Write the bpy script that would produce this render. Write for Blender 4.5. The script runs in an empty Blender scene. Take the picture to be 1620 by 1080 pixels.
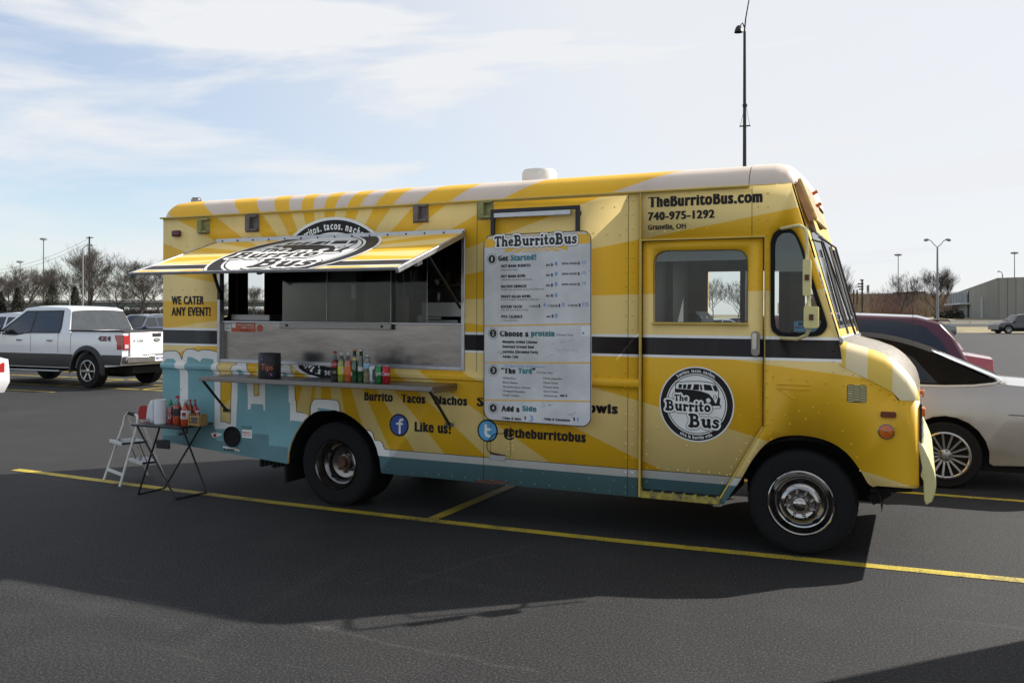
import bpy, bmesh, math, random
from math import sin, cos, pi, radians as rad
from mathutils import Vector, Matrix
from mathutils.geometry import delaunay_2d_cdt, tessellate_polygon
random.seed(11)
S = bpy.context.scene
COL = S.collection
# ------------------------------------------------------------------ camera, light, exposure
FPX, CAMH, CAMD, YAW, HOR = 1400.0, 1.76, 6.7, rad(24.7), 497.0
cam = bpy.data.cameras.new('camera'); cam.sensor_width = 36; cam.lens = FPX / 1620 * 36
cam.shift_y = -(540 - HOR) / 1620; cam.clip_end = 6000; cam.clip_start = .05
camo = bpy.data.objects.new('camera', cam); COL.objects.link(camo)
camo.location = (0, -CAMD, CAMH); camo.rotation_euler = (pi / 2, 0, YAW); S.camera = camo
SUN = Vector((.90, .99, 1.0)).normalized()
EL = math.asin(SUN.z); AZ = math.atan2(SUN.x, SUN.y)
sl = bpy.data.lights.new('sun', 'SUN'); sl.energy = 4.6; sl.angle = rad(.6); sl.color = (1, .95, .87)
so = bpy.data.objects.new('sun', sl); COL.objects.link(so)
so.rotation_euler = (-SUN).to_track_quat('-Z', 'Y').to_euler()
w = bpy.data.worlds.new('World'); S.world = w; w.use_nodes = True
nt = w.node_tree; N = nt.nodes; L = nt.links
bgn = N['Background']; bgn.inputs[1].default_value = .10
sky = N.new('ShaderNodeTexSky'); sky.sky_type = 'NISHITA'; sky.sun_disc = False
sky.sun_elevation = EL; sky.sun_rotation = AZ; sky.air_density = 1.0; sky.dust_density = .6; sky.ozone_density = 2.5
tc = N.new('ShaderNodeTexCoord')
mp = N.new('ShaderNodeMapping'); mp.inputs['Scale'].default_value = (.8, 1.5, 6.5); mp.inputs['Rotation'].default_value = (rad(8), rad(14), rad(20))
nz = N.new('ShaderNodeTexNoise'); nz.inputs['Scale'].default_value = 1.5; nz.inputs['Detail'].default_value = 7; nz.inputs['Roughness'].default_value = .55; nz.inputs['Distortion'].default_value = .5
cr = N.new('ShaderNodeValToRGB'); cr.color_ramp.elements[0].position = .43; cr.color_ramp.elements[1].position = .62
L.new(tc.outputs['Generated'], mp.inputs[0]); L.new(mp.outputs[0], nz.inputs[0]); L.new(nz.outputs[0], cr.inputs[0])
# thin high cloud, denser round the sun's side of the sky
dt = N.new('ShaderNodeVectorMath'); dt.operation = 'DOT_PRODUCT'; dt.inputs[1].default_value = (SUN.x, SUN.y, SUN.z)
L.new(tc.outputs['Generated'], dt.inputs[0])
mr = N.new('ShaderNodeMapRange'); mr.inputs[1].default_value = -.15; mr.inputs[2].default_value = .55; mr.inputs[3].default_value = 0.0; mr.inputs[4].default_value = 1.0
L.new(dt.outputs['Value'], mr.inputs[0])
ml = N.new('ShaderNodeMath'); ml.operation = 'MULTIPLY_ADD'; ml.inputs[1].default_value = .85; ml.inputs[2].default_value = .16; ml.use_clamp = True
L.new(cr.outputs[0], ml.inputs[0])
mx2 = N.new('ShaderNodeMath'); mx2.operation = 'MAXIMUM'; L.new(ml.outputs[0], mx2.inputs[0])
ml3 = N.new('ShaderNodeMath'); ml3.operation = 'MULTIPLY'; ml3.inputs[1].default_value = .93; L.new(mr.outputs[0], ml3.inputs[0]); L.new(ml3.outputs[0], mx2.inputs[1])
sep = N.new('ShaderNodeSeparateXYZ'); L.new(tc.outputs['Generated'], sep.inputs[0])
hz_ = N.new('ShaderNodeMapRange'); hz_.inputs[1].default_value = 0.0; hz_.inputs[2].default_value = .30; hz_.inputs[3].default_value = .55; hz_.inputs[4].default_value = 0.0; L.new(sep.outputs[2], hz_.inputs[0])
mx3 = N.new('ShaderNodeMath'); mx3.operation = 'MAXIMUM'; L.new(mx2.outputs[0], mx3.inputs[0]); L.new(hz_.outputs[0], mx3.inputs[1]); mx2 = mx3
mixc = N.new('ShaderNodeMixRGB'); mixc.inputs[2].default_value = (5.0, 5.1, 5.25, 1)
L.new(mx2.outputs[0], mixc.inputs[0]); L.new(sky.outputs[0], mixc.inputs[1]); L.new(mixc.outputs[0], bgn.inputs[0])
S.view_settings.view_transform = 'Standard'; S.view_settings.look = 'None'; S.view_settings.exposure = 0.78; S.view_settings.gamma = 1
S.view_settings.use_curve_mapping = False
S.render.engine = 'CYCLES'; S.render.resolution_x = 1024; S.render.resolution_y = 682

# ------------------------------------------------------------------ pixel <-> metre helpers (measurements of the photo on real planes)
FW = (-sin(YAW), cos(YAW)); RT = (cos(YAW), sin(YAW))
def ray(px, py):
    o = (px - 810) / FPX; v = (HOR - py) / FPX
    return (FW[0] + RT[0] * o, FW[1] + RT[1] * o, v)
def at_depth(px, py, Z):
    d = ray(px, py); return Vector((d[0] * Z, d[1] * Z - CAMD, CAMH + d[2] * Z))
def at_z(px, py, z):
    d = ray(px, py); t = (z - CAMH) / d[2]; return Vector((d[0] * t, d[1] * t - CAMD, z))
def at_y(px, py, Y):
    d = ray(px, py); t = (Y + CAMD) / d[1]; return Vector((d[0] * t, Y, CAMH + d[2] * t))
RK = rad(.25); PX = -.79
def T(px, py, Y=0):          # truck coordinates (x along the side, z up)
    p = at_y(px, py, Y); dx = p.x - PX
    return (PX + cos(RK) * dx - sin(RK) * p.z, sin(RK) * dx + cos(RK) * p.z)
def to_world(x, y, z):
    dx = x - PX
    return Vector((PX + cos(RK) * dx + sin(RK) * z, y, -sin(RK) * dx + cos(RK) * z))

# ------------------------------------------------------------------ materials
def new_mat(name):
    m = bpy.data.materials.new(name); m.use_nodes = True
    return m, m.node_tree, m.node_tree.nodes['Principled BSDF']
def mat(name, c, rough=.5, metal=0, var=.12, vscale=6, bump=0, bscale=60, coat=0, spec=.5, trans=0, emit=0, c2=None, stretch=None):
    m, t, b = new_mat(name)
    co = t.nodes.new('ShaderNodeTexCoord'); src = co.outputs['Object']
    if stretch:
        mpn = t.nodes.new('ShaderNodeMapping'); mpn.inputs['Scale'].default_value = stretch; t.links.new(src, mpn.inputs[0]); src = mpn.outputs[0]
    n = t.nodes.new('ShaderNodeTexNoise'); n.inputs['Scale'].default_value = vscale; n.inputs['Detail'].default_value = 5; t.links.new(src, n.inputs[0])
    r = t.nodes.new('ShaderNodeValToRGB'); r.color_ramp.elements[0].position = .3; r.color_ramp.elements[1].position = .72
    a = [max(0, v * (1 - var)) for v in c]; z = list(c2) if c2 else [min(1, v * (1 + var)) for v in c]
    r.color_ramp.elements[0].color = (*a, 1); r.color_ramp.elements[1].color = (*z, 1)
    t.links.new(n.outputs[0], r.inputs[0]); t.links.new(r.outputs[0], b.inputs['Base Color'])
    rr = t.nodes.new('ShaderNodeMapRange'); rr.inputs[3].default_value = max(.02, rough * (.8 if coat < 1 else 1)); rr.inputs[4].default_value = min(1, rough * (1.25 if coat < 1 else 1))
    t.links.new(n.outputs[0], rr.inputs[0]); t.links.new(rr.outputs[0], b.inputs['Roughness'])
    b.inputs['Metallic'].default_value = metal; b.inputs['Specular IOR Level'].default_value = spec
    if coat: b.inputs['Coat Weight'].default_value = coat; b.inputs['Coat Roughness'].default_value = .06
    if trans: b.inputs['Transmission Weight'].default_value = trans
    if emit: b.inputs['Emission Color'].default_value = (*c, 1); b.inputs['Emission Strength'].default_value = emit
    if bump:
        n2 = t.nodes.new('ShaderNodeTexNoise'); n2.inputs['Scale'].default_value = bscale; n2.inputs['Detail'].default_value = 3; t.links.new(src, n2.inputs[0])
        bp = t.nodes.new('ShaderNodeBump'); bp.inputs['Strength'].default_value = bump; bp.inputs['Distance'].default_value = .01
        t.links.new(n2.outputs[0], bp.inputs['Height']); t.links.new(bp.outputs[0], b.inputs['Normal'])
    return m
def glass(name, tint=(.75, .8, .8), refl=.05, rough=.02):
    m, t, b = new_mat(name); nd = t.nodes; nd.remove(b)
    tr = nd.new('ShaderNodeBsdfTransparent'); tr.inputs[0].default_value = (*tint, 1)
    gl = nd.new('ShaderNodeBsdfGlossy'); gl.inputs['Roughness'].default_value = rough
    lw = nd.new('ShaderNodeFresnel'); lw.inputs[0].default_value = 1.5
    ad = nd.new('ShaderNodeMath'); ad.operation = 'ADD'; ad.inputs[1].default_value = refl; ad.use_clamp = True
    nn = nd.new('ShaderNodeTexNoise'); nn.inputs['Scale'].default_value = 3
    bp = nd.new('ShaderNodeBump'); bp.inputs['Strength'].default_value = .04
    t.links.new(nn.outputs[0], bp.inputs['Height']); t.links.new(bp.outputs[0], gl.inputs['Normal'])
    mx = nd.new('ShaderNodeMixShader'); t.links.new(lw.outputs[0], ad.inputs[0]); t.links.new(ad.outputs[0], mx.inputs[0])
    t.links.new(tr.outputs[0], mx.inputs[1]); t.links.new(gl.outputs[0], mx.inputs[2]); t.links.new(mx.outputs[0], nd['Material Output'].inputs[0])
    return m
class X:                     # tiny expression builder for shader maths
    def __init__(s, t): s.t = t
    def __call__(s, op, a, b=None, c=None, clamp=False):
        n = s.t.nodes.new('ShaderNodeMath'); n.operation = op; n.use_clamp = clamp
        for i, v in enumerate((a, b, c)):
            if v is None: continue
            if isinstance(v, (int, float)): n.inputs[i].default_value = v
            else: s.t.links.new(v, n.inputs[i])
        return n.outputs[0]
    def mix(s, f, a, b):
        n = s.t.nodes.new('ShaderNodeMixRGB')
        for i, v in enumerate((f, a, b)):
            if isinstance(v, (int, float)): n.inputs[i].default_value = v
            elif isinstance(v, tuple): n.inputs[i].default_value = (*v, 1)
            else: s.t.links.new(v, n.inputs[i])
        return n.outputs[0]
C_DARK = (.82, .46, .018); C_LIGHT = (.86, .64, .24); C_CREAM = (.66, .55, .46); C_BROWN = (.010, .006, .006)
C_WHITE = (.82, .81, .77); C_TEAL = (.19, .40, .43); C_TEALD = (.115, .235, .26)
def art_mat(name, kind='side'):
    m, t, b = new_mat(name); e = X(t)
    uv = t.nodes.new('ShaderNodeUVMap'); uv.uv_map = 'art'
    sp = t.nodes.new('ShaderNodeSeparateXYZ'); t.links.new(uv.outputs[0], sp.inputs[0]); x, z = sp.outputs[0], sp.outputs[1]
    if kind == 'side':
        a = e('ARCTAN2', e('SUBTRACT', z, 1.843), e('SUBTRACT', x, -4.995))
        a = e('ADD', a, e('MULTIPLY', e('LESS_THAN', a, -1.7), 2 * pi))
        up = e('GREATER_THAN', a, .0227)
        wd = e('ADD', .1365, e('MULTIPLY', up, .0047))
        k = e('FLOOR', e('DIVIDE', e('SUBTRACT', a, .0227), wd))
        par = e('FLOORED_MODULO', k, 2.0)
        light = e('GREATER_THAN', par, .5)
        cove = e('GREATER_THAN', z, 2.718)
        lc = e.mix(cove, C_LIGHT, C_CREAM)
        col = e.mix(light, C_DARK, lc)
        def band(lo, hi): return e('MULTIPLY', e('GREATER_THAN', z, lo), e('LESS_THAN', z, hi))
        st = e('LESS_THAN', x, -.50)
        col = e.mix(e('MULTIPLY', st, band(1.421, 1.597)), col, C_WHITE)
        col = e.mix(e('MULTIPLY', st, band(1.441, 1.575)), col, C_BROWN)
        lo = e('GREATER_THAN', x, -4.6); lo2 = e('MULTIPLY', lo, e('LESS_THAN', x, -1.0))
        col = e.mix(e('MULTIPLY', lo2, band(0, .544)), col, C_BROWN)
        col = e.mix(e('MULTIPLY', lo2, band(0, .539)), col, C_WHITE)
        col = e.mix(e('MULTIPLY', lo2, band(0, .478)), col, C_TEALD)
    elif kind == 'hood':
        par = e('ADD', e('MULTIPLY', e('GREATER_THAN', x, -.48), e('LESS_THAN', x, -.335)), e('MULTIPLY', e('GREATER_THAN', x, -.175), e('LESS_THAN', x, -.02)))
        col = e.mix(par, (.74, .50, .08), (.76, .64, .38))
    elif kind == 'plainyellow':
        col = e.mix(0.0, (.68, .48, .09), (.68, .48, .09))
    co = t.nodes.new('ShaderNodeTexCoord')
    n = t.nodes.new('ShaderNodeTexNoise'); n.inputs['Scale'].default_value = 1.3; n.inputs['Detail'].default_value = 8; n.inputs['Roughness'].default_value = .65
    mpn = t.nodes.new('ShaderNodeMapping'); mpn.inputs['Scale'].default_value = (2.2, 2.2, .5); t.links.new(co.outputs['Object'], mpn.inputs[0]); t.links.new(mpn.outputs[0], n.inputs[0])
    grime = e('MULTIPLY', e('SUBTRACT', n.outputs[0], .50, clamp=True), .55, clamp=True)
    col = e.mix(grime, col, (.20, .17, .12))
    # road dirt thrown up the lowest part of the body and small chips
    n4 = t.nodes.new('ShaderNodeTexNoise'); n4.inputs['Scale'].default_value = 5; n4.inputs['Detail'].default_value = 6; t.links.new(co.outputs['Object'], n4.inputs[0])
    low = e('MULTIPLY', e('MULTIPLY', e('SUBTRACT', .62, z, clamp=True), .9), e('SUBTRACT', n4.outputs[0], .25, clamp=True), clamp=True)
    col = e.mix(low, col, (.12, .10, .08))
    n3 = t.nodes.new('ShaderNodeTexNoise'); n3.inputs['Scale'].default_value = 38; n3.inputs['Detail'].default_value = 2; t.links.new(co.outputs['Object'], n3.inputs[0])
    spk = e('GREATER_THAN', n3.outputs[0], .765)
    col = e.mix(e('MULTIPLY', spk, .55), col, (.13, .10, .07))
    t.links.new(col, b.inputs['Base Color'])
    rg = e('ADD', .36, e('MULTIPLY', n.outputs[0], .22)); t.links.new(rg, b.inputs['Roughness']); b.inputs['Specular IOR Level'].default_value = .3
    b.inputs['Coat Weight'].default_value = .08; b.inputs['Coat Roughness'].default_value = .15
    nb = t.nodes.new('ShaderNodeTexNoise'); nb.inputs['Scale'].default_value = 2.0; nb.inputs['Detail'].default_value = 2; t.links.new(co.outputs['Object'], nb.inputs[0])
    bp = t.nodes.new('ShaderNodeBump'); bp.inputs['Strength'].default_value = .16; bp.inputs['Distance'].default_value = .05
    t.links.new(nb.outputs[0], bp.inputs['Height']); t.links.new(bp.outputs[0], b.inputs['Normal'])
    return m
M = {}
M['art'] = art_mat('painted sunburst body'); M['hoodart'] = art_mat('painted hood', 'hood'); M['yellow'] = art_mat('plain yellow body', 'plainyellow')
M['white'] = mat('white vinyl', C_WHITE, .4, var=.06); M['black'] = mat('black vinyl', (.014, .011, .012), .45, var=.3, spec=.25)
M['teal'] = mat('teal vinyl', C_TEAL, .38, var=.10, vscale=3); M['teald'] = mat('dark teal vinyl', C_TEALD, .4, var=.12, vscale=3)
M['mustard'] = mat('mustard vinyl', C_DARK, .4, var=.06)
M['signteal'] = mat('teal print', (.06, .22, .25), .5); M['signblack'] = mat('black print', (.016, .016, .018), .5)
M['marker'] = mat('blue marker pen', (.12, .30, .62), .5)
M['fbblue'] = mat('blue badge', (.03, .075, .33), .4); M['twblue'] = mat('sky blue badge', (.09, .37, .66), .4)
M['steel'] = mat('brushed stainless', (.25, .235, .23), .34, .9, var=.10, vscale=5, stretch=(.6, 1, 7), bump=.05, bscale=30)
M['alu'] = mat('aluminium trim', (.48, .48, .49), .38, .85, var=.12, vscale=12)
M['chrome'] = mat('chrome', (.38, .36, .34), .13, 1, var=.1, vscale=9); M['dullchrome'] = mat('dull chrome', (.22, .21, .20), .22, 1, var=.3, vscale=5)
M['wood0'] = mat('cardboard', (.22, .14, .07), .8, var=.2)
M['bracketgrey'] = mat('weathered grey bracket', (.15, .13, .13), .6, .3, var=.3, vscale=15)
M['panelsteel'] = mat('wavy stainless sheet', (.27, .25, .245), .22, .92, var=.16, vscale=2.2, bump=.25, bscale=2.2, stretch=(1, 1, 2.2))
M['rust'] = mat('rusty iron', (.11, .05, .03), .8, .2, var=.5, vscale=20)
M['rubber'] = mat('tyre rubber', (.0075, .0075, .008), .8, var=.25, vscale=14, spec=.3, bump=.3, bscale=90)
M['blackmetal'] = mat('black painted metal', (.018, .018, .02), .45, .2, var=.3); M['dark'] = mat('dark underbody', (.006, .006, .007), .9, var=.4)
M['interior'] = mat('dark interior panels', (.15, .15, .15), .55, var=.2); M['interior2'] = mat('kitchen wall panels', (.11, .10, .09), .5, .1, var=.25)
M['glass'] = glass('clear window glass', (.84, .88, .88), .0); M['slideglass'] = glass('kitchen sliding glass', (.70, .72, .72), -.026, .05)
M['tint'] = mat('tinted car glass', (.012, .014, .017), .06, 0, var=.1, spec=.8)
M['tint2'] = mat('grey tinted glass', (.045, .05, .055), .07, 0, var=.15, spec=.8)
M['cabtint'] = glass('cab sun shade band', (.36, .40, .40), .06)
M['cream'] = mat('cream paint', (.66, .58, .30), .35, var=.08); M['mirrorglass'] = mat('mirror back', (.62, .54, .22), .25, .1, var=.1, coat=.5)
M['bumperyellow'] = mat('peeling yellow bumper', (.70, .62, .22), .45, var=.12, vscale=4, c2=(.75, .72, .45))
M['olive'] = mat('green primed bracket', (.30, .31, .09), .6, var=.35, vscale=20, c2=(.36, .34, .16))
M['amber'] = mat('amber lens', (.60, .13, .01), .2, var=.12, vscale=40, coat=.5); M['brownlens'] = mat('faded brown lens', (.16, .035, .012), .2, var=.3, coat=.5)
M['redlens'] = mat('red lens', (.35, .012, .012), .15, var=.2, vscale=30, coat=.6); M['darkred'] = mat('faded dark red lens', (.10, .008, .01), .3, var=.3, vscale=30); M['clearlens'] = mat('clear lens', (.5, .5, .5), .12, .3, var=.2)
M['visor'] = mat('weathered orange visor', (.50, .27, .12), .6, var=.35, vscale=8, trans=.25)
M['orange'] = mat('orange sticker', (.55, .09, .03), .45, var=.15); M['plasticwhite'] = mat('white plastic', (.60, .61, .62), .5, var=.08)
M['tubewhite'] = mat('white painted tube', (.62, .62, .60), .4, var=.08, vscale=20)
M['carwhite'] = mat('white car paint', (.70, .71, .73), .2, var=.03, coat=1); M['carsilver'] = mat('champagne car paint', (.40, .375, .355), .30, .35, var=.03, coat=1)
M['carmaroon'] = mat('maroon car paint', (.075, .008, .018), .22, .3, var=.05, coat=1); M['carred'] = mat('red car paint', (.42, .035, .05), .22, .2, var=.05, coat=1)
M['carblack'] = mat('black car paint', (.012, .013, .017), .18, .2, var=.1, coat=1); M['carblue'] = mat('dark blue car paint', (.018, .028, .055), .2, .3, var=.1, coat=1)
M['cargrey'] = mat('grey car paint', (.16, .17, .18), .25, .4, var=.05, coat=1); M['vinyltop'] = mat('black vinyl roof', (.013, .012, .011), .95, var=.2, spec=.04, bump=.2, bscale=300)
M['cladding'] = mat('black plastic cladding', (.02, .02, .021), .6, var=.15); M['greylower'] = mat('dark grey lower paint', (.045, .043, .042), .3, .3, var=.1, coat=.8)
M['alloy'] = mat('alloy wheel', (.46, .44, .42), .25, .85, var=.06)
def simple_bark(name, c): return mat(name, c, .95, var=.35, vscale=3)
M['bark'] = simple_bark('winter bark', (.050, .042, .036)); M['twig'] = simple_bark('winter twigs', (.062, .052, .046)); M['twigred'] = simple_bark('reddish twigs', (.19, .12, .095))

# ------------------------------------------------------------------ mesh helpers
class MB:
    def __init__(s): s.v = []; s.f = []
    def add(s, vs, fs):
        o = len(s.v); s.v += [tuple(v) for v in vs]; s.f += [tuple(i + o for i in f) for f in fs]; return s
    def box(s, x0, x1, y0, y1, z0, z1):
        return s.add([(x, y, z) for x in (x0, x1) for y in (y0, y1) for z in (z0, z1)],
                     [(0, 1, 3, 2), (4, 6, 7, 5), (0, 4, 5, 1), (2, 3, 7, 6), (0, 2, 6, 4), (1, 5, 7, 3)])
    def bar(s, p, q, w, h=None, up=(0, 0, 1)):
        p, q = Vector(p), Vector(q); h = h or w; d = (q - p).normalized(); u = Vector(up)
        if abs(d.dot(u)) > .95: u = Vector((0, 1, 0))
        a = d.cross(u).normalized() * w / 2; b = a.cross(d).normalized() * h / 2
        return s.add([p - a - b, p + a - b, p + a + b, p - a + b, q - a - b, q + a - b, q + a + b, q - a + b],
                     [(0, 1, 2, 3), (7, 6, 5, 4), (0, 4, 5, 1), (1, 5, 6, 2), (2, 6, 7, 3), (3, 7, 4, 0)])
    def tube(s, pts, r, n=8, caps=True):
        pts = [Vector(p) for p in pts]; rs = r if isinstance(r, (list, tuple)) else [r] * len(pts); o = len(s.v); ref = None
        for i, p in enumerate(pts):
            d = (pts[min(i + 1, len(pts) - 1)] - pts[max(i - 1, 0)]).normalized()
            if ref is None: ref = d.orthogonal().normalized()
            a = (ref - d * ref.dot(d)); a = a.normalized() if a.length > 1e-5 else d.orthogonal().normalized(); ref = a; b = d.cross(a)
            for k in range(n):
                t = 2 * pi * k / n; s.v.append(tuple(p + (a * cos(t) + b * sin(t)) * rs[i]))
        for i in range(len(pts) - 1):
            for k in range(n):
                k2 = (k + 1) % n; s.f.append((o + i * n + k, o + i * n + k2, o + (i + 1) * n + k2, o + (i + 1) * n + k))
        if caps: s.f.append(tuple(o + k for k in range(n))[::-1]); s.f.append(tuple(o + (len(pts) - 1) * n + k for k in range(n)))
        return s
    def lathe(s, prof, c, axis='z', n=24, a0=0, a1=2 * pi):
        o = len(s.v); full = abs(a1 - a0 - 2 * pi) < 1e-6; m = n if full else n + 1
        for r, h in prof:
            for k in range(m):
                t = a0 + (a1 - a0) * k / n; p = (r * cos(t), r * sin(t), h)
                if axis == 'y': p = (p[0], p[2], p[1])
                elif axis == 'x': p = (p[2], p[0], p[1])
                s.v.append((c[0] + p[0], c[1] + p[1], c[2] + p[2]))
        for i in range(len(prof) - 1):
            for k in range(n):
                k2 = (k + 1) % m
                if not full and k + 1 >= m: continue
                s.f.append((o + i * m + k, o + i * m + k2, o + (i + 1) * m + k2, o + (i + 1) * m + k))
        return s
    def prism(s, poly, y0, y1):          # poly in (x,z), thickness in y
        n = len(poly); t = tessellate_polygon([[Vector((p[0], p[1], 0)) for p in poly]])
        vs = [(x, y0, z) for x, z in poly] + [(x, y1, z) for x, z in poly]
        fs = [tuple(a) for a in t] + [tuple(i + n for i in a) for a in t] + [(i, (i + 1) % n, (i + 1) % n + n, i + n) for i in range(n)]
        return s.add(vs, fs)
    def loft(s, rings, closed=False):
        o = len(s.v); m = len(rings[0])
        for r in rings: s.v += [tuple(p) for p in r]
        for i in range(len(rings) - 1):
            for k in range(m if closed else m - 1):
                k2 = (k + 1) % m; s.f.append((o + i * m + k, o + i * m + k2, o + (i + 1) * m + k2, o + (i + 1) * m + k))
        return s
def mesh_of(mb, name, fix=True):
    me = bpy.data.meshes.new(name); me.from_pydata([tuple(v) for v in mb.v], [], mb.f)
    if fix:
        bm = bmesh.new(); bm.from_mesh(me); bmesh.ops.recalc_face_normals(bm, faces=bm.faces); bm.to_mesh(me); bm.free()
    return me
def smooth(me, ang=35):
    me.shade_smooth()
    try: me.set_sharp_from_angle(angle=rad(ang))
    except Exception: pass
def part(name, mb, material, parent=None, bevel=0, sm=True, ang=35, label=None, kind=None, fix=True, art=False, segs=2):
    me = mb if isinstance(mb, bpy.types.Mesh) else mesh_of(mb, name, fix)
    if art:
        uv = me.uv_layers.new(name='art')
        for l in me.loops: v = me.vertices[l.vertex_index].co; uv.data[l.index].uv = (v.x, v.z)
    if sm: smooth(me, ang)
    me.materials.append(M[material] if isinstance(material, str) else material)
    o = bpy.data.objects.new(name, me); COL.objects.link(o)
    if parent is not None:
        o.parent = parent
        if parent.get('_off') is not None: o.location = (-parent['_off'], 0, 0)
    if bevel:
        md = o.modifiers.new('bevel', 'BEVEL'); md.width = bevel; md.segments = segs; md.limit_method = 'ANGLE'; md.angle_limit = rad(40)
    if label: o['label'] = label
    if kind: o['kind'] = kind
    return o
def thing(name, label, cat, loc=(0, 0, 0), rz=0, group=None):
    o = bpy.data.objects.new(name, None); COL.objects.link(o); o.location = loc; o.rotation_euler = (0, 0, rz); o.empty_display_size = .2
    o['label'] = label; o['category'] = cat
    if group: o['group'] = group
    return o
def tag(o, label, cat, group=None):
    o['label'] = label; o['category'] = cat
    if group: o['group'] = group
    return o
def structure(name, mb, material, **k):
    o = part(name, mb, material, **k); o['kind'] = 'structure'; return o
def dup(o, loc, rz=None, label=None, parent=None, scale=None):
    c = o.copy(); COL.objects.link(c)
    if parent is None:
        c.location = loc
        if rz is not None: c.rotation_euler = (0, 0, rz)
        if label: c['label'] = label
        if scale: c.scale = (scale,) * 3 if not isinstance(scale, tuple) else scale
    else: c.parent = parent
    for ch in o.children: dup(ch, None, parent=c)
    return c
# flat shapes -----------------------------------------------------------------
def cdt(outlines, holes=()):
    """triangles of the union of outlines minus holes; 2D lists"""
    vs = []; fs = []
    for p in list(outlines) + list(holes):
        if sum(p[i - 1][0] * p[i][1] - p[i][0] * p[i - 1][1] for i in range(len(p))) < 0: p = list(p)[::-1]
        o = len(vs); vs += [Vector((a, b)) for a, b in p]; fs.append(list(range(o, len(vs))))
    no = len(outlines)
    r = delaunay_2d_cdt(vs, [], fs, 0, 1e-6, True)
    V, F, orig = r[0], r[2], r[5]
    keep = [f for f, o in zip(F, orig) if any(i < no for i in o) and not any(i >= no for i in o)]
    return [(v.x, v.y) for v in V], keep
def flat_mesh(polys, holes=(), xc=(), zc=(), fn=None, y=0, name='sheet', clip=None):
    V, F = cdt(polys, holes)
    bm = bmesh.new(); bv = [bm.verts.new((a, 0, b)) for a, b in V]
    for f in F:
        try: bm.faces.new([bv[i] for i in f])
        except ValueError: pass
    for x in xc: bmesh.ops.bisect_plane(bm, geom=bm.verts[:] + bm.edges[:] + bm.faces[:], plane_co=(x, 0, 0), plane_no=(1, 0, 0), dist=1e-6)
    for z in zc: bmesh.ops.bisect_plane(bm, geom=bm.verts[:] + bm.edges[:] + bm.faces[:], plane_co=(0, 0, z), plane_no=(0, 0, 1), dist=1e-6)
    if clip:
        for z, sgn in clip: bmesh.ops.bisect_plane(bm, geom=bm.verts[:] + bm.edges[:] + bm.faces[:], plane_co=(0, 0, z), plane_no=(0, 0, sgn), dist=1e-6, clear_inner=True)
    me = bpy.data.meshes.new(name)
    loose = [v for v in bm.verts if not v.link_faces]
    if loose: bmesh.ops.delete(bm, geom=loose, context='VERTS')
    bmesh.ops.recalc_face_normals(bm, faces=bm.faces)
    # make normals face -y
    if bm.faces:
        bm.faces.ensure_lookup_table()
        for f in bm.faces: f.normal_update()
        for f in bm.faces:
            if f.normal.y > 0: f.normal_flip()
    uvl = bm.loops.layers.uv.new('art')
    for f in bm.faces:
        for l in f.loops: l[uvl].uv = (l.vert.co.x, l.vert.co.z)
    for v in bm.verts:
        v.co = Vector(fn(v.co.x, v.co.z)) if fn else Vector((v.co.x, y, v.co.z))
    bm.to_mesh(me); bm.free()
    return me
def circ(cx, cz, r, n=40, a0=0, a1=2 * pi, rz=None):
    rz = rz or r
    return [(cx + r * cos(a0 + (a1 - a0) * k / n), cz + rz * sin(a0 + (a1 - a0) * k / n)) for k in range(n)]
def rrect(x0, x1, z0, z1, r, n=5):
    P = []
    for cx, cz, a in ((x1 - r, z1 - r, 0), (x0 + r, z1 - r, pi / 2), (x0 + r, z0 + r, pi), (x1 - r, z0 + r, 3 * pi / 2)):
        for k in range(n + 1): P.append((cx + r * cos(a + pi / 2 * k / n), cz + r * sin(a + pi / 2 * k / n)))
    return P
def strokes(pts, w, n=8):     # list of convex polys covering a thick polyline
    out = []
    ws = w if isinstance(w, (list, tuple)) else [w] * len(pts)
    for i, (x, z) in enumerate(pts): out.append(circ(x, z, ws[i] / 2, n))
    for i in range(len(pts) - 1):
        (a, b), (c, d) = pts[i], pts[i + 1]; l = math.hypot(c - a, d - b)
        if l < 1e-6: continue
        nx, nz = -(d - b) / l, (c - a) / l; p, q = ws[i] / 2, ws[i + 1] / 2
        out.append([(a - nx * p, b - nz * p), (c - nx * q, d - nz * q), (c + nx * q, d + nz * q), (a + nx * p, b + nz * p)])
    return out
# text ------------------------------------------------------------------------
_tcache = {}
def text_tris(s, bold):
    k_ = (s, bold)
    if k_ in _tcache: return _tcache[k_]
    cu = bpy.data.curves.new('t', 'FONT'); cu.body = s; cu.size = 1; cu.offset = min(bold, .03) * .7; cu.resolution_u = 3
    if bold > .01: cu.space_character = 1.0 + bold * (5 if bold > .025 else 3.5)
    o = bpy.data.objects.new('t', cu); COL.objects.link(o)
    dg = bpy.context.evaluated_depsgraph_get(); me = o.evaluated_get(dg).to_mesh()
    V = [(v.co.x, v.co.y) for v in me.vertices]; F = [tuple(p.vertices) for p in me.polygons]
    o.evaluated_get(dg).to_mesh_clear(); bpy.data.objects.remove(o); bpy.data.curves.remove(cu)
    if bold > .01:        # heavier stems: shifted copies laid a hair's breadth apart
        V0, F0 = V, F; V = []; F = []; d = bold * (1.45 if bold > .025 else 1.0)
        for k, dx in enumerate((0, -d, d, -d / 2, d / 2)):
            o_ = len(V); V += [(x + dx, y, k) for x, y in V0]; F += [tuple(i + o_ for i in f) for f in F0]
    else: V = [(x, y, 0) for x, y in V]
    _tcache[k_] = (V, F); return V, F
def _ink(ch): return max(v[1] for v in text_tris(ch, 0)[0])
_CAP = None
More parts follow.
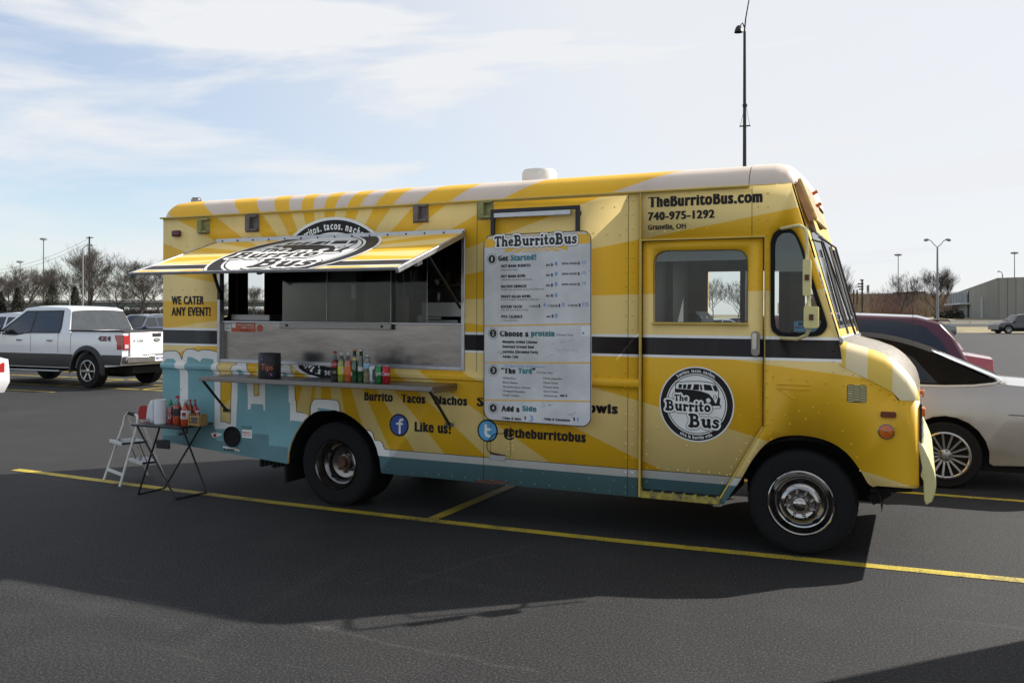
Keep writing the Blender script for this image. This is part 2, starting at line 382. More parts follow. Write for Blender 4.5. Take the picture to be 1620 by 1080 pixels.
def text_fit(s, x0, x1, z0, z1, bold=.02, ref='auto', shear=0.0):
    """text scaled so ink spans x0..x1 and baseline..capheight spans z0..z1"""
    V, F = text_tris(s, bold)
    if not V: return [], []
    global _CAP
    if _CAP is None: _CAP = (_ink('x'), _ink('H'))
    xh, cap = _CAP
    if bold > .02 and any(c.islower() for c in s):      # poster lettering with tall lower case
        nx = cap * .79; V = [(x, (y * nx / xh if y <= xh else nx + (y - xh) * (cap - nx) / (cap - xh)) if y > 0 else y, k) for x, y, k in V]
    a, b = min(v[0] for v in V), max(v[0] for v in V)
    sx = (x1 - x0) / (b - a)
    return [(x0 + (x - a) * sx + shear * y, z0 + y / cap * (z1 - z0), k) for x, y, k in V], F
def tri_mesh(items, fn, name='lettering', clip=None):
    me = bpy.data.meshes.new(name); vs = []; fs = []
    for V, F in items:
        o = len(vs); vs += V; fs += [tuple(i + o for i in f) for f in F]
    me.from_pydata([(v[0], -(v[2] if len(v) > 2 else 0) * .00008, v[1]) for v in vs], [], fs)
    bm = bmesh.new(); bm.from_mesh(me)
    for z, sgn in (clip or []): bmesh.ops.bisect_plane(bm, geom=bm.verts[:] + bm.edges[:] + bm.faces[:], plane_co=(0, 0, z), plane_no=(0, 0, sgn), dist=1e-7, clear_inner=True)
    bmesh.ops.recalc_face_normals(bm, faces=bm.faces)
    for f in bm.faces:
        f.normal_update()
        if f.normal.y > 0: f.normal_flip()
    for v in bm.verts:
        q_ = v.co.y; v.co = Vector(fn(v.co.x, v.co.z)) + Vector((0, q_, 0))
    bm.to_mesh(me); bm.free(); return me
def ring_text(s, cx, cz, r, size, a_mid, out=True, bold=.02, wx=1.0):
    """letters set one by one round a circle"""
    adv = {'i': .30, 'l': .30, 'r': .42, 't': .40, '.': .36, ' ': .34, 's': .55}
    tot = sum(adv.get(c, .64) for c in s) * size * wx; sg = -1 if out else 1
    t = a_mid - sg * (tot / 2) / r; items = []
    for c in s:
        a = adv.get(c, .64) * size * wx
        t2 = t + sg * (a / 2) / r
        if c != ' ':
            V, F = text_tris(c, bold); x0 = (min(v[0] for v in V) + max(v[0] for v in V)) / 2
            P = []
            for x, y, k in V:
                u = (x - x0) * size * wx; v = (y - .27) * size
                if out: P.append((cx + (r + v) * cos(t2) + u * sin(t2), cz + (r + v) * sin(t2) - u * cos(t2), k))
                else: P.append((cx + (r - v) * cos(t2) - u * sin(t2), cz + (r - v) * sin(t2) + u * cos(t2), k))
            items.append((P, F))
        t += sg * a / r
    return items
# groovy seventies lettering as fat strokes (unit cap height)
def arc(cx, cz, rx, rz, a, b, n=7): return [(cx + rx * cos(rad(a + (b - a) * k / n)), cz + rz * sin(rad(a + (b - a) * k / n))) for k in range(n + 1)]
GL = {
 'T': (.78, [([(.06, .80), (.12, .9), (.66, .9), (.72, .80)], .19), ([(.39, .88), (.37, .5), (.39, .09)], [.2, .22, .3]), ([(.24, .07), (.54, .07)], .13)]),
 'h': (.74, [([(.17, .95), (.18, .5), (.17, .09)], [.22, .2, .26]), ([(.2, .42), (.38, .58), (.54, .48), (.55, .09)], [.14, .2, .22, .26]), ([(.06, .06), (.28, .06)], .12), ([(.45, .06), (.68, .06)], .12)]),
 'e': (.66, [(arc(.33, .33, .22, .25, -50, -300, 9) + [(.5, .42), (.2, .30)], .18)]),
 'B': (.88, [([(.2, .93), (.22, .5), (.2, .07)], [.26, .24, .3]), ([(.05, .93), (.4, .93)] + arc(.44, .73, .17, .19, 80, -80, 6) + [(.28, .52)], .19), ([(.4, .52)] + arc(.50, .29, .19, .22, 80, -80, 6) + [(.05, .07)], .21)]),
 'u': (.78, [([(.05, .58), (.2, .58), (.19, .3), (.26, .1), (.42, .08), (.54, .24)], [.13, .24, .24, .22, .2, .16]), ([(.58, .58), (.56, .3), (.62, .07)], [.26, .24, .26]), ([(.44, .59), (.62, .59)], .12)]),
 'r': (.58, [([(.2, .58), (.19, .3), (.2, .08)], [.24, .22, .28]), ([(.05, .59), (.2, .59)], .12), ([(.08, .06), (.34, .06)], .12), ([(.24, .42), (.36, .57), (.47, .5)], [.14, .18, .24])]),
 'i': (.38, [([(.19, .56), (.18, .3), (.19, .08)], [.24, .22, .28]), ([(.06, .58), (.2, .58)], .12), ([(.06, .06), (.33, .06)], .12), ([(.17, .87), (.22, .88)], .22)]),
 't': (.52, [([(.24, .88), (.22, .5), (.24, .14), (.38, .08), (.45, .14)], [.18, .22, .24, .18, .12]), ([(.06, .58), (.42, .58)], .15)]),
 'o': (.70, [(arc(.34, .33, .2, .24, 0, 360, 12), .22)]),
 's': (.60, [([(.48, .5), (.34, .62), (.18, .54), (.18, .42), (.34, .34), (.44, .24), (.38, .09), (.22, .05), (.09, .14)], [.16, .16, .18, .18, .2, .2, .18, .16, .2])]),
}
def groovy(s, x0, x1, z0, h, extra=0.0):
    tot = sum(GL[c][0] for c in s); sx = (x1 - x0) / tot; x = x0; out = []
    for c in s:
        w_, ss = GL[c]
        for pts, wd in ss:
            wl = wd if isinstance(wd, list) else [wd] * len(pts)
            sc = (abs(sx) + h) / 2
            out += strokes([(x + p * sx, z0 + q * h) for p, q in pts], [a * sc + extra for a in wl])
        x += w_ * sx
    return out

# ================================================================== SETTING: terrain, lot, lines
def fwd(a, b, z=0): return (RT[0] * a + FW[0] * b, RT[1] * a + FW[1] * b - CAMD, z)
m, t, b = new_mat('asphalt'); nd = t.nodes; e = X(t)
co = nd.new('ShaderNodeTexCoord'); O = co.outputs['Object']
def noise(sc, det=4, r=.55, vec=O, dist=0):
    n = nd.new('ShaderNodeTexNoise'); n.inputs['Scale'].default_value = sc; n.inputs['Detail'].default_value = det; n.inputs['Roughness'].default_value = r; n.inputs['Distortion'].default_value = dist
    t.links.new(vec, n.inputs[0]); return n.outputs[0]
big = noise(.22, 6, .6); mid = noise(1.1, 6, .65, dist=.6); fine = noise(70, 4, .8); agg = noise(130, 2, .8)
base = e.mix(e('MULTIPLY', e('SUBTRACT', big, .35, clamp=True), 2.2, clamp=True), (.010, .010, .0115), (.0175, .017, .0178))
base = e.mix(e('MULTIPLY', e('SUBTRACT', mid, .50, clamp=True), 2.4, clamp=True), base, (.028, .027, .0265))
base = e.mix(e('MULTIPLY', e('SUBTRACT', fine, .50, clamp=True), 5, clamp=True), base, (.078, .076, .074))
base = e.mix(e('MULTIPLY', e('SUBTRACT', .48, fine, clamp=True), 7.0, clamp=True), base, (.004, .004, .005))
base = e.mix(e('GREATER_THAN', agg, .72), base, (.19, .18, .17))
# faint old scratches and scuffs
wv = nd.new('ShaderNodeMapping'); wv.inputs['Rotation'].default_value = (0, 0, rad(27)); wv.inputs['Scale'].default_value = (.35, 5, 1); t.links.new(O, wv.inputs[0])
sc = noise(1.4, 8, .7, wv.outputs[0], .8)
base = e.mix(e('MULTIPLY', e('SUBTRACT', sc, .60, clamp=True), 3.0, clamp=True), base, (.07, .068, .065))
sx_ = nd.new('ShaderNodeSeparateXYZ'); t.links.new(O, sx_.inputs[0]); wob = noise(2.2, 3, .6); grit = noise(55, 3, .8)
def mark(p, q, wd, amt, col):
    """a scrape or stain along a line on the ground"""
    global base
    dx, dy = q[0] - p[0], q[1] - p[1]; l = math.hypot(dx, dy); ux, uy = dx / l, dy / l
    rx, ry = e('SUBTRACT', sx_.outputs[0], p[0]), e('SUBTRACT', sx_.outputs[1], p[1])
    al = e('ADD', e('MULTIPLY', rx, ux), e('MULTIPLY', ry, uy)); ac = e('ADD', e('SUBTRACT', e('MULTIPLY', ry, ux), e('MULTIPLY', rx, uy)), e('MULTIPLY', e('SUBTRACT', wob, .5), .25))
    f1 = e('SUBTRACT', 1.0, e('DIVIDE', e('ABSOLUTE', ac), wd), clamp=True); f2 = e('MULTIPLY', e('GREATER_THAN', al, 0), e('LESS_THAN', al, l))
    f3 = e('MULTIPLY', e('SUBTRACT', grit, .47, clamp=True), 4.0, clamp=True)
    base = e.mix(e('MULTIPLY', e('MULTIPLY', f1, f2), e('MULTIPLY', f3, amt), clamp=True), base, col)
def g2(px, py): v = at_z(px, py, 0); return (v.x, v.y)
PALE = (.16, .155, .145)
for p_, q_, w_, a_ in ((g2(480, 990), g2(860, 1066), .022, .6), (g2(492, 992), g2(520, 998), .05, .9), (g2(0, 925), g2(300, 990), .16, .3), (g2(300, 1030), g2(560, 880), .10, .25), (g2(850, 860), g2(640, 920), .05, .35), (g2(1210, 960), g2(1330, 985), .20, .15), (g2(640, 905), g2(800, 935), .05, .3), (g2(60, 1010), g2(360, 1060), .3, .2)): mark(p_, q_, w_, a_, PALE)
for p_, q_, w_, a_ in (((-9, -1.3), (3, -1.9), .22, .25), ((-9, -3.1), (3, -3.5), .22, .22), ((-14, 6.3), (-4, 4.6), .2, .3), ((-2.2, .8), (-1.8, 1.0), .25, .8), ((-26, 6), (-10, 7), .3, .25)): mark(p_, q_, w_, a_, (.006, .006, .006))
t.links.new(base, b.inputs['Base Color']); b.inputs['Roughness'].default_value = .82; b.inputs['Specular IOR Level'].default_value = .3
bp = nd.new('ShaderNodeBump'); bp.inputs['Strength'].default_value = .8; bp.inputs['Distance'].default_value = .006; t.links.new(fine, bp.inputs['Height']); t.links.new(bp.outputs[0], b.inputs['Normal'])
M['asphalt'] = m
mb = MB()
mb.add([fwd(-170, -14), fwd(170, -14), fwd(170, 84.5), fwd(-170, 84.5)], [(0, 1, 2, 3)])
structure('parking_lot', mb, 'asphalt', fix=False)
M['grass'] = mat('dry winter grass', (.20, .165, .07), .95, var=.35, vscale=.7, c2=(.27, .22, .10)); M['field'] = mat('far ground', (.13, .11, .07), .95, var=.3, vscale=.05)
M['concrete'] = mat('grey precast concrete', (.25, .24, .22), .85, var=.10, vscale=.35, c2=(.30, .29, .265), stretch=(1, 1, .15))
prof = [(84.3, -.012), (86, .02), (96, .30), (99, .36)]
mb = MB(); mb.loft([[fwd(-200, d, z), fwd(200, d, z)] for d, z in prof]); structure('grass_verge', mb, 'grass', sm=False)
mb = MB(); mb.loft([[fwd(-200, d, z), fwd(200, d, z)] for d, z in [(99, .355), (109, .62)]]); structure('access_road', mb, 'asphalt', sm=False)
mb = MB(); mb.loft([[fwd(-260, d, z), fwd(260, d, z)] for d, z in [(109, .63), (120, 1.05), (175, 1.45)]]); structure('grass_bank', mb, 'grass', sm=False)
mb = MB(); mb.loft([[fwd(-3500, d, z), fwd(3500, d, z)] for d, z in [(174.8, 1.44), (500, .6), (4500, -1)]]); structure('far_ground', mb, 'field', sm=False)
# painted lines
m, t, b = new_mat('yellow line paint'); nd = t.nodes; e = X(t); co = nd.new('ShaderNodeTexCoord'); O = co.outputs['Object']
n1 = nd.new('ShaderNodeTexNoise'); n1.inputs['Scale'].default_value = 130; n1.inputs['Detail'].default_value = 3; t.links.new(O, n1.inputs[0])
n2 = nd.new('ShaderNodeTexNoise'); n2.inputs['Scale'].default_value = 3; n2.inputs['Detail'].default_value = 5; t.links.new(O, n2.inputs[0])
c0 = e.mix(n2.outputs[0], (.42, .31, .01), (.56, .43, .03))
wear = e('MULTIPLY', e('SUBTRACT', e('ADD', n1.outputs[0], e('MULTIPLY', n2.outputs[0], .7)), .84, clamp=True), 6, clamp=True)
t.links.new(e.mix(wear, c0, (.07, .06, .04)), b.inputs['Base Color']); b.inputs['Roughness'].default_value = .7
bp = nd.new('ShaderNodeBump'); bp.inputs['Strength'].default_value = .5; bp.inputs['Distance'].default_value = .004; t.links.new(n1.outputs[0], bp.inputs['Height']); t.links.new(bp.outputs[0], b.inputs['Normal'])
M['line'] = m
def line(pts, wd=.11):
    mb = MB(); P = [Vector((p[0], p[1])) for p in pts]; rings = []
    for i, p in enumerate(P):
        d = (P[min(i + 1, len(P) - 1)] - P[max(0, i - 1)]).normalized(); n = Vector((-d.y, d.x)) * wd / 2
        rings.append([(p.x - n.x, p.y - n.y, .004), (p.x + n.x, p.y + n.y, .004)])
    mb.loft(rings); o = structure('parking_line', mb, 'line', sm=False); return o
line([(-9.3, .06), (-7.5, -.03), (-5.6, -.11), (-3.76, -.13), (-2.2, -.11), (-.8, -.05), (.63, .02), (4, .15)])
line([(-3.80, -.07), (-3.80, 5.6)])
line([(-9.3, 2.75), (5, 2.93)], .1); line([(-9.3, 5.7), (-3.8, 5.7), (6, 5.7)], .1)
for y, x0, x1 in ((7.15, -24, -17.75), (8.45, -22, -13), (9.6, -24, -12), (10.6, -24, -12), (12.3, -24, -12)): line([(x0, y), (x1, y)], .1)
for x in (-16.5, -19.4): line([(x, 8.4), (x, 13.5)], .1)
for k in range(6): line([(-40 + k * 2.8, 22), (-40 + k * 2.8, 33)], .1)

# ================================================================== FOOD TRUCK
truck = thing('food_truck', 'yellow sunburst food truck with open serving hatch and striped awning', 'food truck', (PX, 0, 0))
truck.rotation_euler = (0, RK, 0); truck['_off'] = PX
def side_y(x, z):
    if x < -1.99:
        if 1.178 <= z <= 1.25: return .032 * math.sqrt(max(0, 1 - ((z - 1.214) / .036) ** 2)) + (.005 if z < 1.2 else 0)
        if 1.13 <= z < 1.178: return .006
    return 0.0
def S_(level=0, step=.0009):
    def fn(x, z):
        o = level * step
        if x > -.09:
            tt = (x + .09) / .09; r = .09 + o
            return (-.09 + r * sin(tt), .09 - r * cos(tt), z)
        return (x, -side_y(x, z) - o, z)
    return fn
ZC = [1.13, 1.1781, 1.182, 1.190, 1.202, 1.214, 1.226, 1.238, 1.246, 1.25]; XC = [-.09, -.06, -.03, 0, .025]
def spline(pts, n=4):
    out = []; P = [pts[0]] + list(pts) + [pts[-1]]
    for i in range(1, len(P) - 2):
        for k in range(n):
            u = k / n; q = []
            for j in (0, 1):
                a, b_, c, d = P[i - 1][j], P[i][j], P[i + 1][j], P[i + 2][j]
                q.append(.5 * (2 * b_ + (c - a) * u + (2 * a - 5 * b_ + 4 * c - d) * u * u + (3 * b_ - a - 3 * c + d) * u ** 3))
            out.append(tuple(q))
    return out + [pts[-1]]
def panel(name, outline, holes, material='art', y_in=.025, xc=(), zc=ZC, fn=None, **k):
    me = flat_mesh([outline], holes, xc=list(xc), zc=zc, fn=fn or S_(0), name=name)
    o = part(name, me, material, truck, sm=True, ang=28, **k)
    md = o.modifiers.new('thickness', 'SOLIDIFY'); md.thickness = y_in; md.offset = -1
    return o
rear_arch = [(-5.411, .33)] + [T(x / 5.4 + 420, y / 5.4 + 620) for x, y in [(195, 520), (215, 440), (250, 360), (300, 280), (335, 235), (370, 200), (405, 178), (440, 165), (480, 156), (520, 152), (560, 152), (600, 155), (640, 165), (680, 180), (720, 203), (760, 230), (800, 262), (840, 300), (880, 345), (905, 380), (925, 420), (950, 480), (965, 530), (975, 580), (981, 640)]] + [(-4.371, .325)]
panel('side_panel', [(-7.0, 2.71), (-7.0, .44)] + rear_arch + [(-1.99, .325), (-1.99, 2.71)], [[(-6.25, 1.29), (-3.555, 1.29), (-3.555, 2.45), (-6.25, 2.45)]])
front_arch = spline([T(*p) for p in [(1144, 798), (1160, 775), (1172, 758), (1188, 730), (1207, 706), (1225, 694), (1245, 689), (1270, 688.5), (1300, 694), (1325, 705), (1345, 722), (1362, 745), (1373, 764), (1382, 770)]], 3)
cabwin = spline([T(*p) for p in [(1220, 385), (1224, 372), (1232, 364.5), (1241, 362.5), (1252, 364), (1260, 371), (1268, 388), (1273, 402), (1290, 456), (1306, 506), (1306, 518), (1299, 527), (1285, 531), (1240, 531), (1228, 527), (1221, 517), (1220, 490)]], 3)
panel('cowl_panel', [(-1.98, 2.71), (-1.98, 2.335), (-1.045, 2.335), (-1.045, .93), (-1.375, .345)] + front_arch + [(-.27, .562), (.03, .562), (.051, .60), (.051, 1.166), (-.14, 1.166), (-.173, 1.222), (-.50, 1.392), (-.522, 1.563), (-.856, 2.71)], [cabwin], xc=XC, zc=())
doorwin = spline([T(*p) for p in [(1034, 420), (1037, 406), (1047, 398.5), (1060, 397)]], 3) + spline([T(*p) for p in [(1162, 395.5), (1173, 398), (1180, 408), (1181, 420)]], 3) + [T(1181, 510), T(1034, 509)]
DO = [(-1.972, 2.322), (-1.972, .392), (-1.365, .392), (-1.058, .93), (-1.058, 2.322)]
def fd(l=0): return lambda x, z: (x, .022 - l * .0009, z)
door = panel('door', DO, [doorwin], zc=(), fn=fd())
# inner lining visible through openings
mb = MB(); mb.box(-6.98, -.6, .67, 1.53, .66, .70); part('floor_panel', mb, 'dark', truck)
far_open = [[(-1.93, 1.62), (-1.24, 1.62), (-1.24, 2.18), (-1.93, 2.18)]]
far = flat_mesh([[(-6.99, 2.70), (-6.99, .44), (-5.4, .33), (-5.3, .85), (-4.45, .85), (-4.37, .33), (-1.3, .33), (-1.2, .75), (-.9, .88), (-.55, .85), (-.3, .56), (-.02, .562), (-.02, 1.166), (-.50, 1.392), (-.522, 1.563), (-.856, 2.70)]], far_open + [[(-1.0, 1.65), (-.66, 1.65), (-.80, 2.3), (-1.0, 2.3)]], y=2.2, name='far_side_panel')
o = part('side_panel', far, 'art', truck, sm=False); md = o.modifiers.new('thickness', 'SOLIDIFY'); md.thickness = .02; md.offset = 1
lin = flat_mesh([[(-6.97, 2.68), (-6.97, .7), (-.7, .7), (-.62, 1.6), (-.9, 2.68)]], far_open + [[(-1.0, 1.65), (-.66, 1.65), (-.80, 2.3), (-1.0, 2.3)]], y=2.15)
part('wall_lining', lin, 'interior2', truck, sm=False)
# rear wall with two windowed doors
def YZ(x): return lambda a, z: (x, a, z)
re = flat_mesh([[(.02, 2.70), (.02, .44), (2.18, .44), (2.18, 2.70)]], [rrect(.59, .935, 1.67, 2.39, .06), rrect(1.16, 1.53, 1.67, 2.39, .06), [(1.015, .9), (1.041, .9), (1.041, 2.4), (1.015, 2.4)]], fn=YZ(-7.0))
o = part('rear_wall', re, 'yellow', truck, sm=False)
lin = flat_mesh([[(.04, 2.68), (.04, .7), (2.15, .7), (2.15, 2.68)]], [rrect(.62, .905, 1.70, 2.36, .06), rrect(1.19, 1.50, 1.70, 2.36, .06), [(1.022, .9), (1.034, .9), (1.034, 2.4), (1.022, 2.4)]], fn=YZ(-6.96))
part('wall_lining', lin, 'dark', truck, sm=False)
for a, b_ in ((.62, .905), (1.19, 1.50)):
    sl_ = flat_mesh([rrect(a - .03, b_ + .03, 1.67, 2.39, .08)], [rrect(a + .004, b_ - .004, 1.704, 2.356, .056)], fn=YZ(-6.945)); part('window_seal', sl_, 'blackmetal', truck, sm=False)
    part('window_pane', flat_mesh([rrect(a, b_, 1.70, 2.36, .06)], fn=YZ(-6.99)), 'glass', truck, sm=False)
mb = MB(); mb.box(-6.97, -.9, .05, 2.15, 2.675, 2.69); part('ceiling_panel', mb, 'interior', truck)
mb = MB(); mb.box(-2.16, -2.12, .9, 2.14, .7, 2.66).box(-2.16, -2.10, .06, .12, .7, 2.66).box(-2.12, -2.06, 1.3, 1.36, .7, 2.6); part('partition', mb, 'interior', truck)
mb = MB(); mb.box(-1.60, -1.55, 2.10, 2.14, .8, 2.3).box(-1.21, -1.15, 2.06, 2.13, .8, 2.6); part('door_post', mb, 'blackmetal', truck)
part('window_pane', flat_mesh(far_open, y=2.19), 'glass', truck, sm=False)
part('window_pane', flat_mesh([[(-1.0, 1.65), (-.66, 1.65), (-.80, 2.3), (-1.0, 2.3)]], y=2.19), 'glass', truck, sm=False)
# kitchen fittings inside the hatch
mb = MB(); mb.box(-6.2, -2.3, 1.45, 2.1, .7, 1.62); part('kitchen_counter', mb, 'steel', truck, bevel=.01)
mb = MB(); mb.box(-5.62, -5.3, .95, 1.4, 1.62, 2.35); part('fridge', mb, 'interior', truck, bevel=.01)
mb = MB(); mb.box(-4.55, -3.1, 1.4, 2.12, 2.2, 2.6); part('extractor_hood', mb, 'dark', truck, bevel=.01)
mb = MB(); mb.box(-4.14, -3.72, .30, .72, 1.72, 1.86).box(-4.12, -3.75, .28, .7, 1.66, 1.70); mb.tube([(-4.04, .45, 1.86), (-4.04, .45, 1.95)], .02).tube([(-3.79, .45, 1.86), (-3.79, .45, 1.96)], .02); mb.bar((-3.8, .4, 1.86), (-3.68, .4, 1.62), .02); part('food_press', mb, 'steel', truck, bevel=.02)
for (x0, x1, y0, y1, z0, z1, mt, nm) in ((-5.28, -5.0, 1.5, 1.9, 1.62, 1.95, 'steel', 'warmer'), (-4.9, -4.6, 1.5, 1.9, 1.62, 1.74, 'steel', 'pan'), (-3.4, -3.05, 1.5, 1.9, 1.62, 1.90, 'interior', 'cabinet'), (-6.15, -5.7, 1.9, 2.12, 1.62, 1.80, 'steel', 'sink'), (-5.25, -3.2, 1.85, 2.13, 2.05, 2.07, 'steel', 'wall_shelf'), (-2.9, -2.3, .9, 1.4, .7, 2.3, 'interior', 'cabinet'), (-4.35, -3.62, .28, .62, 1.60, 1.62, 'steel', 'worktop')):
    mb = MB(); mb.box(x0, x1, y0, y1, z0, z1); part(nm, mb, mt, truck, bevel=.008)
_r = random.Random(6)
for k in range(14):
    x = -5.2 + k * .14; h = _r.uniform(.08, .2); mb = MB(); mb.lathe([(.035, 0), (.04, h * .7), (.02, h), (0, h)], (x, 1.98, 2.07), 'z', 10); part('jar', mb, _r.choice(['tubewhite', 'alu', 'brownlens', 'wood0']), truck)
for k, x in enumerate((-5.05, -4.95, -4.86)): mb = MB(); mb.tube([(x, 1.3, 2.2), (x + .01, 1.3, 2.0), (x + .03, 1.28, 1.9)], .009, 6); part('ladle', mb, 'alu', truck)
mb = MB(); mb.box(-5.35, -5.30, .93, .95, 1.9, 2.05); part('note', mb, 'white', truck); mb = MB(); mb.box(-4.62, -4.42, 2.125, 2.13, 1.85, 1.98); part('note', mb, 'white', truck)
# frame round the hatch, stainless lower panel, rails, glass
mb = MB(); x0, x1, z0, z1 = -6.275, -3.53, 1.265, 2.475
mb.box(x0, x0 + .035, -.012, .05, z0, z1).box(x1 - .035, x1, -.012, .05, z0, z1).box(x0 + .035, x1 - .035, -.010, .05, z0, z0 + .035).box(x0 + .035, x1 - .035, -.010, .05, z1 - .035, z1)
part('hatch_frame', mb, 'alu', truck, bevel=.004)
mb = MB(); mb.box(-6.24, -3.565, .045, .065, 1.30, 1.655); part('stainless_panel', mb, 'panelsteel', truck)
mb = MB(); mb.box(-6.24, -3.565, .012, .09, 1.655, 1.672); part('sill', mb, 'alu', truck, bevel=.003)
mb = MB(); mb.box(-5.516, -4.277, .0, .03, 1.606, 1.664); r = part('slide_rail', mb, 'steel', truck, bevel=.004)
mb = MB()
for x in (-5.43, -4.37): mb.lathe([(.012, 0), (.012, -.006), (0, -.008)], (x, 0, 1.635), 'y', 10)
part('screw', mb, 'dark', r)
mb = MB(); mb.box(-6.2, -5.72, .10, .3, 1.675, 1.735); part('inner_ledge', mb, 'steel', truck, bevel=.005)
for a, b_, y in ((-5.50, -4.98, .020), (-4.975, -4.285, .020), (-4.60, -3.93, .05)):
    mb = MB(); mb.box(a, b_, y, y + .005, 1.672, 2.44); p_ = part('sliding_pane', mb, 'slideglass', truck)
    mb = MB(); mb.box(b_ - .004, b_, y - .003, y, 1.672, 2.44); part('pane_edge', mb, 'alu', p_)
# stickers on the stainless panel
def sflat(x0, x1, z0, z1, y, mt, name='sticker', par=truck):
    return part(name, flat_mesh([[(x0, z0), (x1, z0), (x1, z1), (x0, z1)]], y=y), mt, par, sm=False)
def px_rect(p, q, y): a = T(*p, y); c = T(*q, y); return a[0], c[0], c[1], a[1]
zl = lambda x, y: (x / 4.05 + 340, y / 4.05 + 420)
def stick(x0, y0, x1, y1, mt, y=.043): return sflat(*px_rect(zl(x0, y0), zl(x1, y1), y), y, mt)
stick(62, 364, 103, 418, 'white'); stick(108, 364, 257, 426, 'orange'); stick(110, 366, 133, 398, 'white', .0425)
cc = T(*zl(286, 402), .04); part('sticker', flat_mesh([circ(cc[0], cc[1], .036, 24)], y=.0425), 'orange', truck, sm=False)
items = []
def tx(s, p, q, cap, y=0, bold=.02, z_=None):
    a = T(*p, y); c = T(*q, y); h = T(p[0], p[1] - cap, y)[1] - a[1]; z = (a[1] + c[1]) / 2
    return text_fit(s, a[0], c[0], z, z + h, bold)
fx = lambda y: (lambda x, z: (x, y, z))
part('lettering', tri_mesh([tx('FOOD', zl(170, 402), zl(200, 402), 2.4, .042), tx('THE COLUMBUS', zl(140, 385), zl(250, 385), 2.4, .042), tx('TRUCK FINDER', zl(205, 402), zl(250, 402), 1.8, .042)], fx(.042)), 'white', truck, sm=False)
part('lettering', tri_mesh([tx('AVAILABLE HERE', zl(158, 418), zl(218, 418), 1.8, .042), tx('FOOD', zl(70, 380), zl(95, 380), 1.6, .042)], fx(.042)), 'signblack', truck, sm=False)
part('lettering', tri_mesh([tx('=', zl(70, 410), zl(95, 410), 4, .042)], fx(.042)), 'signteal', truck, sm=False)
# roof: coved sheet with drip rail
def roof_ring(x, ins, drop):
    sec = [(-.004, 2.712), (0.0, 2.735), (.02, 2.785), (.06, 2.832), (.12, 2.868), (.22, 2.892), (.5, 2.905), (1.1, 2.918)]
    sec = sec + [(2.2 - a, b_) for a, b_ in sec[-2::-1]]
    return [(x, a + ins * (1 - a / 1.1) if a < 1.1 else a - ins * (a / 1.1 - 1), 2.712 + (b_ - 2.712) * drop) for a, b_ in sec]
mb = MB(); xs = [(-7.02, .10, .15), (-7.015, .05, .5), (-6.98, .02, .8), (-6.92, .0, .96), (-6.84, 0, 1)] + [(-6.84 + k * .58, 0, 1) for k in range(1, 10)] + [(-1.16, 0, 1)]
mb.loft([roof_ring(*a) for a in xs]); rf = part('roof', mb, 'art', truck, art=True, ang=50)
mb = MB(); mb.loft([roof_ring(*a) for a in [(-1.155, 0, 1.03), (-.98, 0, 1.02), (-.90, .01, .93), (-.855, .03, .75), (-.835, .05, .45), (-.83, .07, .1)]]); part('roof_cap', mb, 'art', truck, art=True, ang=60)
mb = MB(); mb.box(-7.03, -1.15, -.022, 0.004, 2.700, 2.716); part('drip_rail', mb, 'yellow', rf, bevel=.004)
mb = MB(); mb.box(-7.0, -1.16, -.004, .003, 2.688, 2.699); part('roof_seam', mb, 'yellow', rf)
mb = MB(); mb.lathe([(.165, 0), (.165, .16), (.15, .19), (0, .20)], (-3.27, 1.0, 2.915), 'z', 20); mb.lathe([(.20, -.02), (.20, .02), (.165, .02)], (-3.27, 1.0, 2.915), 'z', 20); part('roof_fan', mb, 'tubewhite', truck, ang=40)
mb = MB(); mb.lathe([(.045, 0), (.045, .06), (.055, .065), (.055, .09), (.045, .095), (.045, .11), (0, .11)], (-7.0, .45, 2.86), 'z', 12).lathe([(.07, -.03), (.06, .01), (.045, .01)], (-7.0, .45, 2.87), 'z', 12)
part('vent_stack', mb, 'dullchrome', truck)
# front of cab
def xs_(z): return -.856 + (2.71 - z) * (.334 / 1.147)
def frnt(l): return lambda a, z: (xs_(z) + .012 + l, a, z)
wsh = [[(.16, 1.66), (1.06, 1.66), (1.06, 2.42), (.20, 2.42)], [(1.14, 1.66), (2.04, 1.66), (2.0, 2.42), (1.14, 2.42)]]
o = part('front_panel', flat_mesh([[(.01, 1.58), (2.19, 1.58), (2.19, 2.71), (.01, 2.71)]], wsh, fn=frnt(0)), 'yellow', truck, sm=False)
for k in wsh:
    inner = [(a + (.02 if i in (0, 3) else -.02), z + (.02 if i < 2 else -.02)) for i, (a, z) in enumerate(k)]
    sl_ = part('windshield_seal', flat_mesh([k], [inner], fn=frnt(.006)), 'blackmetal', truck, sm=False); md = sl_.modifiers.new('t', 'SOLIDIFY'); md.thickness = .02
    part('windshield', flat_mesh([k], fn=frnt(.002)), 'glass', truck, sm=False)
mb = MB(); mb.box(-.545, -.50, .02, 2.18, 1.55, 1.60); part('cowl_trim', mb, 'alu', truck, bevel=.01)
for y in (.22, .9, 1.3):
    mb = MB(); mb.bar((xs_(1.62) + .06, y, 1.62), (xs_(2.25) + .05, y + .25, 2.25), .012).bar((xs_(1.75) + .055, y + .03, 1.75), (xs_(2.3) + .05, y + .22, 2.32), .016); part('wiper', mb, 'blackmetal', truck)
mb = MB(); mb.tube([(xs_(2.3) + .02, .06, 2.30), (xs_(2.28) + .10, -.03, 2.27), (xs_(2.0) + .11, -.02, 2.0), (xs_(1.65) + .13, .02, 1.62)], .008, 6); part('mirror_arm', mb, 'blackmetal', truck)
mb = MB(); mb.tube([(xs_(2.3) + .02, .5, 2.36), (xs_(2.28) + .14, .5, 2.27), (xs_(1.7) + .15, .5, 1.62)], .008, 6)
part('mirror_arm', mb, 'blackmetal', truck)
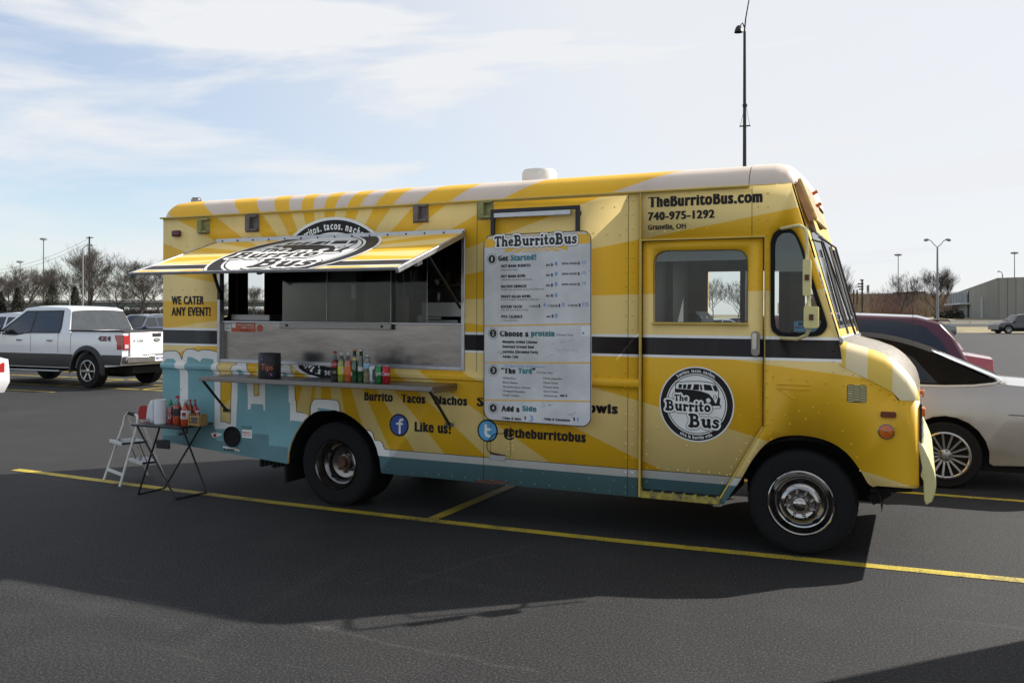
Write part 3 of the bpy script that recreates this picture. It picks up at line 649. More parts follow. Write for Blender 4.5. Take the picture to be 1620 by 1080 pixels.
# sun visor over the windscreen
mb = MB(); P0 = T(1264, 284, .08); P1 = T(1290, 347, .08); VY = .85
mb.add([(P0[0], .08, P0[1]), (P1[0], .08, P1[1]), (P1[0], VY, P1[1]), (P0[0], VY, P0[1])], [(0, 1, 2, 3)])
v = part('sun_visor', mb, 'visor', truck, sm=False); md = v.modifiers.new('t', 'SOLIDIFY'); md.thickness = .02; md.offset = 0
for y in (.08, VY):
    mb = MB(); mb.prism([(P0[0], P0[1]), (P1[0], P1[1]), (P1[0] - .045, P1[1] - .012), (-.845, 2.70)], y - .012, y + .012); part('visor_cheek', mb, 'visor', v, bevel=.004)
for y in (.12, .35):
    mb = MB(); mb.tube([(P1[0] + .0 - .05 * (y > .2), y, P1[1] + .1 + .12 * (y > .2)), (P1[0] + .035 - .05 * (y > .2), y, P1[1] + .12 + .12 * (y > .2))], .013, 8); part('marker_light', mb, 'amber', v)
mb = MB(); mb.tube([(P0[0], .09, P0[1] + .006), (P1[0], .09, P1[1] + .008)], .014, 6).tube([(P1[0], .08, P1[1]), (P1[0], VY, P1[1])], .012, 6); part('visor_rim', mb, 'yellow', v)
# hood
hs = [(-.522, 1.40, 1.572), (-.46, 1.37, 1.553), (-.353, 1.315, 1.525), (-.227, 1.25, 1.478), (-.173, 1.222, 1.445), (-.124, 1.166, 1.404), (-.085, 1.166, 1.36), (-.062, 1.166, 1.329), (-.035, 1.166, 1.29), (-.013, 1.166, 1.235), (-.002, 1.166, 1.18)]
def y0_(x): return 0 if x < -.09 else .09 - math.sqrt(max(0, .0081 - (x + .09) ** 2))
def hring(x, zs, zt, side):
    y0 = y0_(x); P = [(0, 0), (.006, .25), (.022, .5), (.05, .74), (.09, .9), (.15, 1.0)]
    out = [(x, y0 - .002 + a * (1 - y0 / .2), zs + (zt - zs) * b_) for a, b_ in P]
    return out if side == 0 else [(x, 2.2 - p[1], p[2]) for p in out]
for sd in (0, 1):
    mb = MB(); mb.loft([hring(*h, sd) for h in hs]); part('hood_edge', mb, 'hoodart', truck, art=True, ang=60)
M['hoodtop'] = mat('dusty hood top', (.17, .13, .085), .5, var=.5, vscale=26, c2=(.30, .25, .18), coat=.2)
mb = MB(); mb.loft([[(x, .145, zt - .001), (x, .6, zt + .015), (x, 1.1, zt + .02), (x, 1.6, zt + .015), (x, 2.055, zt - .001)] for x, zs, zt in hs]); part('hood', mb, 'hoodtop', truck, ang=60)
mb = MB(); mb.box(-.01, .0, .09, 2.11, .565, 1.175); fp = part('nose_panel', mb, 'yellow', truck)
mb = MB()
for k in range(9): mb.box(.0, .02, .55, 1.65, .70 + k * .045, .72 + k * .045)
part('grille', mb, 'blackmetal', fp, kind='stuff')
for y in (.30, 1.90):
    mb = MB(); mb.lathe([(.12, 0), (.12, .022), (.095, .026), (.09, .01), (0, .03)], (.0, y, .90), 'x', 20); h = part('headlight', mb, 'clearlens', fp)
    mb = MB(); mb.box(.0, .035, y - .10, y + .06, 1.04, 1.10); part('turn_signal', mb, 'amber', fp, bevel=.008)
mb = MB(); mb.box(.0, .014, .07, .12, .66, 1.14); part('bezel', mb, 'blackmetal', fp)
bpr = [T(*p, .08) for p in [(1452, 694), (1461, 706), (1470, 725), (1477, 742), (1480.5, 756), (1481, 768), (1479, 780), (1475, 792), (1465, 798), (1462, 790), (1461, 770), (1461, 760), (1456, 752), (1459, 740), (1455, 718), (1452, 708)]]
mb = MB(); mb.prism(bpr, .06, 2.16); part('bumper', mb, 'bumperyellow', truck, bevel=.008)
for q_ in (.4, 1.8): mb = MB(); mb.bar((-.3, q_, .5), (.03, q_, .56), .06); part('bumper_bracket', mb, 'blackmetal', truck)
# chassis
mb = MB(); mb.box(-6.9, -5.45, .25, 1.95, .42, .60).box(-4.3, -1.4, .25, 1.95, .36, .60).box(-6.9, -.2, .5, .62, .45, .62).box(-6.9, -.2, 1.58, 1.70, .45, .62).box(-.3, -.06, .2, 2.0, .56, .62)
mb.box(-5.5, -4.3, .62, 1.6, .42, .50).box(-1.3, -.25, .45, 1.7, .5, .95)
mb.tube([(-4.89, .3, .36), (-4.89, 1.9, .36)], .06).lathe([(.0, -.16), (.13, -.12), (.16, 0), (.13, .12), (0, .16)], (-4.89, 1.1, .36), 'x', 12).tube([(-.79, .2, .35), (-.79, 2.0, .35)], .04)
mb.tube([(-6.0, 1.6, .38), (-5.5, 1.5, .42), (-4.0, 1.3, .40)], .04)
part('chassis', mb, 'dark', truck, kind='stuff')
mb = MB(); 
for k in range(8): mb.box(-5.9 + k * .05, -5.87 + k * .05, .18, .3, .24 + .01 * (k % 3), .36)
mb.bar((-5.9, .25, .33), (-5.45, .25, .36), .04).bar((-.32, .14, .5), (-.05, .14, .53), .03).bar((-.32, .2, .42), (-.20, .2, .50), .07)
part('hitch_hardware', mb, 'dark', truck, kind='stuff')
for (cx, cz, r, a0) in ((-4.89, .36, .52, 0), (-.77, .37, .50, 0)):
    mb = MB(); o_ = len(mb.v); n = 16; mb.loft([[(cx + (r + .03) * cos(pi * k / n), .02 + j, cz + (r - .02) * sin(pi * k / n)) for k in range(n + 1)] for j in (0, .62)]); part('wheel_arch_liner', mb, 'dark', truck)
    mb = MB(); mb.box(cx - r, cx + r, .64, .66, cz - .05, cz + r); part('wheel_arch_liner', mb, 'dark', truck)
mb = MB(); mb.box(-5.50, -5.47, .06, .55, .14, .62); part('mud_flap', mb, 'rubber', truck)
# wheels
def tyre_prof(r, wd, rin): return [(rin, .018), (rin + .02, .004), (r - .07, .0), (r - .03, .006), (r - .008, .022), (r, .04), (r, wd - .04), (r - .008, wd - .022), (r - .03, wd - .006), (rin, wd - .01)]
def treads(mb, c, r, wd, n=44):
    for k in range(n):
        a = 2 * pi * k / n
        for j in range(3):
            y = c[1] + .04 + (wd - .08) * (j + .5) / 3; aa = a + (j % 2) * pi / n
            p = Vector((c[0] + r * cos(aa), y, c[2] + r * sin(aa))); q = Vector((c[0] + (r + .006) * cos(aa), y, c[2] + (r + .006) * sin(aa)))
            mb.bar(p, q, r * 2 * pi / n * .6, (wd - .08) / 3 * .8, up=(0, 1, 0))
def wheel_front(cx, cz, y, s=1):
    w_ = part('wheel', MB().lathe([(p[0], p[1] if s > 0 else -p[1]) for p in tyre_prof(.382, .215, .225)], (cx, y, cz), 'y', 56), 'rubber', truck, ang=30)
    mb = MB(); treads(mb, (cx, y if s > 0 else y - .215, cz), .380, .215); part('tread', mb, 'rubber', w_, kind='stuff', sm=False)
    pr = [(.232, .012), (.236, .0), (.228, -.006), (.218, .0), (.212, .02), (.196, .034), (.188, .05), (.178, .052), (.165, .03), (.148, -.002), (.130, -.022), (.112, -.028), (.104, -.020), (.100, -.018), (.060, -.018), (.058, -.024), (.056, -.05), (.045, -.066), (.02, -.072), (0, -.073)]
    rm = part('rim', MB().lathe([(a, b_ * s) for a, b_ in pr], (cx, y, cz), 'y', 48), 'chrome', w_, ang=45)
    mb = MB()
    for k in range(8):
        a = 2 * pi * k / 8 + .3; mb.lathe([(.0135, -.016 * s), (.0135, -.03 * s), (.010, -.04 * s), (.004, -.046 * s), (0, -.047 * s)], (cx + .082 * cos(a), y, cz + .082 * sin(a)), 'y', 10)
    part('lug_nuts', mb, 'chrome', rm)
    mb = MB()
    for k in range(5):
        a = 2 * pi * k / 5 + .35
        c_, s_ = cos(a), sin(a); vs = [(cx + (.164 + .013 * cos(q)) * c_ - .026 * sin(q) * s_, y + (.018 + (.013 * cos(q)) * 1.35) * s - .003 * s, cz + (.164 + .013 * cos(q)) * s_ + .026 * sin(q) * c_) for q in [2 * pi * i / 10 for i in range(10)]]
        mb.add(vs, [tuple(range(10))])
    part('vent_hole', mb, 'dark', rm, sm=False)
wheel_front(-.785, .385, .035); wheel_front(-.785, .385, 2.165, -1)
def wheel_rear(cx, cz, y, s=1):
    w_ = part('wheel', MB().lathe([(p[0], p[1] * s) for p in tyre_prof(.39, .215, .215)], (cx, y, cz), 'y', 56), 'rubber', truck, ang=30)
    mb = MB(); treads(mb, (cx, y if s > 0 else y - .215, cz), .383, .215); part('tread', mb, 'rubber', w_, kind='stuff', sm=False)
    part('inner_tyre', MB().lathe([(p[0], (p[1] + .25) * s) for p in tyre_prof(.385, .215, .15)], (cx, y, cz), 'y', 40), 'rubber', w_)
    pr = [(.222, .012), (.226, .0), (.218, -.010), (.208, .002), (.204, .03), (.196, .05), (.188, .09), (.165, .10), (.155, .125), (.14, .155), (.10, .165), (.075, .165), (.07, .14), (.045, .135), (.04, .10), (0, .10)]
    rm = part('rim', MB().lathe([(a, b_ * s) for a, b_ in pr], (cx, y, cz), 'y', 44), 'dullchrome', w_, ang=45)
    mb = MB(); mb.lathe([(.068, .137 * s), (.04, .130 * s), (.038, .098 * s), (0, .096 * s)], (cx, y, cz), 'y', 20)
    for k in range(8):
        a = 2 * pi * k / 8; mb.lathe([(.011, .163 * s), (.011, .145 * s), (0, .144 * s)], (cx + .09 * cos(a), y, cz + .09 * sin(a)), 'y', 8)
    part('hub', mb, 'rust', rm)
    mb = MB()
    for k in range(4):
        a = 2 * pi * k / 4 + .9
        c_, s_ = cos(a), sin(a); mb.add([(cx + (.158 + .012 * cos(q)) * c_ - .022 * sin(q) * s_, y + (.113 - .012 * cos(q) * 2.2) * s, cz + (.158 + .012 * cos(q)) * s_ + .022 * sin(q) * c_) for q in [2 * pi * i / 10 for i in range(10)]], [tuple(range(10))])
    part('vent_hole', mb, 'dark', rm, sm=False)
wheel_rear(-4.885, .358, .022); wheel_rear(-4.885, .358, 2.178, -1)
# cab window, door window
seal = part('window_seal', flat_mesh([[ (p[0] + (p[0] + .83) * .02, p[1] + (p[1] - 1.98) * .012) for p in cabwin]], [[(p[0] * .84 + .16 * -.845, p[1] + (1.98 - p[1]) * .062) for p in cabwin]], fn=fx(-.007)), 'rubber', truck, sm=False)
md = seal.modifiers.new('t', 'SOLIDIFY'); md.thickness = .02; md.offset = -1
part('window_pane', flat_mesh([[(p[0] * .85 + .15 * -.845, p[1] + (1.98 - p[1]) * .055) for p in cabwin]], fn=fx(.012)), 'glass', truck, sm=False)
P_ = [(p[0] * .85 + .15 * -.845, p[1] + (1.98 - p[1]) * .055) for p in cabwin]
me = flat_mesh([P_], fn=fx(.014), clip=[(2.07, 1)]); part('shade_band', me, 'cabtint', truck, sm=False)
part('window_pane', flat_mesh([doorwin], fn=fx(.034)), 'glass', door, sm=False)
part('shade_band', flat_mesh([doorwin], fn=fx(.036), clip=[(2.165, 1)]), 'cabtint', door, sm=False)
dw = [(p[0] + (p[0] + 1.53) * .015, p[1] + (p[1] - 1.97) * .02) for p in doorwin]
part('window_trim', flat_mesh([dw], [doorwin], fn=fx(.018)), 'blackmetal', door, sm=False)
mb = MB(); mb.box(-1.895, -1.165, -.004, .022, 1.678, 1.694); part('window_sill', mb, 'yellow', door, bevel=.004)
# door handle
mb = MB(); hx = T(1195, 545); mb.prism(rrect(hx[0] - .031, hx[0] + .031, 1.45, 1.635, .028), .003, .021); h = part('door_handle', mb, 'dullchrome', door, bevel=.004)
mb = MB(); mb.prism(rrect(hx[0] - .02, hx[0] + .012, 1.50, 1.62, .012), -.022, .0); part('grip', mb, 'chrome', h, bevel=.006)
# mirror and arm on the near side
yt = -.24; pm = [(1236, 361.5, 0), (1240, 361, -.03), (1256, 358, -.16), (1266, 357, -.22), (1273, 361, yt), (1276, 373, yt), (1277, 420, yt), (1279, 470, yt), (1281, 505, yt), (1281, 519, yt), (1276, 530, -.22), (1262, 536, -.14), (1240, 535, -.03), (1236, 534.5, 0)]
mb = MB(); mb.tube([(T(a, b_, c)[0], c, T(a, b_, c)[1]) for a, b_, c in pm], .013, 8)
arm = part('mirror_bracket', mb, 'cream', truck)
for (px0, py0, px1, py1) in ((1269.5, 410, 1284, 468), (1271, 484.5, 1296, 519)):
    a = T(px0, py0, yt - .03); c = T(px1, py1, yt - .03); mb = MB(); mb.prism(rrect(a[0] + .004, c[0] - .004, c[1], a[1], .014, 4), -.03, .012)
    mr_ = part('mirror', mb, 'mirrorglass', truck, bevel=.012, segs=3); mr_.location = (-PX + 0, yt - .02, 0)
    mb = MB(); mb.box((a[0] + c[0]) / 2 - .012, (a[0] + c[0]) / 2 + .016, -.045, -.025, (a[1] + c[1]) / 2 - .02, (a[1] + c[1]) / 2 + .02); part('clamp', mb, 'rust', mr_)
# inside the cab
mb = MB(); s0 = T(1105, 510, 1.0); 
mb.loft([[(-1.80, y, 1.1), (-1.86, y, 1.5), (-1.84, y, 1.74), (-1.78, y, 1.78), (-1.72, y, 1.72), (-1.72, y, 1.4), (-1.66, y, 1.12)] for y in (.95, 1.0, 1.4, 1.45)], closed=True).box(-1.75, -1.3, .95, 1.45, 1.02, 1.14)
part('driver_seat', mb, mat('grey seat', (.30, .31, .33), .6), truck, ang=60)
mb = MB(); mb.lathe([(.20, 0), (.212, .012), (.22, 0), (.212, -.012), (.20, 0)], (0, 0, 0), 'z', 24).bar((-.2, 0, 0), (.2, 0, 0), .02).tube([(0, 0, 0), (0, 0, -.45)], .02)
sw = part('steering_wheel', mb, 'blackmetal', truck); sw.location = (-PX - .90, 1.25, 1.66); sw.rotation_euler = (0, rad(-30), 0)
mb = MB(); mb.box(-.78, -.56, .1, 2.1, 1.25, 1.58); part('dashboard', mb, mat('pale blue dash', (.20, .30, .33), .5), truck, bevel=.02)
sflat(*px_rect((1256, 508), (1300, 525), .02), .02, 'twblue', 'window_sticker')
part('lettering', tri_mesh([tx('BIBLE LITERACY', (1258, 519), (1280, 519), 2.2, .018, .04)], fx(.018)), 'signblack', truck, sm=False)
sflat(*px_rect((1263, 509.5), (1270, 515), .018), .018, 'signblack', 'window_sticker')
# marker lights, vent
mb = MB(); a = T(1393, 650); c = T(1418, 661); mb.prism(rrect(a[0], c[0], c[1] + .002, a[1], .012), -.018, 0); part('marker_light', mb, 'brownlens', truck, bevel=.007)
c = T(1402, 682); mb = MB(); mb.lathe([(.050, 0), (.050, -.012), (.044, -.014), (.0, -.019)], (c[0], 0, c[1]), 'y', 28); k_ = part('side_reflector', mb, 'amber', truck)
mb = MB(); mb.lathe([(.052, -.001), (.053, -.013), (.048, -.0155), (.045, -.012)], (c[0], 0, c[1]), 'y', 28).lathe([(.007, -.018), (.006, -.022), (0, -.023)], (c[0], 0, c[1]), 'y', 8); part('reflector_rim', mb, 'dullchrome', k_)
mb = MB(); a = T(1340, 608); c = T(1371, 637); mb.prism(rrect(a[0], c[0], c[1], a[1], .012), -.001, .0); vt = part('louvre_vent', mb, 'dark', truck)
for i in range(3):
    for k in range(10):
        zz = c[1] + .008 + k * (a[1] - c[1] - .016) / 9; xx = a[0] + .004 + i * (c[0] - a[0] - .004) / 3; mb = MB(); mb.bar((xx, -.004, zz + (.005 if i == 1 else 0)), (xx + .0405, -.004, zz + (.005 if i == 1 else 0)), .003, .0062); part('slat', mb, 'cream', vt, sm=False)
a = T(274, 365); c = T(287, 374); mb = MB(); mb.box(a[0], c[0], -.03, 0, c[1], a[1]); part('marker_light', mb, 'darkred', truck, bevel=.012)
# embossed arrow on the cowl
ar = [z8 for z8 in [(1120, 625), (1385, 630), (1385, 668), (1280, 665), (1275, 745), (1120, 655)]]
z8f = lambda p: T(p[0] / 4.909 + 1000, p[1] / 4.909 + 480)
mb = MB()
pts = [z8f(p) for p in [(1120, 655), (1385, 668), (1385, 632), (1120, 625)]]
for i in range(2, 3): mb.bar((pts[i][0], -.002, pts[i][1]), (pts[(i + 1) % 4][0], -.002, pts[(i + 1) % 4][1]), .007, .007)
mb.bar((pts[0][0], -.002, pts[0][1]), (pts[1][0], -.002, pts[1][1]), .007, .007)
q = [z8f(p) for p in [(1130, 660), (1270, 745), (1278, 690), (1282, 672)]]
for i in range(3): mb.bar((q[i][0], -.002, q[i][1]), (q[i + 1][0], -.002, q[i + 1][1]), .007, .007)
part('embossed_arrow', mb, 'art', truck, art=True)
# step tread under the door
mb = MB(); mb.box(-1.985, -1.36, -.012, .10, .325, .385); st = part('door_step', mb, mat('chipped yellow step', (.50, .40, .05), .6, var=.1, vscale=25, c2=(.06, .06, .06)), truck, bevel=.006)
for k in range(7): mb = MB(); mb.box(-1.96 + k * .085, -1.90 + k * .085, -.016, .09, .383, .389); part('step_tread', mb, 'dark', st)
# vertical seams / door track
mb = MB(); mb.box(-1.993, -1.977, -.016, .02, .33, 2.70).box(-1.043, -1.035, -.005, .02, .93, 2.33); part('door_track', mb, 'yellow', truck, bevel=.004)
mb = MB(); mb.bar((-1.05, .002, .93), (-1.37, .002, .36), .010, .012).box(-1.98, -1.04, -.008, .02, 2.326, 2.338); part('door_frame', mb, 'yellow', truck)
mb = MB(); mb.box(-2.085, -2.082, -.0015, .0, .33, 2.70).box(-3.42, -3.417, -.0015, 0, 1.26, 2.70).box(-1.137, -1.134, -.0015, 0, 2.34, 2.70).box(-3.35, -3.347, -.0012, 0, .33, 1.13); part('panel_seam', mb, 'dark', truck)
# rivets
mb = MB()
def rivet(x, z, y=0, r=.0075):
    yy = y - side_y(x, z)
    if x > -.09: return
    n = 6; o = len(mb.v); mb.v += [(x + r * cos(2 * pi * k / n), yy, z + r * sin(2 * pi * k / n)) for k in range(n)] + [(x + r * .6 * cos(2 * pi * k / n), yy - r * .6, z + r * .6 * sin(2 * pi * k / n)) for k in range(n)]
    for k in range(n): mb.f.append((o + k, o + (k + 1) % n, o + n + (k + 1) % n, o + n + k))
    mb.f.append(tuple(o + n + k for k in range(n)))
def rrow(p, q, d):
    l = math.hypot(q[0] - p[0], q[1] - p[1]); n = max(1, round(l / d))
    for i in range(n + 1): rivet(p[0] + (q[0] - p[0]) * i / n, p[1] + (q[1] - p[1]) * i / n)
for x in (-2.045, -2.10): rrow((x, .40), (x, 2.65), .115)
rrow((-1.02, .95), (-1.02, 2.65), .10); rrow((-1.09, 2.37), (-1.09, 2.65), .09)
for z in (1.265, 1.152): rrow((-5.2, z), (-2.12, z), .16) if z < 1.2 else (rrow((-6.95, z), (-6.32, z), .12), rrow((-3.45, z), (-2.12, z), .11))
rrow((-4.3, .36), (-2.1, .35), .13)
rrow((-1.9, 2.39), (-1.15, 2.41), .11); rrow((-1.9, 2.68), (-1.15, 2.68), .14)
rrow((-.98, 1.30), (-.25, 1.235), .12); rrow((-.56, 1.5), (-.56, 1.35), .06); rrow((-.99, .99), (-.60, 1.12), .10); rrow((-.56, 1.12), (-.45, 1.20), .06)
for x, z in ((-.86, .96), (-.75, 1.0), (-.66, 1.05), (-.50, .93), (-.44, .84), (-.40, .75), (-.38, .66), (-.1, .6), (-1.0, .88), (-.99, .84), (-1.1, .74), (-1.15, .66)): rivet(x, z)
rrow((-.49, 1.368), (-.19, 1.21), .075); rrow((-.16, 1.17), (-.10, 1.145), .03)
rrow((-3.28, 2.36 + .12), (-2.15, 2.36 + .02), .11); rrow((-2.3, 2.60), (-2.2, 2.6), .1)
rrow((-6.9, 2.43), (-6.45, 2.41), .12); rrow((-6.9, 1.98), (-6.4, 1.98), .15)
for x in (-3.08, -3.12): rrow((x, .62), (x, .80), .04)
rrow((-3.3, .93), (-2.3, .90), .22); rrow((-3.0, .45), (-2.2, .44), .2)
part('rivets', mb, 'art', truck, kind='stuff', art=True)
mb = MB(); rrow((-6.9, .45), (-5.5, .36), .18); rrow((-6.9, .98), (-6.6, .98), .14); rrow((-5.58, .85), (-5.5, .55), .08); rrow((-6.95, 1.152), (-6.3, 1.152), .16)
for v_ in range(len(mb.v)): mb.v[v_] = (mb.v[v_][0], mb.v[v_][1] - .002, mb.v[v_][2])
part('rivets', mb, 'teal', truck, kind='stuff')
mb = MB()
_y = fd()(0, 0)[1]
def rv2(x, z):
    n = 6; r = .006; o = len(mb.v); mb.v += [(x + r * cos(2 * pi * k / n), _y, z + r * sin(2 * pi * k / n)) for k in range(n)] + [(x, _y - r * .7, z)]
    for k in range(n): mb.f.append((o + k, o + (k + 1) % n, o + n))
for k in range(18): rv2(-1.935, .45 + k * .105); rv2(-1.085, 1.0 + k * .072)
for k in range(9): rv2(-1.85 + k * .085, 2.27); rv2(-1.85 + k * .08, .56)
for k in range(7): rv2(-1.14 - k * .035, .86 - k * .062)
for x, z in ((-1.88, 1.35), (-1.88, 1.2), (-1.86, .88), (-1.2, 1.1), (-1.22, 1.0), (-1.2, .9), (-1.62, .75)): rv2(x, z)
part('rivets', mb, 'art', door, kind='stuff', art=True)
# awning brackets on the roof line
def bracket(px0, py0, px1, py1, mt):
    a = T(px0, py0); c = T(px1, py1); x0, x1, z1, z0 = a[0], c[0], a[1], c[1]; w_ = x1 - x0
    mb = MB(); mb.box(x0, x1, -.008, 0, z0, z1); p_ = part('awning_bracket', mb, mt, truck, bevel=.002)
    mb = MB(); mb.box(x0 + w_ * .18, x0 + w_ * .50, -.05, -.008, z0 + .01, z1 - .01); mb.box(x0 + w_ * .5, x1 - .006, -.045, -.008, z0 + .01, z0 + .03).box(x0 + w_ * .5, x1 - .006, -.045, -.008, z1 - .03, z1 - .01); part('channel', mb, mt, p_, bevel=.003)
bracket(314, 345, 332, 370, 'olive'); bracket(389, 340, 410, 367, 'bracketgrey'); bracket(654, 323, 678, 352, 'bracketgrey'); bracket(756, 317, 781, 347, 'olive')
# menu hanger
a = T(780, 334); c = T(920, 325); mb = MB(); zt = 2.625
mb.box(a[0], c[0], -.05, -.025, zt - .03, zt).box(a[0], a[0] + .035, -.05, -.025, 2.3, zt - .03).box(c[0] - .035, c[0], -.05, -.025, 2.3, zt - .03)
hg = part('menu_hanger', mb, 'blackmetal', truck, bevel=.003)
mb = MB(); mb.box(a[0] + .04, c[0] - .07, -.07, -.03, zt - .075, zt - .035); part('hanger_rail', mb, 'alu', hg, bevel=.004)
mb = MB(); mb.box(a[0], a[0] + .03, -.025, 0, 2.55, 2.58).box(c[0] - .03, c[0], -.025, 0, 2.55, 2.58); part('standoff', mb, 'blackmetal', hg)

# ---------------------------------------------------------------- decals
def decal(polys, mt, level, name='decal', holes=(), clip=None, par=truck, fn=None, zc=ZC, xc=()):
    me = flat_mesh(polys, holes, xc=xc, zc=zc, fn=fn or S_(level), name=name, clip=clip)
    if not len(me.polygons): return None
    return part(name, me, mt, par, sm=True, ang=30)
q4 = lambda x, y: T(x / 5.4 + 250, y / 5.4 + 540)
def Q(pts, f=q4): return [f(*p) for p in pts]
base_x = [(-7.0, .44)]
skirt = [(-7.0, .441), (-5.412, .331)]
arch_l = [p for p in rear_arch if p[0] < -5.0]
drip = Q([(34, 105), (45, 88), (65, 79), (155, 79), (178, 95), (190, 118), (205, 156), (212, 110), (222, 85), (248, 64), (300, 65), (325, 72), (345, 83), (365, 72), (385, 68), (440, 72), (480, 80), (508, 92)])
drip[0] = (-7.0, drip[0][1])
W1 = drip + Q([(520, 130), (533, 158), (522, 190), (522, 215), (532, 262), (534, 300), (537, 340), (537, 680), (558, 686), (575, 684), (592, 692), (618, 703), (622, 570), (628, 345), (632, 300), (636, 255), (637, 235), (652, 200), (690, 176), (715, 172), (742, 176), (768, 200), (785, 238), (795, 265), (795, 300), (800, 345), (818, 350), (822, 462), (862, 462), (863, 350), (905, 340), (1035, 310), (1035, 262), (1030, 225), (1058, 200), (1095, 195), (1132, 203), (1150, 225), (1165, 280), (1165, 318), (1170, 370), (1173, 495), (1180, 508), (1184, 600), (1215, 603), (1242, 612)])
W1 += [p for p in arch_l[::-1] if p[1] < W1[-1][1]] + [(-5.412, .331), (-7.0, .441)]
decal([W1], 'white', 1, 'skyline_graphic')
tw = Q([(32, 212), (50, 170), (75, 146), (135, 146), (155, 178), (163, 222), (188, 235), (188, 560), (257, 560), (257, 262), (243, 232), (248, 160), (255, 131), (290, 134), (325, 152), (360, 172), (372, 152), (388, 141), (475, 152), (470, 240), (482, 262), (485, 750), (500, 748), (500, 745), (668, 748), (672, 590), (680, 470), (680, 352), (760, 352), (768, 478), (768, 580), (790, 578), (795, 530), (898, 536), (903, 588), (915, 588), (915, 352), (1115, 362), (1117, 520), (1127, 525), (1130, 692), (1138, 671), (1235, 684)])
tw[0] = (-7.0, tw[0][1]); tw += [p for p in arch_l[::-1] if p[1] < tw[-1][1]] + [(-5.412, .331), (-7.0, .441)]
decal([tw], 'teal', 2, 'skyline_graphic')
for pp in ([(690, 240), (720, 237), (746, 262), (746, 302), (692, 300)], [(1068, 262), (1105, 264), (1110, 312), (1076, 308)]): decal([Q(pp)], 'teal', 2, 'skyline_graphic')
dk = Q([(32, 800), (150, 806), (190, 700), (300, 700), (470, 705), (497, 760), (500, 845), (560, 852), (700, 862), (712, 716), (803, 722), (803, 785), (948, 796), (948, 886), (1108, 903)]); dk[0] = (-7.0, dk[0][1]); dk.append((-5.41, dk[-1][1]))
decal([dk + [(-5.412, .331), (-7.0, .441)]], 'teald', 3, 'skyline_graphic')
# outlines
def outl(pts, w_=.006, lv=3): decal(strokes(pts, w_, 6), 'black', lv, 'outline')
outl(drip); outl(Q([(533, 158), (522, 190), (522, 215), (532, 262), (534, 300), (537, 340), (537, 680), (558, 686), (575, 684), (592, 692), (618, 703), (622, 570), (628, 345)]), .005)
outl(Q([(637, 300), (637, 235), (652, 200), (690, 176), (715, 172), (742, 176), (768, 200), (785, 238), (795, 265), (795, 300)]), .005); outl(Q([(818, 350), (822, 462), (862, 462), (863, 350)]), .005)
outl(Q([(1035, 310), (1035, 262), (1030, 225), (1058, 200), (1095, 195), (1132, 203), (1150, 225), (1165, 280), (1170, 370), (1173, 495), (1180, 508), (1184, 600), (1215, 603), (1242, 612)]), .005)
q6 = lambda x, y: T(x / 5.4 + 420, y / 5.4 + 620)
hump = spline(Q([(385, 200), (386, 130), (400, 85), (430, 60), (590, 66), (622, 85), (632, 110), (636, 170)], q6), 3)
arch_top = [p for p in rear_arch if p[0] > hump[0][0] and p[0] < hump[-1][0]]
decal([hump + arch_top[::-1]], 'white', 1, 'skyline_graphic'); outl(hump, .005)
decal([Q([(447, 132), (565, 150), (568, 158), (520, 158), (447, 158)], q6)], 'teal', 2, 'skyline_graphic')
hb = spline(Q([(866, 324), (895, 330), (918, 352), (926, 385), (934, 408), (965, 412), (998, 432), (1013, 475), (1032, 491)], q6), 3)
decal([hb + Q([(1060, 494), (1060, 549), (965, 542)], q6) + [p for p in rear_arch[::-1] if hb[0][0] < p[0] < -4.37 and .5 < p[1] < hb[0][1]]], 'white', 1, 'skyline_graphic'); outl(hb, .005)
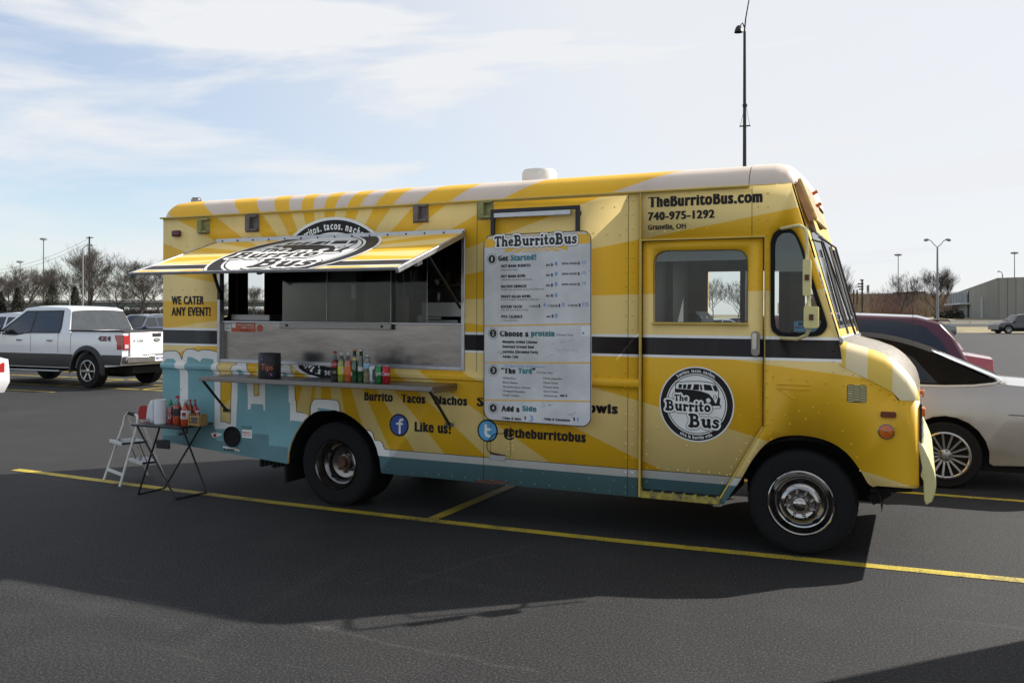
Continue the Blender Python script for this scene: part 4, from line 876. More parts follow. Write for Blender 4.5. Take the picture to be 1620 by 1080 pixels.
# logos -----------------------------------------------------------------------
def logo(cx, cz, R, fnl, clips, par, ringtext=True):
    n = lambda p: (cx + (p[0] - 552) / 408 * R, cz - (p[1] - 530) / 408 * R)
    root = None
    def put(polys, mt, lv, holes=(), nm='emblem_layer'):
        for cl in clips:
            me = flat_mesh(polys, holes, zc=ZC, fn=fnl(lv), name=nm, clip=cl)
            if len(me.polygons): part(nm, me, mt, par, sm=True, ang=30)
    put([circ(cx, cz, R, 72)], 'white', 4)
    put([circ(cx, cz, R * .965, 72)], 'black', 5, [circ(cx, cz, R * .815, 72)]); put([circ(cx, cz, R * .785, 72)], 'black', 5, [circ(cx, cz, R * .765, 72)])
    out = [(318, 440), (318, 375), (325, 310), (345, 295), (450, 282), (600, 275), (700, 285), (755, 300), (780, 340), (800, 385), (797, 440), (812, 462), (806, 515), (824, 540), (815, 564), (730, 572), (700, 560), (316, 545)]
    inn = [(327, 368), (333, 315), (348, 302), (450, 290), (600, 283), (700, 293), (750, 307), (773, 343), (792, 388), (789, 436), (772, 500), (762, 515), (735, 460), (690, 412), (600, 384), (500, 374)]
    put([[n(p) for p in out]], 'black', 5); put([[n(p) for p in inn]], 'white', 6)
    wins = [[(362, 318), (398, 318), (393, 362), (358, 362)], [(412, 318), (447, 318), (440, 365), (406, 365)], [(462, 316), (505, 316), (490, 368), (452, 368)], [(530, 312), (585, 312), (582, 374), (514, 374)], [(592, 312), (610, 315), (622, 374), (598, 374)], [(632, 310), (710, 316), (735, 376), (642, 374)], [(728, 318), (765, 320), (785, 380), (750, 380)]]
    put([[n(p) for p in k][::-1] for k in wins], 'black', 7)
    put([circ(*n((685, 482)), .062 * R, 20), [n(p) for p in [(712, 552), (700, 542), (800, 535), (818, 542), (812, 558), (735, 566)]]], 'white', 7)
    put([circ(*n((757, 443)), .05 * R, 16)], 'black', 7, [circ(*n((757, 443)), .035 * R, 16)])
    tp = []
    for s, a, b_, base, h in (('The', 312, 468, 500, 70), ('Burrito', 218, 716, 607, 112), ('Bus', 474, 812, 777, 142)):
        p0 = n((a, base)); p1 = n((b_, base)); tp.append((s, p0[0], p1[0], p0[1], h / 408 * R))
    for ex, mt, lv in ((.125, 'black', 8), (.10, 'white', 9), (0.0, 'black', 10)):
        pl = []
        for a in tp: pl += groovy(*a, extra=ex * R)
        put(pl, mt, lv, nm='lettering')
    it = ring_text('burritos. tacos. nachos.', cx, cz, R * .885, R * .135, rad(90), True, .025, .66) + ring_text('viva la burrito vida', cx, cz, R * .885, R * .13, rad(-90), False, .025, .70)
    for cl in clips:
        me = tri_mesh(it, fnl(6), clip=cl)
        if len(me.polygons): part('lettering', me, 'white', par, sm=False)
logo(-1.549, 1.071, .287, lambda l: fd(l), [None], door)
LC = (-4.904, 1.876, .7586)
logo(*LC, lambda l: S_(l), [[(2.475, 1)], [(1.265, -1)]], truck)
# awning: built in its closed pose round the hinge, then swung open
aw_o = part('awning', flat_mesh([[(-6.275, 1.335), (-3.54, 1.335), (-3.54, 2.43), (-6.275, 2.43)]], fn=lambda x, z: (x, -.004, z - 2.43)), 'art', truck, sm=False)
md = aw_o.modifiers.new('t', 'SOLIDIFY'); md.thickness = .012; md.offset = -1
AWL = 2.43 - 1.335
aw_o.location = (-PX, -.02, 2.435); aw_o.rotation_euler = (-math.atan2(1.04, .345), 0, 0)
def afn(l): return lambda x, z: (x, -.005 - l * .0009, z - 2.43)
logo(*LC, afn, [[(1.36, 1), (2.415, -1)]], aw_o)
mb = MB(); mb.box(-6.275, -3.54, -.012, .012, -AWL - .012, -AWL + .008).box(-6.29, -6.262, -.012, .03, -AWL - .02, 0).box(-3.552, -3.525, -.012, .03, -AWL - .02, 0); part('edge_trim', mb, 'alu', aw_o, bevel=.003)
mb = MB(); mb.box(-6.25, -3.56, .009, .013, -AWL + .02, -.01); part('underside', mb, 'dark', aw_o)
mb = MB(); mb.box(-6.25, -3.56, .013, .035, -.58, -.54).box(-4.9, -4.86, .013, .035, -AWL + .02, -.02); part('stiffener', mb, 'blackmetal', aw_o)
mb = MB(); mb.box(-3.66, -3.62, .01, .10, -.68, -.60); part('latch', mb, 'tubewhite', aw_o, bevel=.005)
mb = MB(); mb.box(-6.285, -3.53, -.020, -.002, 2.425, 2.475); hs_ = part('hinge_strip', mb, 'alu', truck, bevel=.003)
mb = MB()
for k in range(15): mb.lathe([(.008, -.020), (.007, -.026), (0, -.027)], (-6.2 + k * .19, 0, 2.45), 'y', 8)
part('hinge_screws', mb, 'dark', hs_)
mb = MB(); mb.bar((-6.235, -.20, 2.36), (-6.235, -.01, 1.93), .022, .022).box(-6.255, -6.225, -.03, .02, 1.88, 1.97); part('awning_strut', mb, 'blackmetal', truck); mb = MB(); mb.bar((-3.60, -.55, 2.25), (-3.585, .02, 1.80), .018, .018); part('awning_strut', mb, 'blackmetal', truck)
# counter shelf
cs = MB(); cs.box(-6.09, -3.60, -.44, -.01, 1.13, 1.158).box(-6.09, -3.60, -.445, -.43, 1.118, 1.1595).box(-3.61, -3.598, -.43, -.01, 1.10, 1.13); sh = part('serving_shelf', cs, 'steel', truck, bevel=.004)
for x, x2 in ((-6.06, -6.145), (-3.63, -3.67)):
    mb = MB(); mb.bar((x, -.42, 1.12), (x2, -.015, .80), .022, .014); br = part('shelf_bracket', mb, 'blackmetal', truck)
    mb = MB(); mb.box(x2 - .045, x2 + .035, -.02, -.001, .785, .815); part('foot_plate', mb, 'dullchrome', br, bevel=.002)
# lettering on the side
def side_text(s, p, q, cap, bold, lv=2, mt='black', fnn=None, par=truck):
    part('lettering', tri_mesh([tx(s, p, q, cap, 0, bold)], (fnn or S_)(lv)), mt, par, sm=False, label=None)
z4 = lambda x, y: (x / 5.4 + 480, y / 5.4 + 500)
z6_ = lambda x, y: (x / 5.142 + 740, y / 5.142 + 490)
side_text('TheBurritoBus.com', (1025.5, 327.3), (1206.5, 320), 15.4, .035); side_text('740-975-1292', (1025, 348), (1130.5, 344.8), 12, .03); side_text('Granville, OH', (1025, 363.5), (1085, 361.8), 7.6, .025)
side_text('WE CATER', (271.3, 481), (323, 481), 12.2, .03); side_text('ANY EVENT!', (271.3, 499), (333.5, 499), 12.6, .03)
side_text('Burrito', z4(520, 716), z4(765, 730), 12.6, .035); side_text('Tacos', z4(835, 735), z4(1042, 744), 12.6, .035); side_text('Nachos', z4(1120, 750), z4(1400, 761), 12.8, .035)
side_text('Salad', z4(1482, 768), z4(1750, 778), 13, .035); side_text('Bowls', z6_(905, 830), z6_(1222, 842), 14.0, .035)
side_text('Like us!', z4(950, 982), z4(1262, 1000), 14.6, .03); side_text('@theburritobus', z6_(292, 1040), z6_(962, 1066), 13.8, .035)
for (c, r, mt, ch) in ((T(631.4, 672), .100, 'fbblue', 'f'), (T(771.5, 681), .096, 'twblue', 't')):
    decal([circ(c[0], c[1], r, 40)], 'black', 2, 'badge'); decal([circ(c[0], c[1], r * .86, 40)], mt, 3, 'badge')
    x, z = c; s = r / .1
    if ch == 'f': pl = strokes([(x + .008, z - .070), (x + .008, z + .03), (x + .016, z + .048), (x + .04, z + .050)], .021, 4) + strokes([(x - .024, z + .012), (x + .036, z + .012)], .019, 4)
    else: pl = strokes([(x - .016, z + .045), (x - .016, z - .02), (x - .006, z - .040), (x + .022, z - .044)], .024, 8) + strokes([(x - .012, z + .012), (x + .026, z + .012)], .022, 8)
    decal(pl, 'white', 4, 'badge')
# fuel flap with loop of wire, plate and rust
a = T(773, 686); c = T(808, 722); fo = [(a[0] + .02, c[1]), (c[0], c[1]), (c[0], a[1] + .09), (a[0] + .02, a[1] + .09)]; part('fuel_flap', flat_mesh([strokes(fo + fo[:1], .0025, 4)[i] for i in range(9)], fn=S_(5)), 'dark', truck, sm=False)
mb = MB(); pts = [T(*p) for p in [(808, 683), (795, 685), (783, 686), (775, 694), (771, 704), (775, 714), (788, 718)]]; mb.tube([(p[0], -.012, p[1]) for p in spline(pts, 3)], .003, 6); part('cable', mb, 'blackmetal', truck)
a = T(775, 719); c = T(800, 729); mb = MB(); mb.box(a[0], c[0], -.008, 0, c[1], a[1]); part('patch_plate', mb, 'alu', truck, bevel=.002)
decal([Q([(360, 425), (465, 430), (475, 440), (400, 446), (330, 438), (300, 426)], lambda x, y: T(x / 3.0566 + 650, y / 3.0566 + 620 - .4))], 'rust', 1, 'rust_stain')
decal([Q([(380, 285), (400, 292), (440, 300), (462, 304), (455, 309), (420, 306), (385, 300)], lambda x, y: T(x / 3.0566 + 650, y / 3.0566 + 620))], 'rust', 1, 'rust_stain')
# exhaust outlet with stickers
c = T(368.5, 690); mb = MB(); mb.lathe([(.098, 0), (.100, -.02), (.092, -.026), (.088, -.014), (.08, -.007), (0, -.006)], (c[0], -.003, c[1] + .0), 'y', 32); part('exhaust_port', mb, 'dark', truck)
a = T(383, 678.5); c = T(399, 693); decal([[(a[0], c[1]), (c[0], c[1]), (c[0], a[1]), (a[0], a[1])]], 'white', 4, 'sticker')
side_text('EMERGENCY', (384, 685), (398, 685), 1.8, .03, 5, 'orange'); side_text('SHUT OFF', (385.5, 689), (397, 689.2), 1.8, .03, 5, 'orange')
a = T(353, 705); c = T(379, 714); decal([[(a[0], c[1] + .02), (c[0], c[1]), (c[0], a[1] - .02), (a[0], a[1])]], 'white', 4, 'sticker')
side_text('No Smoking', (354, 712.0), (372, 713.0), 4.0, .03, 5, 'black'); c = T(375.5, 710.5); decal([circ(*c, .017, 16)], 'redlens', 5, 'sticker', [circ(*c, .011, 16)])
decal([Q([(455, 785), (478, 776), (488, 776), (545, 785), (548, 798), (500, 815), (488, 826), (462, 805)])], 'white', 4, 'sticker')
decal([Q([(472, 800), (488, 780), (503, 800), (489, 822)])], 'redlens', 5, 'sticker')

# ================================================================== MENU BOARD (hangs on the truck)
MA = rad(4.9); m0 = to_world(-3.31, -.05, 0); mdir = Vector((cos(MA), -sin(MA), 0)); mn = Vector((-sin(MA), -cos(MA), 0))
def Bd(px, py):
    d = ray(px, py); D = Vector(d); C0 = Vector((0, -CAMD, CAMH)); tt = (m0 - C0).dot(mn) / D.dot(mn); p = C0 + D * tt
    return ((p - m0).dot(mdir), p.z)
menu = thing('menu_board', 'white menu board with numbered steps hanging beside the serving hatch', 'menu board', (m0.x, m0.y, Bd(850, 665)[1]), -MA)
MZ = Bd(850, 665)[1]
def mfn(l): return lambda x, z: (x, -.010 - l * .0007, z - MZ)
tl, tr_, br_, bl = Bd(768, 374), Bd(934, 363.5), Bd(937, 673.5), Bd(768, 664)
bw = (tr_[0] + br_[0]) / 2; zt, zb = (tl[1] + tr_[1]) / 2, (bl[1] + br_[1]) / 2
random.seed(5)
edge = rrect(0, bw, zb, zt, .075, 6)
M['board'] = mat('worn whiteboard', (.62, .62, .61), .42, var=.14, vscale=3.5, c2=(.76, .76, .75))
e_ = flat_mesh([edge], fn=mfn(0)); bo = part('board', e_, 'board', menu, sm=False); md = bo.modifiers.new('t', 'SOLIDIFY'); md.thickness = .018; md.offset = -1
ring = [(x + (random.random() - .5) * .004, z + (random.random() - .5) * .004) for x, z in edge]
part('chipped_edge', flat_mesh(strokes(ring + ring[:1], .007, 5), fn=mfn(1)), 'signblack', bo, sm=False)
def mput(polys, mt, l, nm='print', holes=()): part(nm, flat_mesh(polys, holes, fn=mfn(l)), mt, bo, sm=False)
hz = lambda x, y: (x / 5.4 + 740, y / 5.4 + 300); lz = lambda x, y: (x / 5.142 + 740, y / 5.142 + 490)
cxh, czh = Bd(*hz(590, 430)); W_ = []
for k in range(-9, 10):
    a = rad(90 - k * 9.5); d = rad(2.6); r1 = .62
    q = [(cxh + .0, czh), (cxh + r1 * cos(a - d), czh + r1 * sin(a - d)), (cxh + r1 * cos(a + d), czh + r1 * sin(a + d))]
    W_.append(q)
top_clip = [(cxh - .43, czh + .05), (cxh + .43, czh + .05), (cxh + .43, zt - .004), (cxh - .43, zt - .004)]
def clip_poly(poly, x0, x1, z0, z1):
    def cl(P, f, g):
        out = []
        for i in range(len(P)):
            a, b_ = P[i - 1], P[i]; fa, fb = f(a), f(b_)
            if fa >= 0: out.append(a)
            if (fa >= 0) != (fb >= 0): u = fa / (fa - fb); out.append((a[0] + (b_[0] - a[0]) * u, a[1] + (b_[1] - a[1]) * u))
        return out
    for f in (lambda p: p[0] - x0, lambda p: x1 - p[0], lambda p: p[1] - z0, lambda p: z1 - p[1]): poly = cl(poly, f, None) if poly else poly
    return poly
rays_ = [clip_poly(q, .07, bw - .07, czh + .04, zt - .003) for q in W_]
rays_ += [clip_poly([(cxh, czh - .02), (cxh + .5 * cos(rad(a - 2.8)), czh + .5 * sin(rad(a - 2.8))), (cxh + .5 * cos(rad(a + 2.8)), czh + .5 * sin(rad(a + 2.8)))], .2, bw - .2, czh - .095, czh - .05) for a in (-166, -157, -146, -134, -121, -108, -97, -86, -74, -60, -46, -34, -23, -14)]
band = [clip_poly([(0, czh + .03), (bw, czh + .03), (bw, czh - .045), (0, czh - .045)], .004, bw - .004, 0, 9)]
mput([p for p in rays_ + band if p and len(p) > 2], 'mustard', 1)
h0, h1 = Bd(*hz(235, 495)), Bd(*hz(942, 455)); hb_ = (h0[1] + h1[1]) / 2
for ex, mt, l in ((.036, 'signblack', 2), (.030, 'white', 3), (0, 'signblack', 4)): mput(groovy('TheBurritoBus', h0[0], h1[0], hb_, .088, ex), mt, l, 'lettering')
def mt_(f, s, x0, yb, x1, h, bold=.02, y1=None):
    p, q = Bd(*f(x0, yb)), Bd(*f(x1, yb if y1 is None else y1)); hh = Bd(*f(x0, yb - h))[1] - p[1]
    return text_fit(s, p[0], q[0], p[1], p[1] + hh, bold)
blk, grn, blu, gry = [], [], [], []
blk += [mt_(hz, 'Get', 265, 610, 352, 42, .05), mt_(lz, 'Choose a', 266, 214, 500, 42, .05), mt_(lz, '\u201cThe', 275, 514, 395, 42, .05), mt_(lz, '\u201d', 530, 514, 556, 42, .05), mt_(lz, 'Add a', 278, 820, 428, 42, .05)]
grn += [mt_(hz, 'Started!', 370, 607, 592, 46, .05), mt_(lz, 'protein', 520, 212, 712, 42, .05), mt_(lz, 'Yard', 412, 514, 527, 42, .05), mt_(lz, 'Side', 448, 820, 565, 42, .05)]
rows = [('HOT MAMA BURRITO', 542, 665, "A man's four meats.", 437, 692), ('HOT MAMA BOWL', 502, 752, 'A bowl with your favorite ingredients.', 556, 776), ('NACHOS GRINGOS', 508, 838, 'Tortilla chips with nacho cheese & shredded Jack.', 660, 860), ("PAPA'S SALAD BOWL", 546, 924, 'A bed of chopped romaine with tortilla chips.', 622, 945), ('ROCKIN TACOS', 470, 1010, 'Meat, soft corn or flour tortillas.', 525, 1032)]
for s, x1, y, d, x2, y2 in rows: blk.append(mt_(hz, s, 290, y, x1, 22, .045)); gry.append(mt_(hz, d, 290, y2, x2, 13, .0))
blk.append(mt_(lz, 'PITA CALIENTE', 278, 66, 450, 22, .045)); gry.append(mt_(lz, 'A warm grilled pita.', 280, 90, 412, 13, 0))
for i, (yb, ye) in enumerate(((652, 640), (738, 728), (825, 817), (914, None))):
    gry.append(mt_(hz, 'BIG', 675, yb, 708, 15, .03)); blk.append(mt_(hz, '$', 716, yb, 733, 22, .03)); blu.append(mt_(hz, '8', 748, yb - 3 + 6 * (i == 3), 772, 32, .015))
    if ye: gry.append(mt_(hz, 'EFFIN HUGE!', 810, ye, 938, 15, .03)); blk.append(mt_(hz, '$', 946, ye, 962, 22, .03)); blu.append(mt_(hz, '10', 982, ye - 4, 1014, 28, .0))
for s, x0, x1, d0, d1, n_, n0, n1 in (('1 TACO', 532, 603, 608, 625, '4', 650, 671), ('2 TACOS', 686, 775, 781, 797, '8', 811, 832), ('3 TACOS', 860, 945, 953, 970, '10', 986, 1033)):
    y = 1003 - (x0 - 532) * .02; gry.append(mt_(hz, s, x0, y, x1, 16, .03)); blk.append(mt_(hz, '$', d0, y, d1, 24, .03)); blu.append(mt_(hz, n_, n0, y - 2, n1, 34, .01))
gry.append(mt_(lz, 'BIG', 648, 62, 680, 15, .03)); blk.append(mt_(lz, '$', 687, 60, 703, 22, .03)); blu.append(mt_(lz, '8', 713, 64, 738, 34, .01))
gry += [mt_(lz, '(Choose One)', 725, 210, 860, 17, .0), mt_(lz, '(Choose Any)', 565, 514, 693, 17, .0)]
for s, y, x1 in (('Mesquite Grilled Chicken', 268, 570), ('Seasoned Ground Beef', 307, 546), ('Carnitas (Shredded Pork)', 348, 577), ('Adobo Tofu', 388, 416)): blk.append(mt_(lz, s, 288, y, x1, 20, .035))
for s, y, x1 in (('White Rice', 560, 395), ('Black Beans', 595, 411), ('Shredded Jack Cheese', 630, 514), ('Chopped Romaine', 664, 468), ('Diced Tomato', 698, 423)): blk.append(mt_(lz, s, 291, y, x1, 16, .01))
for s, y, x1 in (('Fresh Jalape\u00f1o', 562, 772), ('Diced Onion', 598, 740), ('House Salsa', 632, 745), ('Sour Cream', 667, 740), ('Guacamole', 702, 735)): blk.append(mt_(lz, s, 622, y, x1, 16, .01))
blk += [mt_(lz, 'add $', 756, 702, 813, 17, .04), mt_(lz, 'Chips & Salsa', 288, 885, 440, 18, .035), mt_(lz, '$', 466, 887, 480, 24, .03), mt_(lz, 'Chips & Guacamole', 624, 892, 838, 18, .035), mt_(lz, '$', 863, 897, 878, 26, .03)]
blu += [mt_(lz, '3', 506, 902, 537, 46, .005), mt_(lz, '4', 888, 908, 908, 40, .0), mt_(lz, 'Our guac brings all the boys to', 298, 460, 632, 17, .0)]
M['signgrey'] = mat('grey print', (.07, .07, .075), .5)
for it, mt in ((blk, 'signblack'), (grn, 'signteal'), (blu, 'marker'), (gry, 'signgrey')): part('lettering', tri_mesh(it, mfn(2)), mt, bo, sm=False)
for (f, x0, y0, y1) in ((lz, 136, 130, 114), (lz, 145, 427, 430), (lz, 136, 731, 743)):
    p, q = Bd(*f(x0, y0)), Bd(*f(1004, y1)); mput([[(p[0], p[1] - .005), (q[0], q[1] - .005), (q[0], q[1] + .005), (p[0], p[1] + .005)]], 'mustard', 1)
for f, x, y, n_ in ((hz, 212, 594, '1'), (lz, 211, 191, '2'), (lz, 215, 491, '3'), (lz, 212, 796, '4')):
    c = Bd(*f(x, y)); mput([circ(*c, .034, 28)], 'signblack', 2); mput([circ(*c, .047, 32)], 'signblack', 1, holes=[circ(*c, .0445, 32)])
    part('lettering', tri_mesh([text_fit(n_, c[0] - (.006 if n_ == '1' else .010), c[0] + (.006 if n_ == '1' else .010), c[1] - .017, c[1] + .017, .0)], mfn(3)), 'white', bo, sm=False)
p, q = Bd(*lz(925, 132)), Bd(*lz(1003, 212)); mput([[(p[0], q[1]), (q[0], q[1]), (q[0], p[1]), (p[0], p[1])]], 'white', 1, 'sticker')
mput([[(p[0] + .01, q[1] + .012), (p[0] + .03, q[1] + .012), (p[0] + .03, q[1] + .03), (p[0] + .01, q[1] + .03)]], 'twblue', 2, 'sticker')
M['smudge'] = mat('grey smudge', (.30, .30, .31), .6, var=.3, vscale=30)
random.seed(8)
sm_ = []
for (x0, y0, x1, y1) in ((640, 275, 850, 250), (640, 385, 930, 300), (700, 330, 900, 330), (230, 350, 285, 352), (560, 770, 680, 775), (800, 870, 870, 840)):
    for k in range(12):
        u = random.random(); w1 = random.uniform(.0008, .003); x = x0 + (x1 - x0) * u; y = y0 + (y1 - y0) * u + random.gauss(0, 9); ln = random.uniform(8, 40)
        sm_ += strokes([Bd(*lz(x, y)), Bd(*lz(x + ln, y - ln * .25))], w1, 4)
for k in range(40):
    x, z = random.uniform(.02, bw - .02), random.uniform(zb + .02, zt - .15)
    if random.random() < .5: x = random.choice((random.uniform(.01, .06), random.uniform(bw - .07, bw - .012)))
    sm_.append(circ(x, z, random.uniform(.0015, .004), 5))
mput(sm_, 'smudge', 1, 'smudge')

# ================================================================== THINGS ON THE SHELF
def wpos(px, py, Y): p = at_y(px, py, Y); return p
def on_shelf(px, Y=-.30):
    p = at_y(px, 600, Y); lx = PX + cos(RK) * (p.x - PX) - sin(RK) * 1.16
    w_ = to_world(lx, Y, 1.1598); return w_
M['cola'] = mat('cola', (.012, .005, .004), .08, coat=1); M['limedrink'] = mat('lime soda', (.33, .38, .015), .10, coat=1, trans=.3); M['orangedrink'] = mat('orange soda', (.55, .09, .012), .10, coat=1, trans=.2)
M['greenglass'] = mat('green glass bottle', (.012, .085, .02), .06, coat=1, trans=.35); M['clearplastic'] = mat('clear plastic', (.62, .66, .66), .08, trans=.85)
M['water'] = mat('bottled water', (.42, .40, .25), .08, trans=.6); M['redplastic'] = mat('red plastic', (.40, .015, .015), .4, var=.1); M['greencan'] = mat('green can print', (.02, .20, .06), .25, .4, var=.1)
M['redcan'] = mat('red can print', (.42, .012, .02), .25, .4, var=.08); M['silvercan'] = mat('silver can print', (.42, .43, .45), .28, .7, var=.1); M['limelabel'] = mat('lime label', (.55, .60, .03), .4); M['orangelabel'] = mat('orange label', (.70, .16, .03), .4)
M['paper'] = mat('white paper label', (.62, .62, .60), .6, var=.06); M['bluelabel'] = mat('blue label', (.18, .42, .66), .4, c2=(.5, .6, .66)); M['yellowlabel'] = mat('yellow label', (.60, .50, .14), .5)
def lath(nm, pr, mt, par, n=20, ang=40): return part(nm, MB().lathe(pr, (0, 0, 0), 'z', n), mt, par, ang=ang)
def patch(par, r, z0, z1, a0, a1, mt, nm='label_print'):
    return part(nm, MB().lathe([(r, z0), (r, z1)], (0, 0, 0), 'z', 8, rad(a0), rad(a1)), mt, par)
def curved_text(par, s, r, zc_, h, amid, aw, mt, bold=.02):
    V, F = text_tris(s, bold); a, b_ = min(v[0] for v in V), max(v[0] for v in V)
    me = bpy.data.meshes.new('lettering'); vs = []
    for x, y, k in V:
        u = rad(amid + ((x - a) / (b_ - a) - .5) * aw); rr = r + k * .00008; vs.append((rr * cos(u), rr * sin(u), zc_ + (y - .35) * h / .72))
    me.from_pydata(vs, [], F); me.update(); return part('lettering', me, mt, par, sm=False)
FA = -65  # angle facing the camera
def bottle(px, label, h, r, body, cap, lab, labz, neck=.45, capm='plasticwhite', Y=-.30, name='soda_bottle', fill=None, grp='bottles and cans along the serving shelf', loc=None):
    t_ = thing(name, label, 'bottle', loc or on_shelf(px, Y), 0, grp)
    nr = r * .34
    sh = [(0, 0), (r * .9, 0), (r, .006), (r, h * .28), (r * .95, h * .36), (r, h * .44), (r, h * (neck + .1)), (r * .82, h * (neck + .2)), (r * .5, h * (neck + .33)), (nr, h * .87), (nr, h * .93)]
    if fill:
        lath('bottle_body', [(a, z) for a, z in sh if z <= h * fill] + [(0, h * fill)], body, t_)
        lath('clear_shoulder', [(max(.002, a * 1.0), z) for a, z in sh if z >= h * fill - .03] + [(0, h * .93)], 'clearplastic', t_)
    else: lath('bottle_body', sh + [(0, h * .93)], body, t_)
    lath('cap', [(nr * 1.25, h * .92), (nr * 1.3, h * .93), (nr * 1.3, h * .985), (nr * 1.1, h), (0, h)], capm, t_, 14)
    if lab: lath('label', [(r * 1.012, h * labz[0]), (r * 1.02, h * labz[0] + .002), (r * 1.02, h * labz[1] - .002), (r * 1.012, h * labz[1])], lab, t_)
    return t_
t_ = bottle(530, 'dark cola bottle with red cap and red label, leftmost drink on shelf', .262, .033, 'cola', None, 'redplastic', (.46, .66), .5, 'redplastic', fill=.78)
curved_text(t_, 'Coca-Cola', .0345, .148, .020, FA, 110, 'paper')
t_ = bottle(540.5, 'yellow-green soda bottle with white cap beside the cola bottle', .252, .034, 'limedrink', None, 'limelabel', (.24, .52), .52, fill=.8); patch(t_, .0352, .07, .125, -50, -15, 'paper')
t_ = bottle(551, 'orange soda bottle with white cap on the serving shelf', .252, .034, 'orangedrink', None, 'orangelabel', (.24, .52), .52, fill=.8)
def longneck(px, label, lab):
    t_ = thing('glass_bottle', label, 'bottle', on_shelf(px, -.28), 0, 'bottles and cans along the serving shelf'); h = .275; r = .033
    lath('bottle_body', [(0, 0), (r * .92, 0), (r, .006), (r, h * .50), (r * .85, h * .60), (r * .5, h * .75), (r * .42, h * .93), (r * .47, h * .94), (r * .47, h * .965), (0, h * .965)], 'greenglass', t_)
    lath('cap', [(.016, h * .965), (.017, h), (.015, h + .003), (0, h + .003)], lab, t_, 12); return t_
t_ = longneck(561, 'green glass bottle with yellow neck label and orange top', 'orangelabel'); patch(t_, .0335, .05, .085, FA - 60, FA - 30, 'paper'); lath('neck_label', [(.0285, .155), (.0215, .19), (.0160, .21)], 'yellowlabel', t_)
t_ = longneck(571.5, 'plain green glass bottle with small white label at mid height', 'alu'); patch(t_, .0335, .095, .13, FA - 50, FA + 40, 'paper')
bottle(581, 'clear water bottle with blue and white label on the serving shelf', .235, .033, 'water', None, 'bluelabel', (.52, .70), .62, 'plasticwhite', fill=.5, name='water_bottle')
def can(px, label, body, s=None):
    t_ = thing('drink_can', label, 'can', on_shelf(px, -.33), 0, 'bottles and cans along the serving shelf'); h = .150; r = .0335
    lath('can_body', [(0, .004), (r * .75, 0), (r * .8, .003), (r, .014), (r, h - .016), (r * .84, h - .004)], body, t_)
    lath('can_top', [(r * .84, h - .005), (r * .86, h), (r * .80, h), (r * .78, h - .006), (0, h - .006)], 'alu', t_)
    lath('can_foot', [(r * .72, 0), (r * .84, .006), (r * 1.003, .0145)], 'alu', t_)
    if s: curved_text(t_, s, r + .0008, .085, .034, FA, 120, 'paper', .02)
    return t_
t_ = can(590, 'plain silver drink can, leftmost of the three cans', 'silvercan'); patch(t_, .0342, .02, .135, FA - 30, FA - 8, 'paper'); patch(t_, .0342, .03, .12, FA, FA + 30, 'signgrey')
can(600, 'green drink can between the silver and red cans', 'greencan', 'Sprite'); can(611, 'red drink can, rightmost drink on the serving shelf', 'redcan', 'Coca')
# tips can
t_ = thing('tips_can', 'black can with orange painted word Tips on the shelf', 'tip can', on_shelf(426.5, -.28), 0)
lath('can_body', [(.098, 0), (.101, .004), (.101, .222), (.098, .226), (.095, .222), (.095, .01), (0, .01)], 'signblack', t_, 32)
curved_text(t_, 'Tips', .1025, .105, .058, FA, 62, 'orangelabel', .0)
M['purple'] = mat('purple paint', (.06, .03, .14), .6)
for am, zc_ in ((FA - 28, .175), (FA + 22, .038)):
    mb = MB(); P = []
    for k in range(16):
        rr_ = .026 if k % 2 == 0 else .013; a = 2 * pi * k / 16; u = rad(am) + rr_ * cos(a) / .102; P.append((.1018 * cos(u), .1018 * sin(u), zc_ + rr_ * sin(a)))
    c = (.1018 * cos(rad(am)), .1018 * sin(rad(am)), zc_); mb.add([c] + P, [(0, 1 + k, 1 + (k + 1) % 16) for k in range(16)]); part('painted_flower', mb, 'purple', t_, sm=False)
    mb = MB(); P = [(.1026 * cos(rad(am) + .007 * cos(a) / .102), .1026 * sin(rad(am) + .007 * cos(a) / .102), zc_ + .007 * sin(a)) for a in [2 * pi * k / 8 for k in range(8)]]; mb.add(P, [tuple(range(8))]); part('flower_centre', mb, 'orangelabel', t_, sm=False)

# ================================================================== FOLDING TABLE, STEP STOOL, CONDIMENTS
tb = thing('folding_table', 'small black folding tray table with crossed legs left of truck', 'folding table', (-6.64, -.22, 0))
TZ = .70
M['tabletop'] = mat('black table top', (.016, .016, .018), .35, var=.3, vscale=8)
tt_ = [(-.30, -.235), (.335, -.235), (.345, .19), (-.29, .20)]
mb = MB(); mb.add([(x, y, TZ) for x, y in tt_] + [(x, y, TZ - .022) for x, y in tt_], [(0, 1, 2, 3), (7, 6, 5, 4)] + [(i, (i + 1) % 4, (i + 1) % 4 + 4, i + 4) for i in range(4)]); part('table_top', mb, 'tabletop', tb, bevel=.008)
fl_, fl2, fr_, fr2 = (-.29, -.15, .008), (-.277, .165, .008), (.223, -.175, .008), (.273, .175, .008)
top = TZ - .03
for (p, q) in (((-.26, -.19, top), fr_), ((.02, -.18, top), fl_)):
    mb = MB(); mb.tube([p, q], .0095, 8); part('leg', mb, 'blackmetal', tb)
for (p, q) in (((-.04, .15, top), fr2), ((.22, .16, top), fl2)):
    mb = MB(); mb.tube([p, q], .0095, 8); part('leg', mb, 'blackmetal', tb)
for p, q in ((fl_, fl2), (fr_, fr2)):
    mb = MB(); mb.tube([p, q], .009, 8); part('foot_bar', mb, 'blackmetal', tb)
mb = MB(); mb.box(-.20, -.02, -.02, .0, .44, .53); part('folded_flap', mb, 'tabletop', tb, bevel=.01)
mb = MB(); mb.tube([(.28, -.1, top), (.33, -.14, top - .03), (.26, -.17, top - .05)], .012, 8); part('table_clip', mb, 'tabletop', tb)
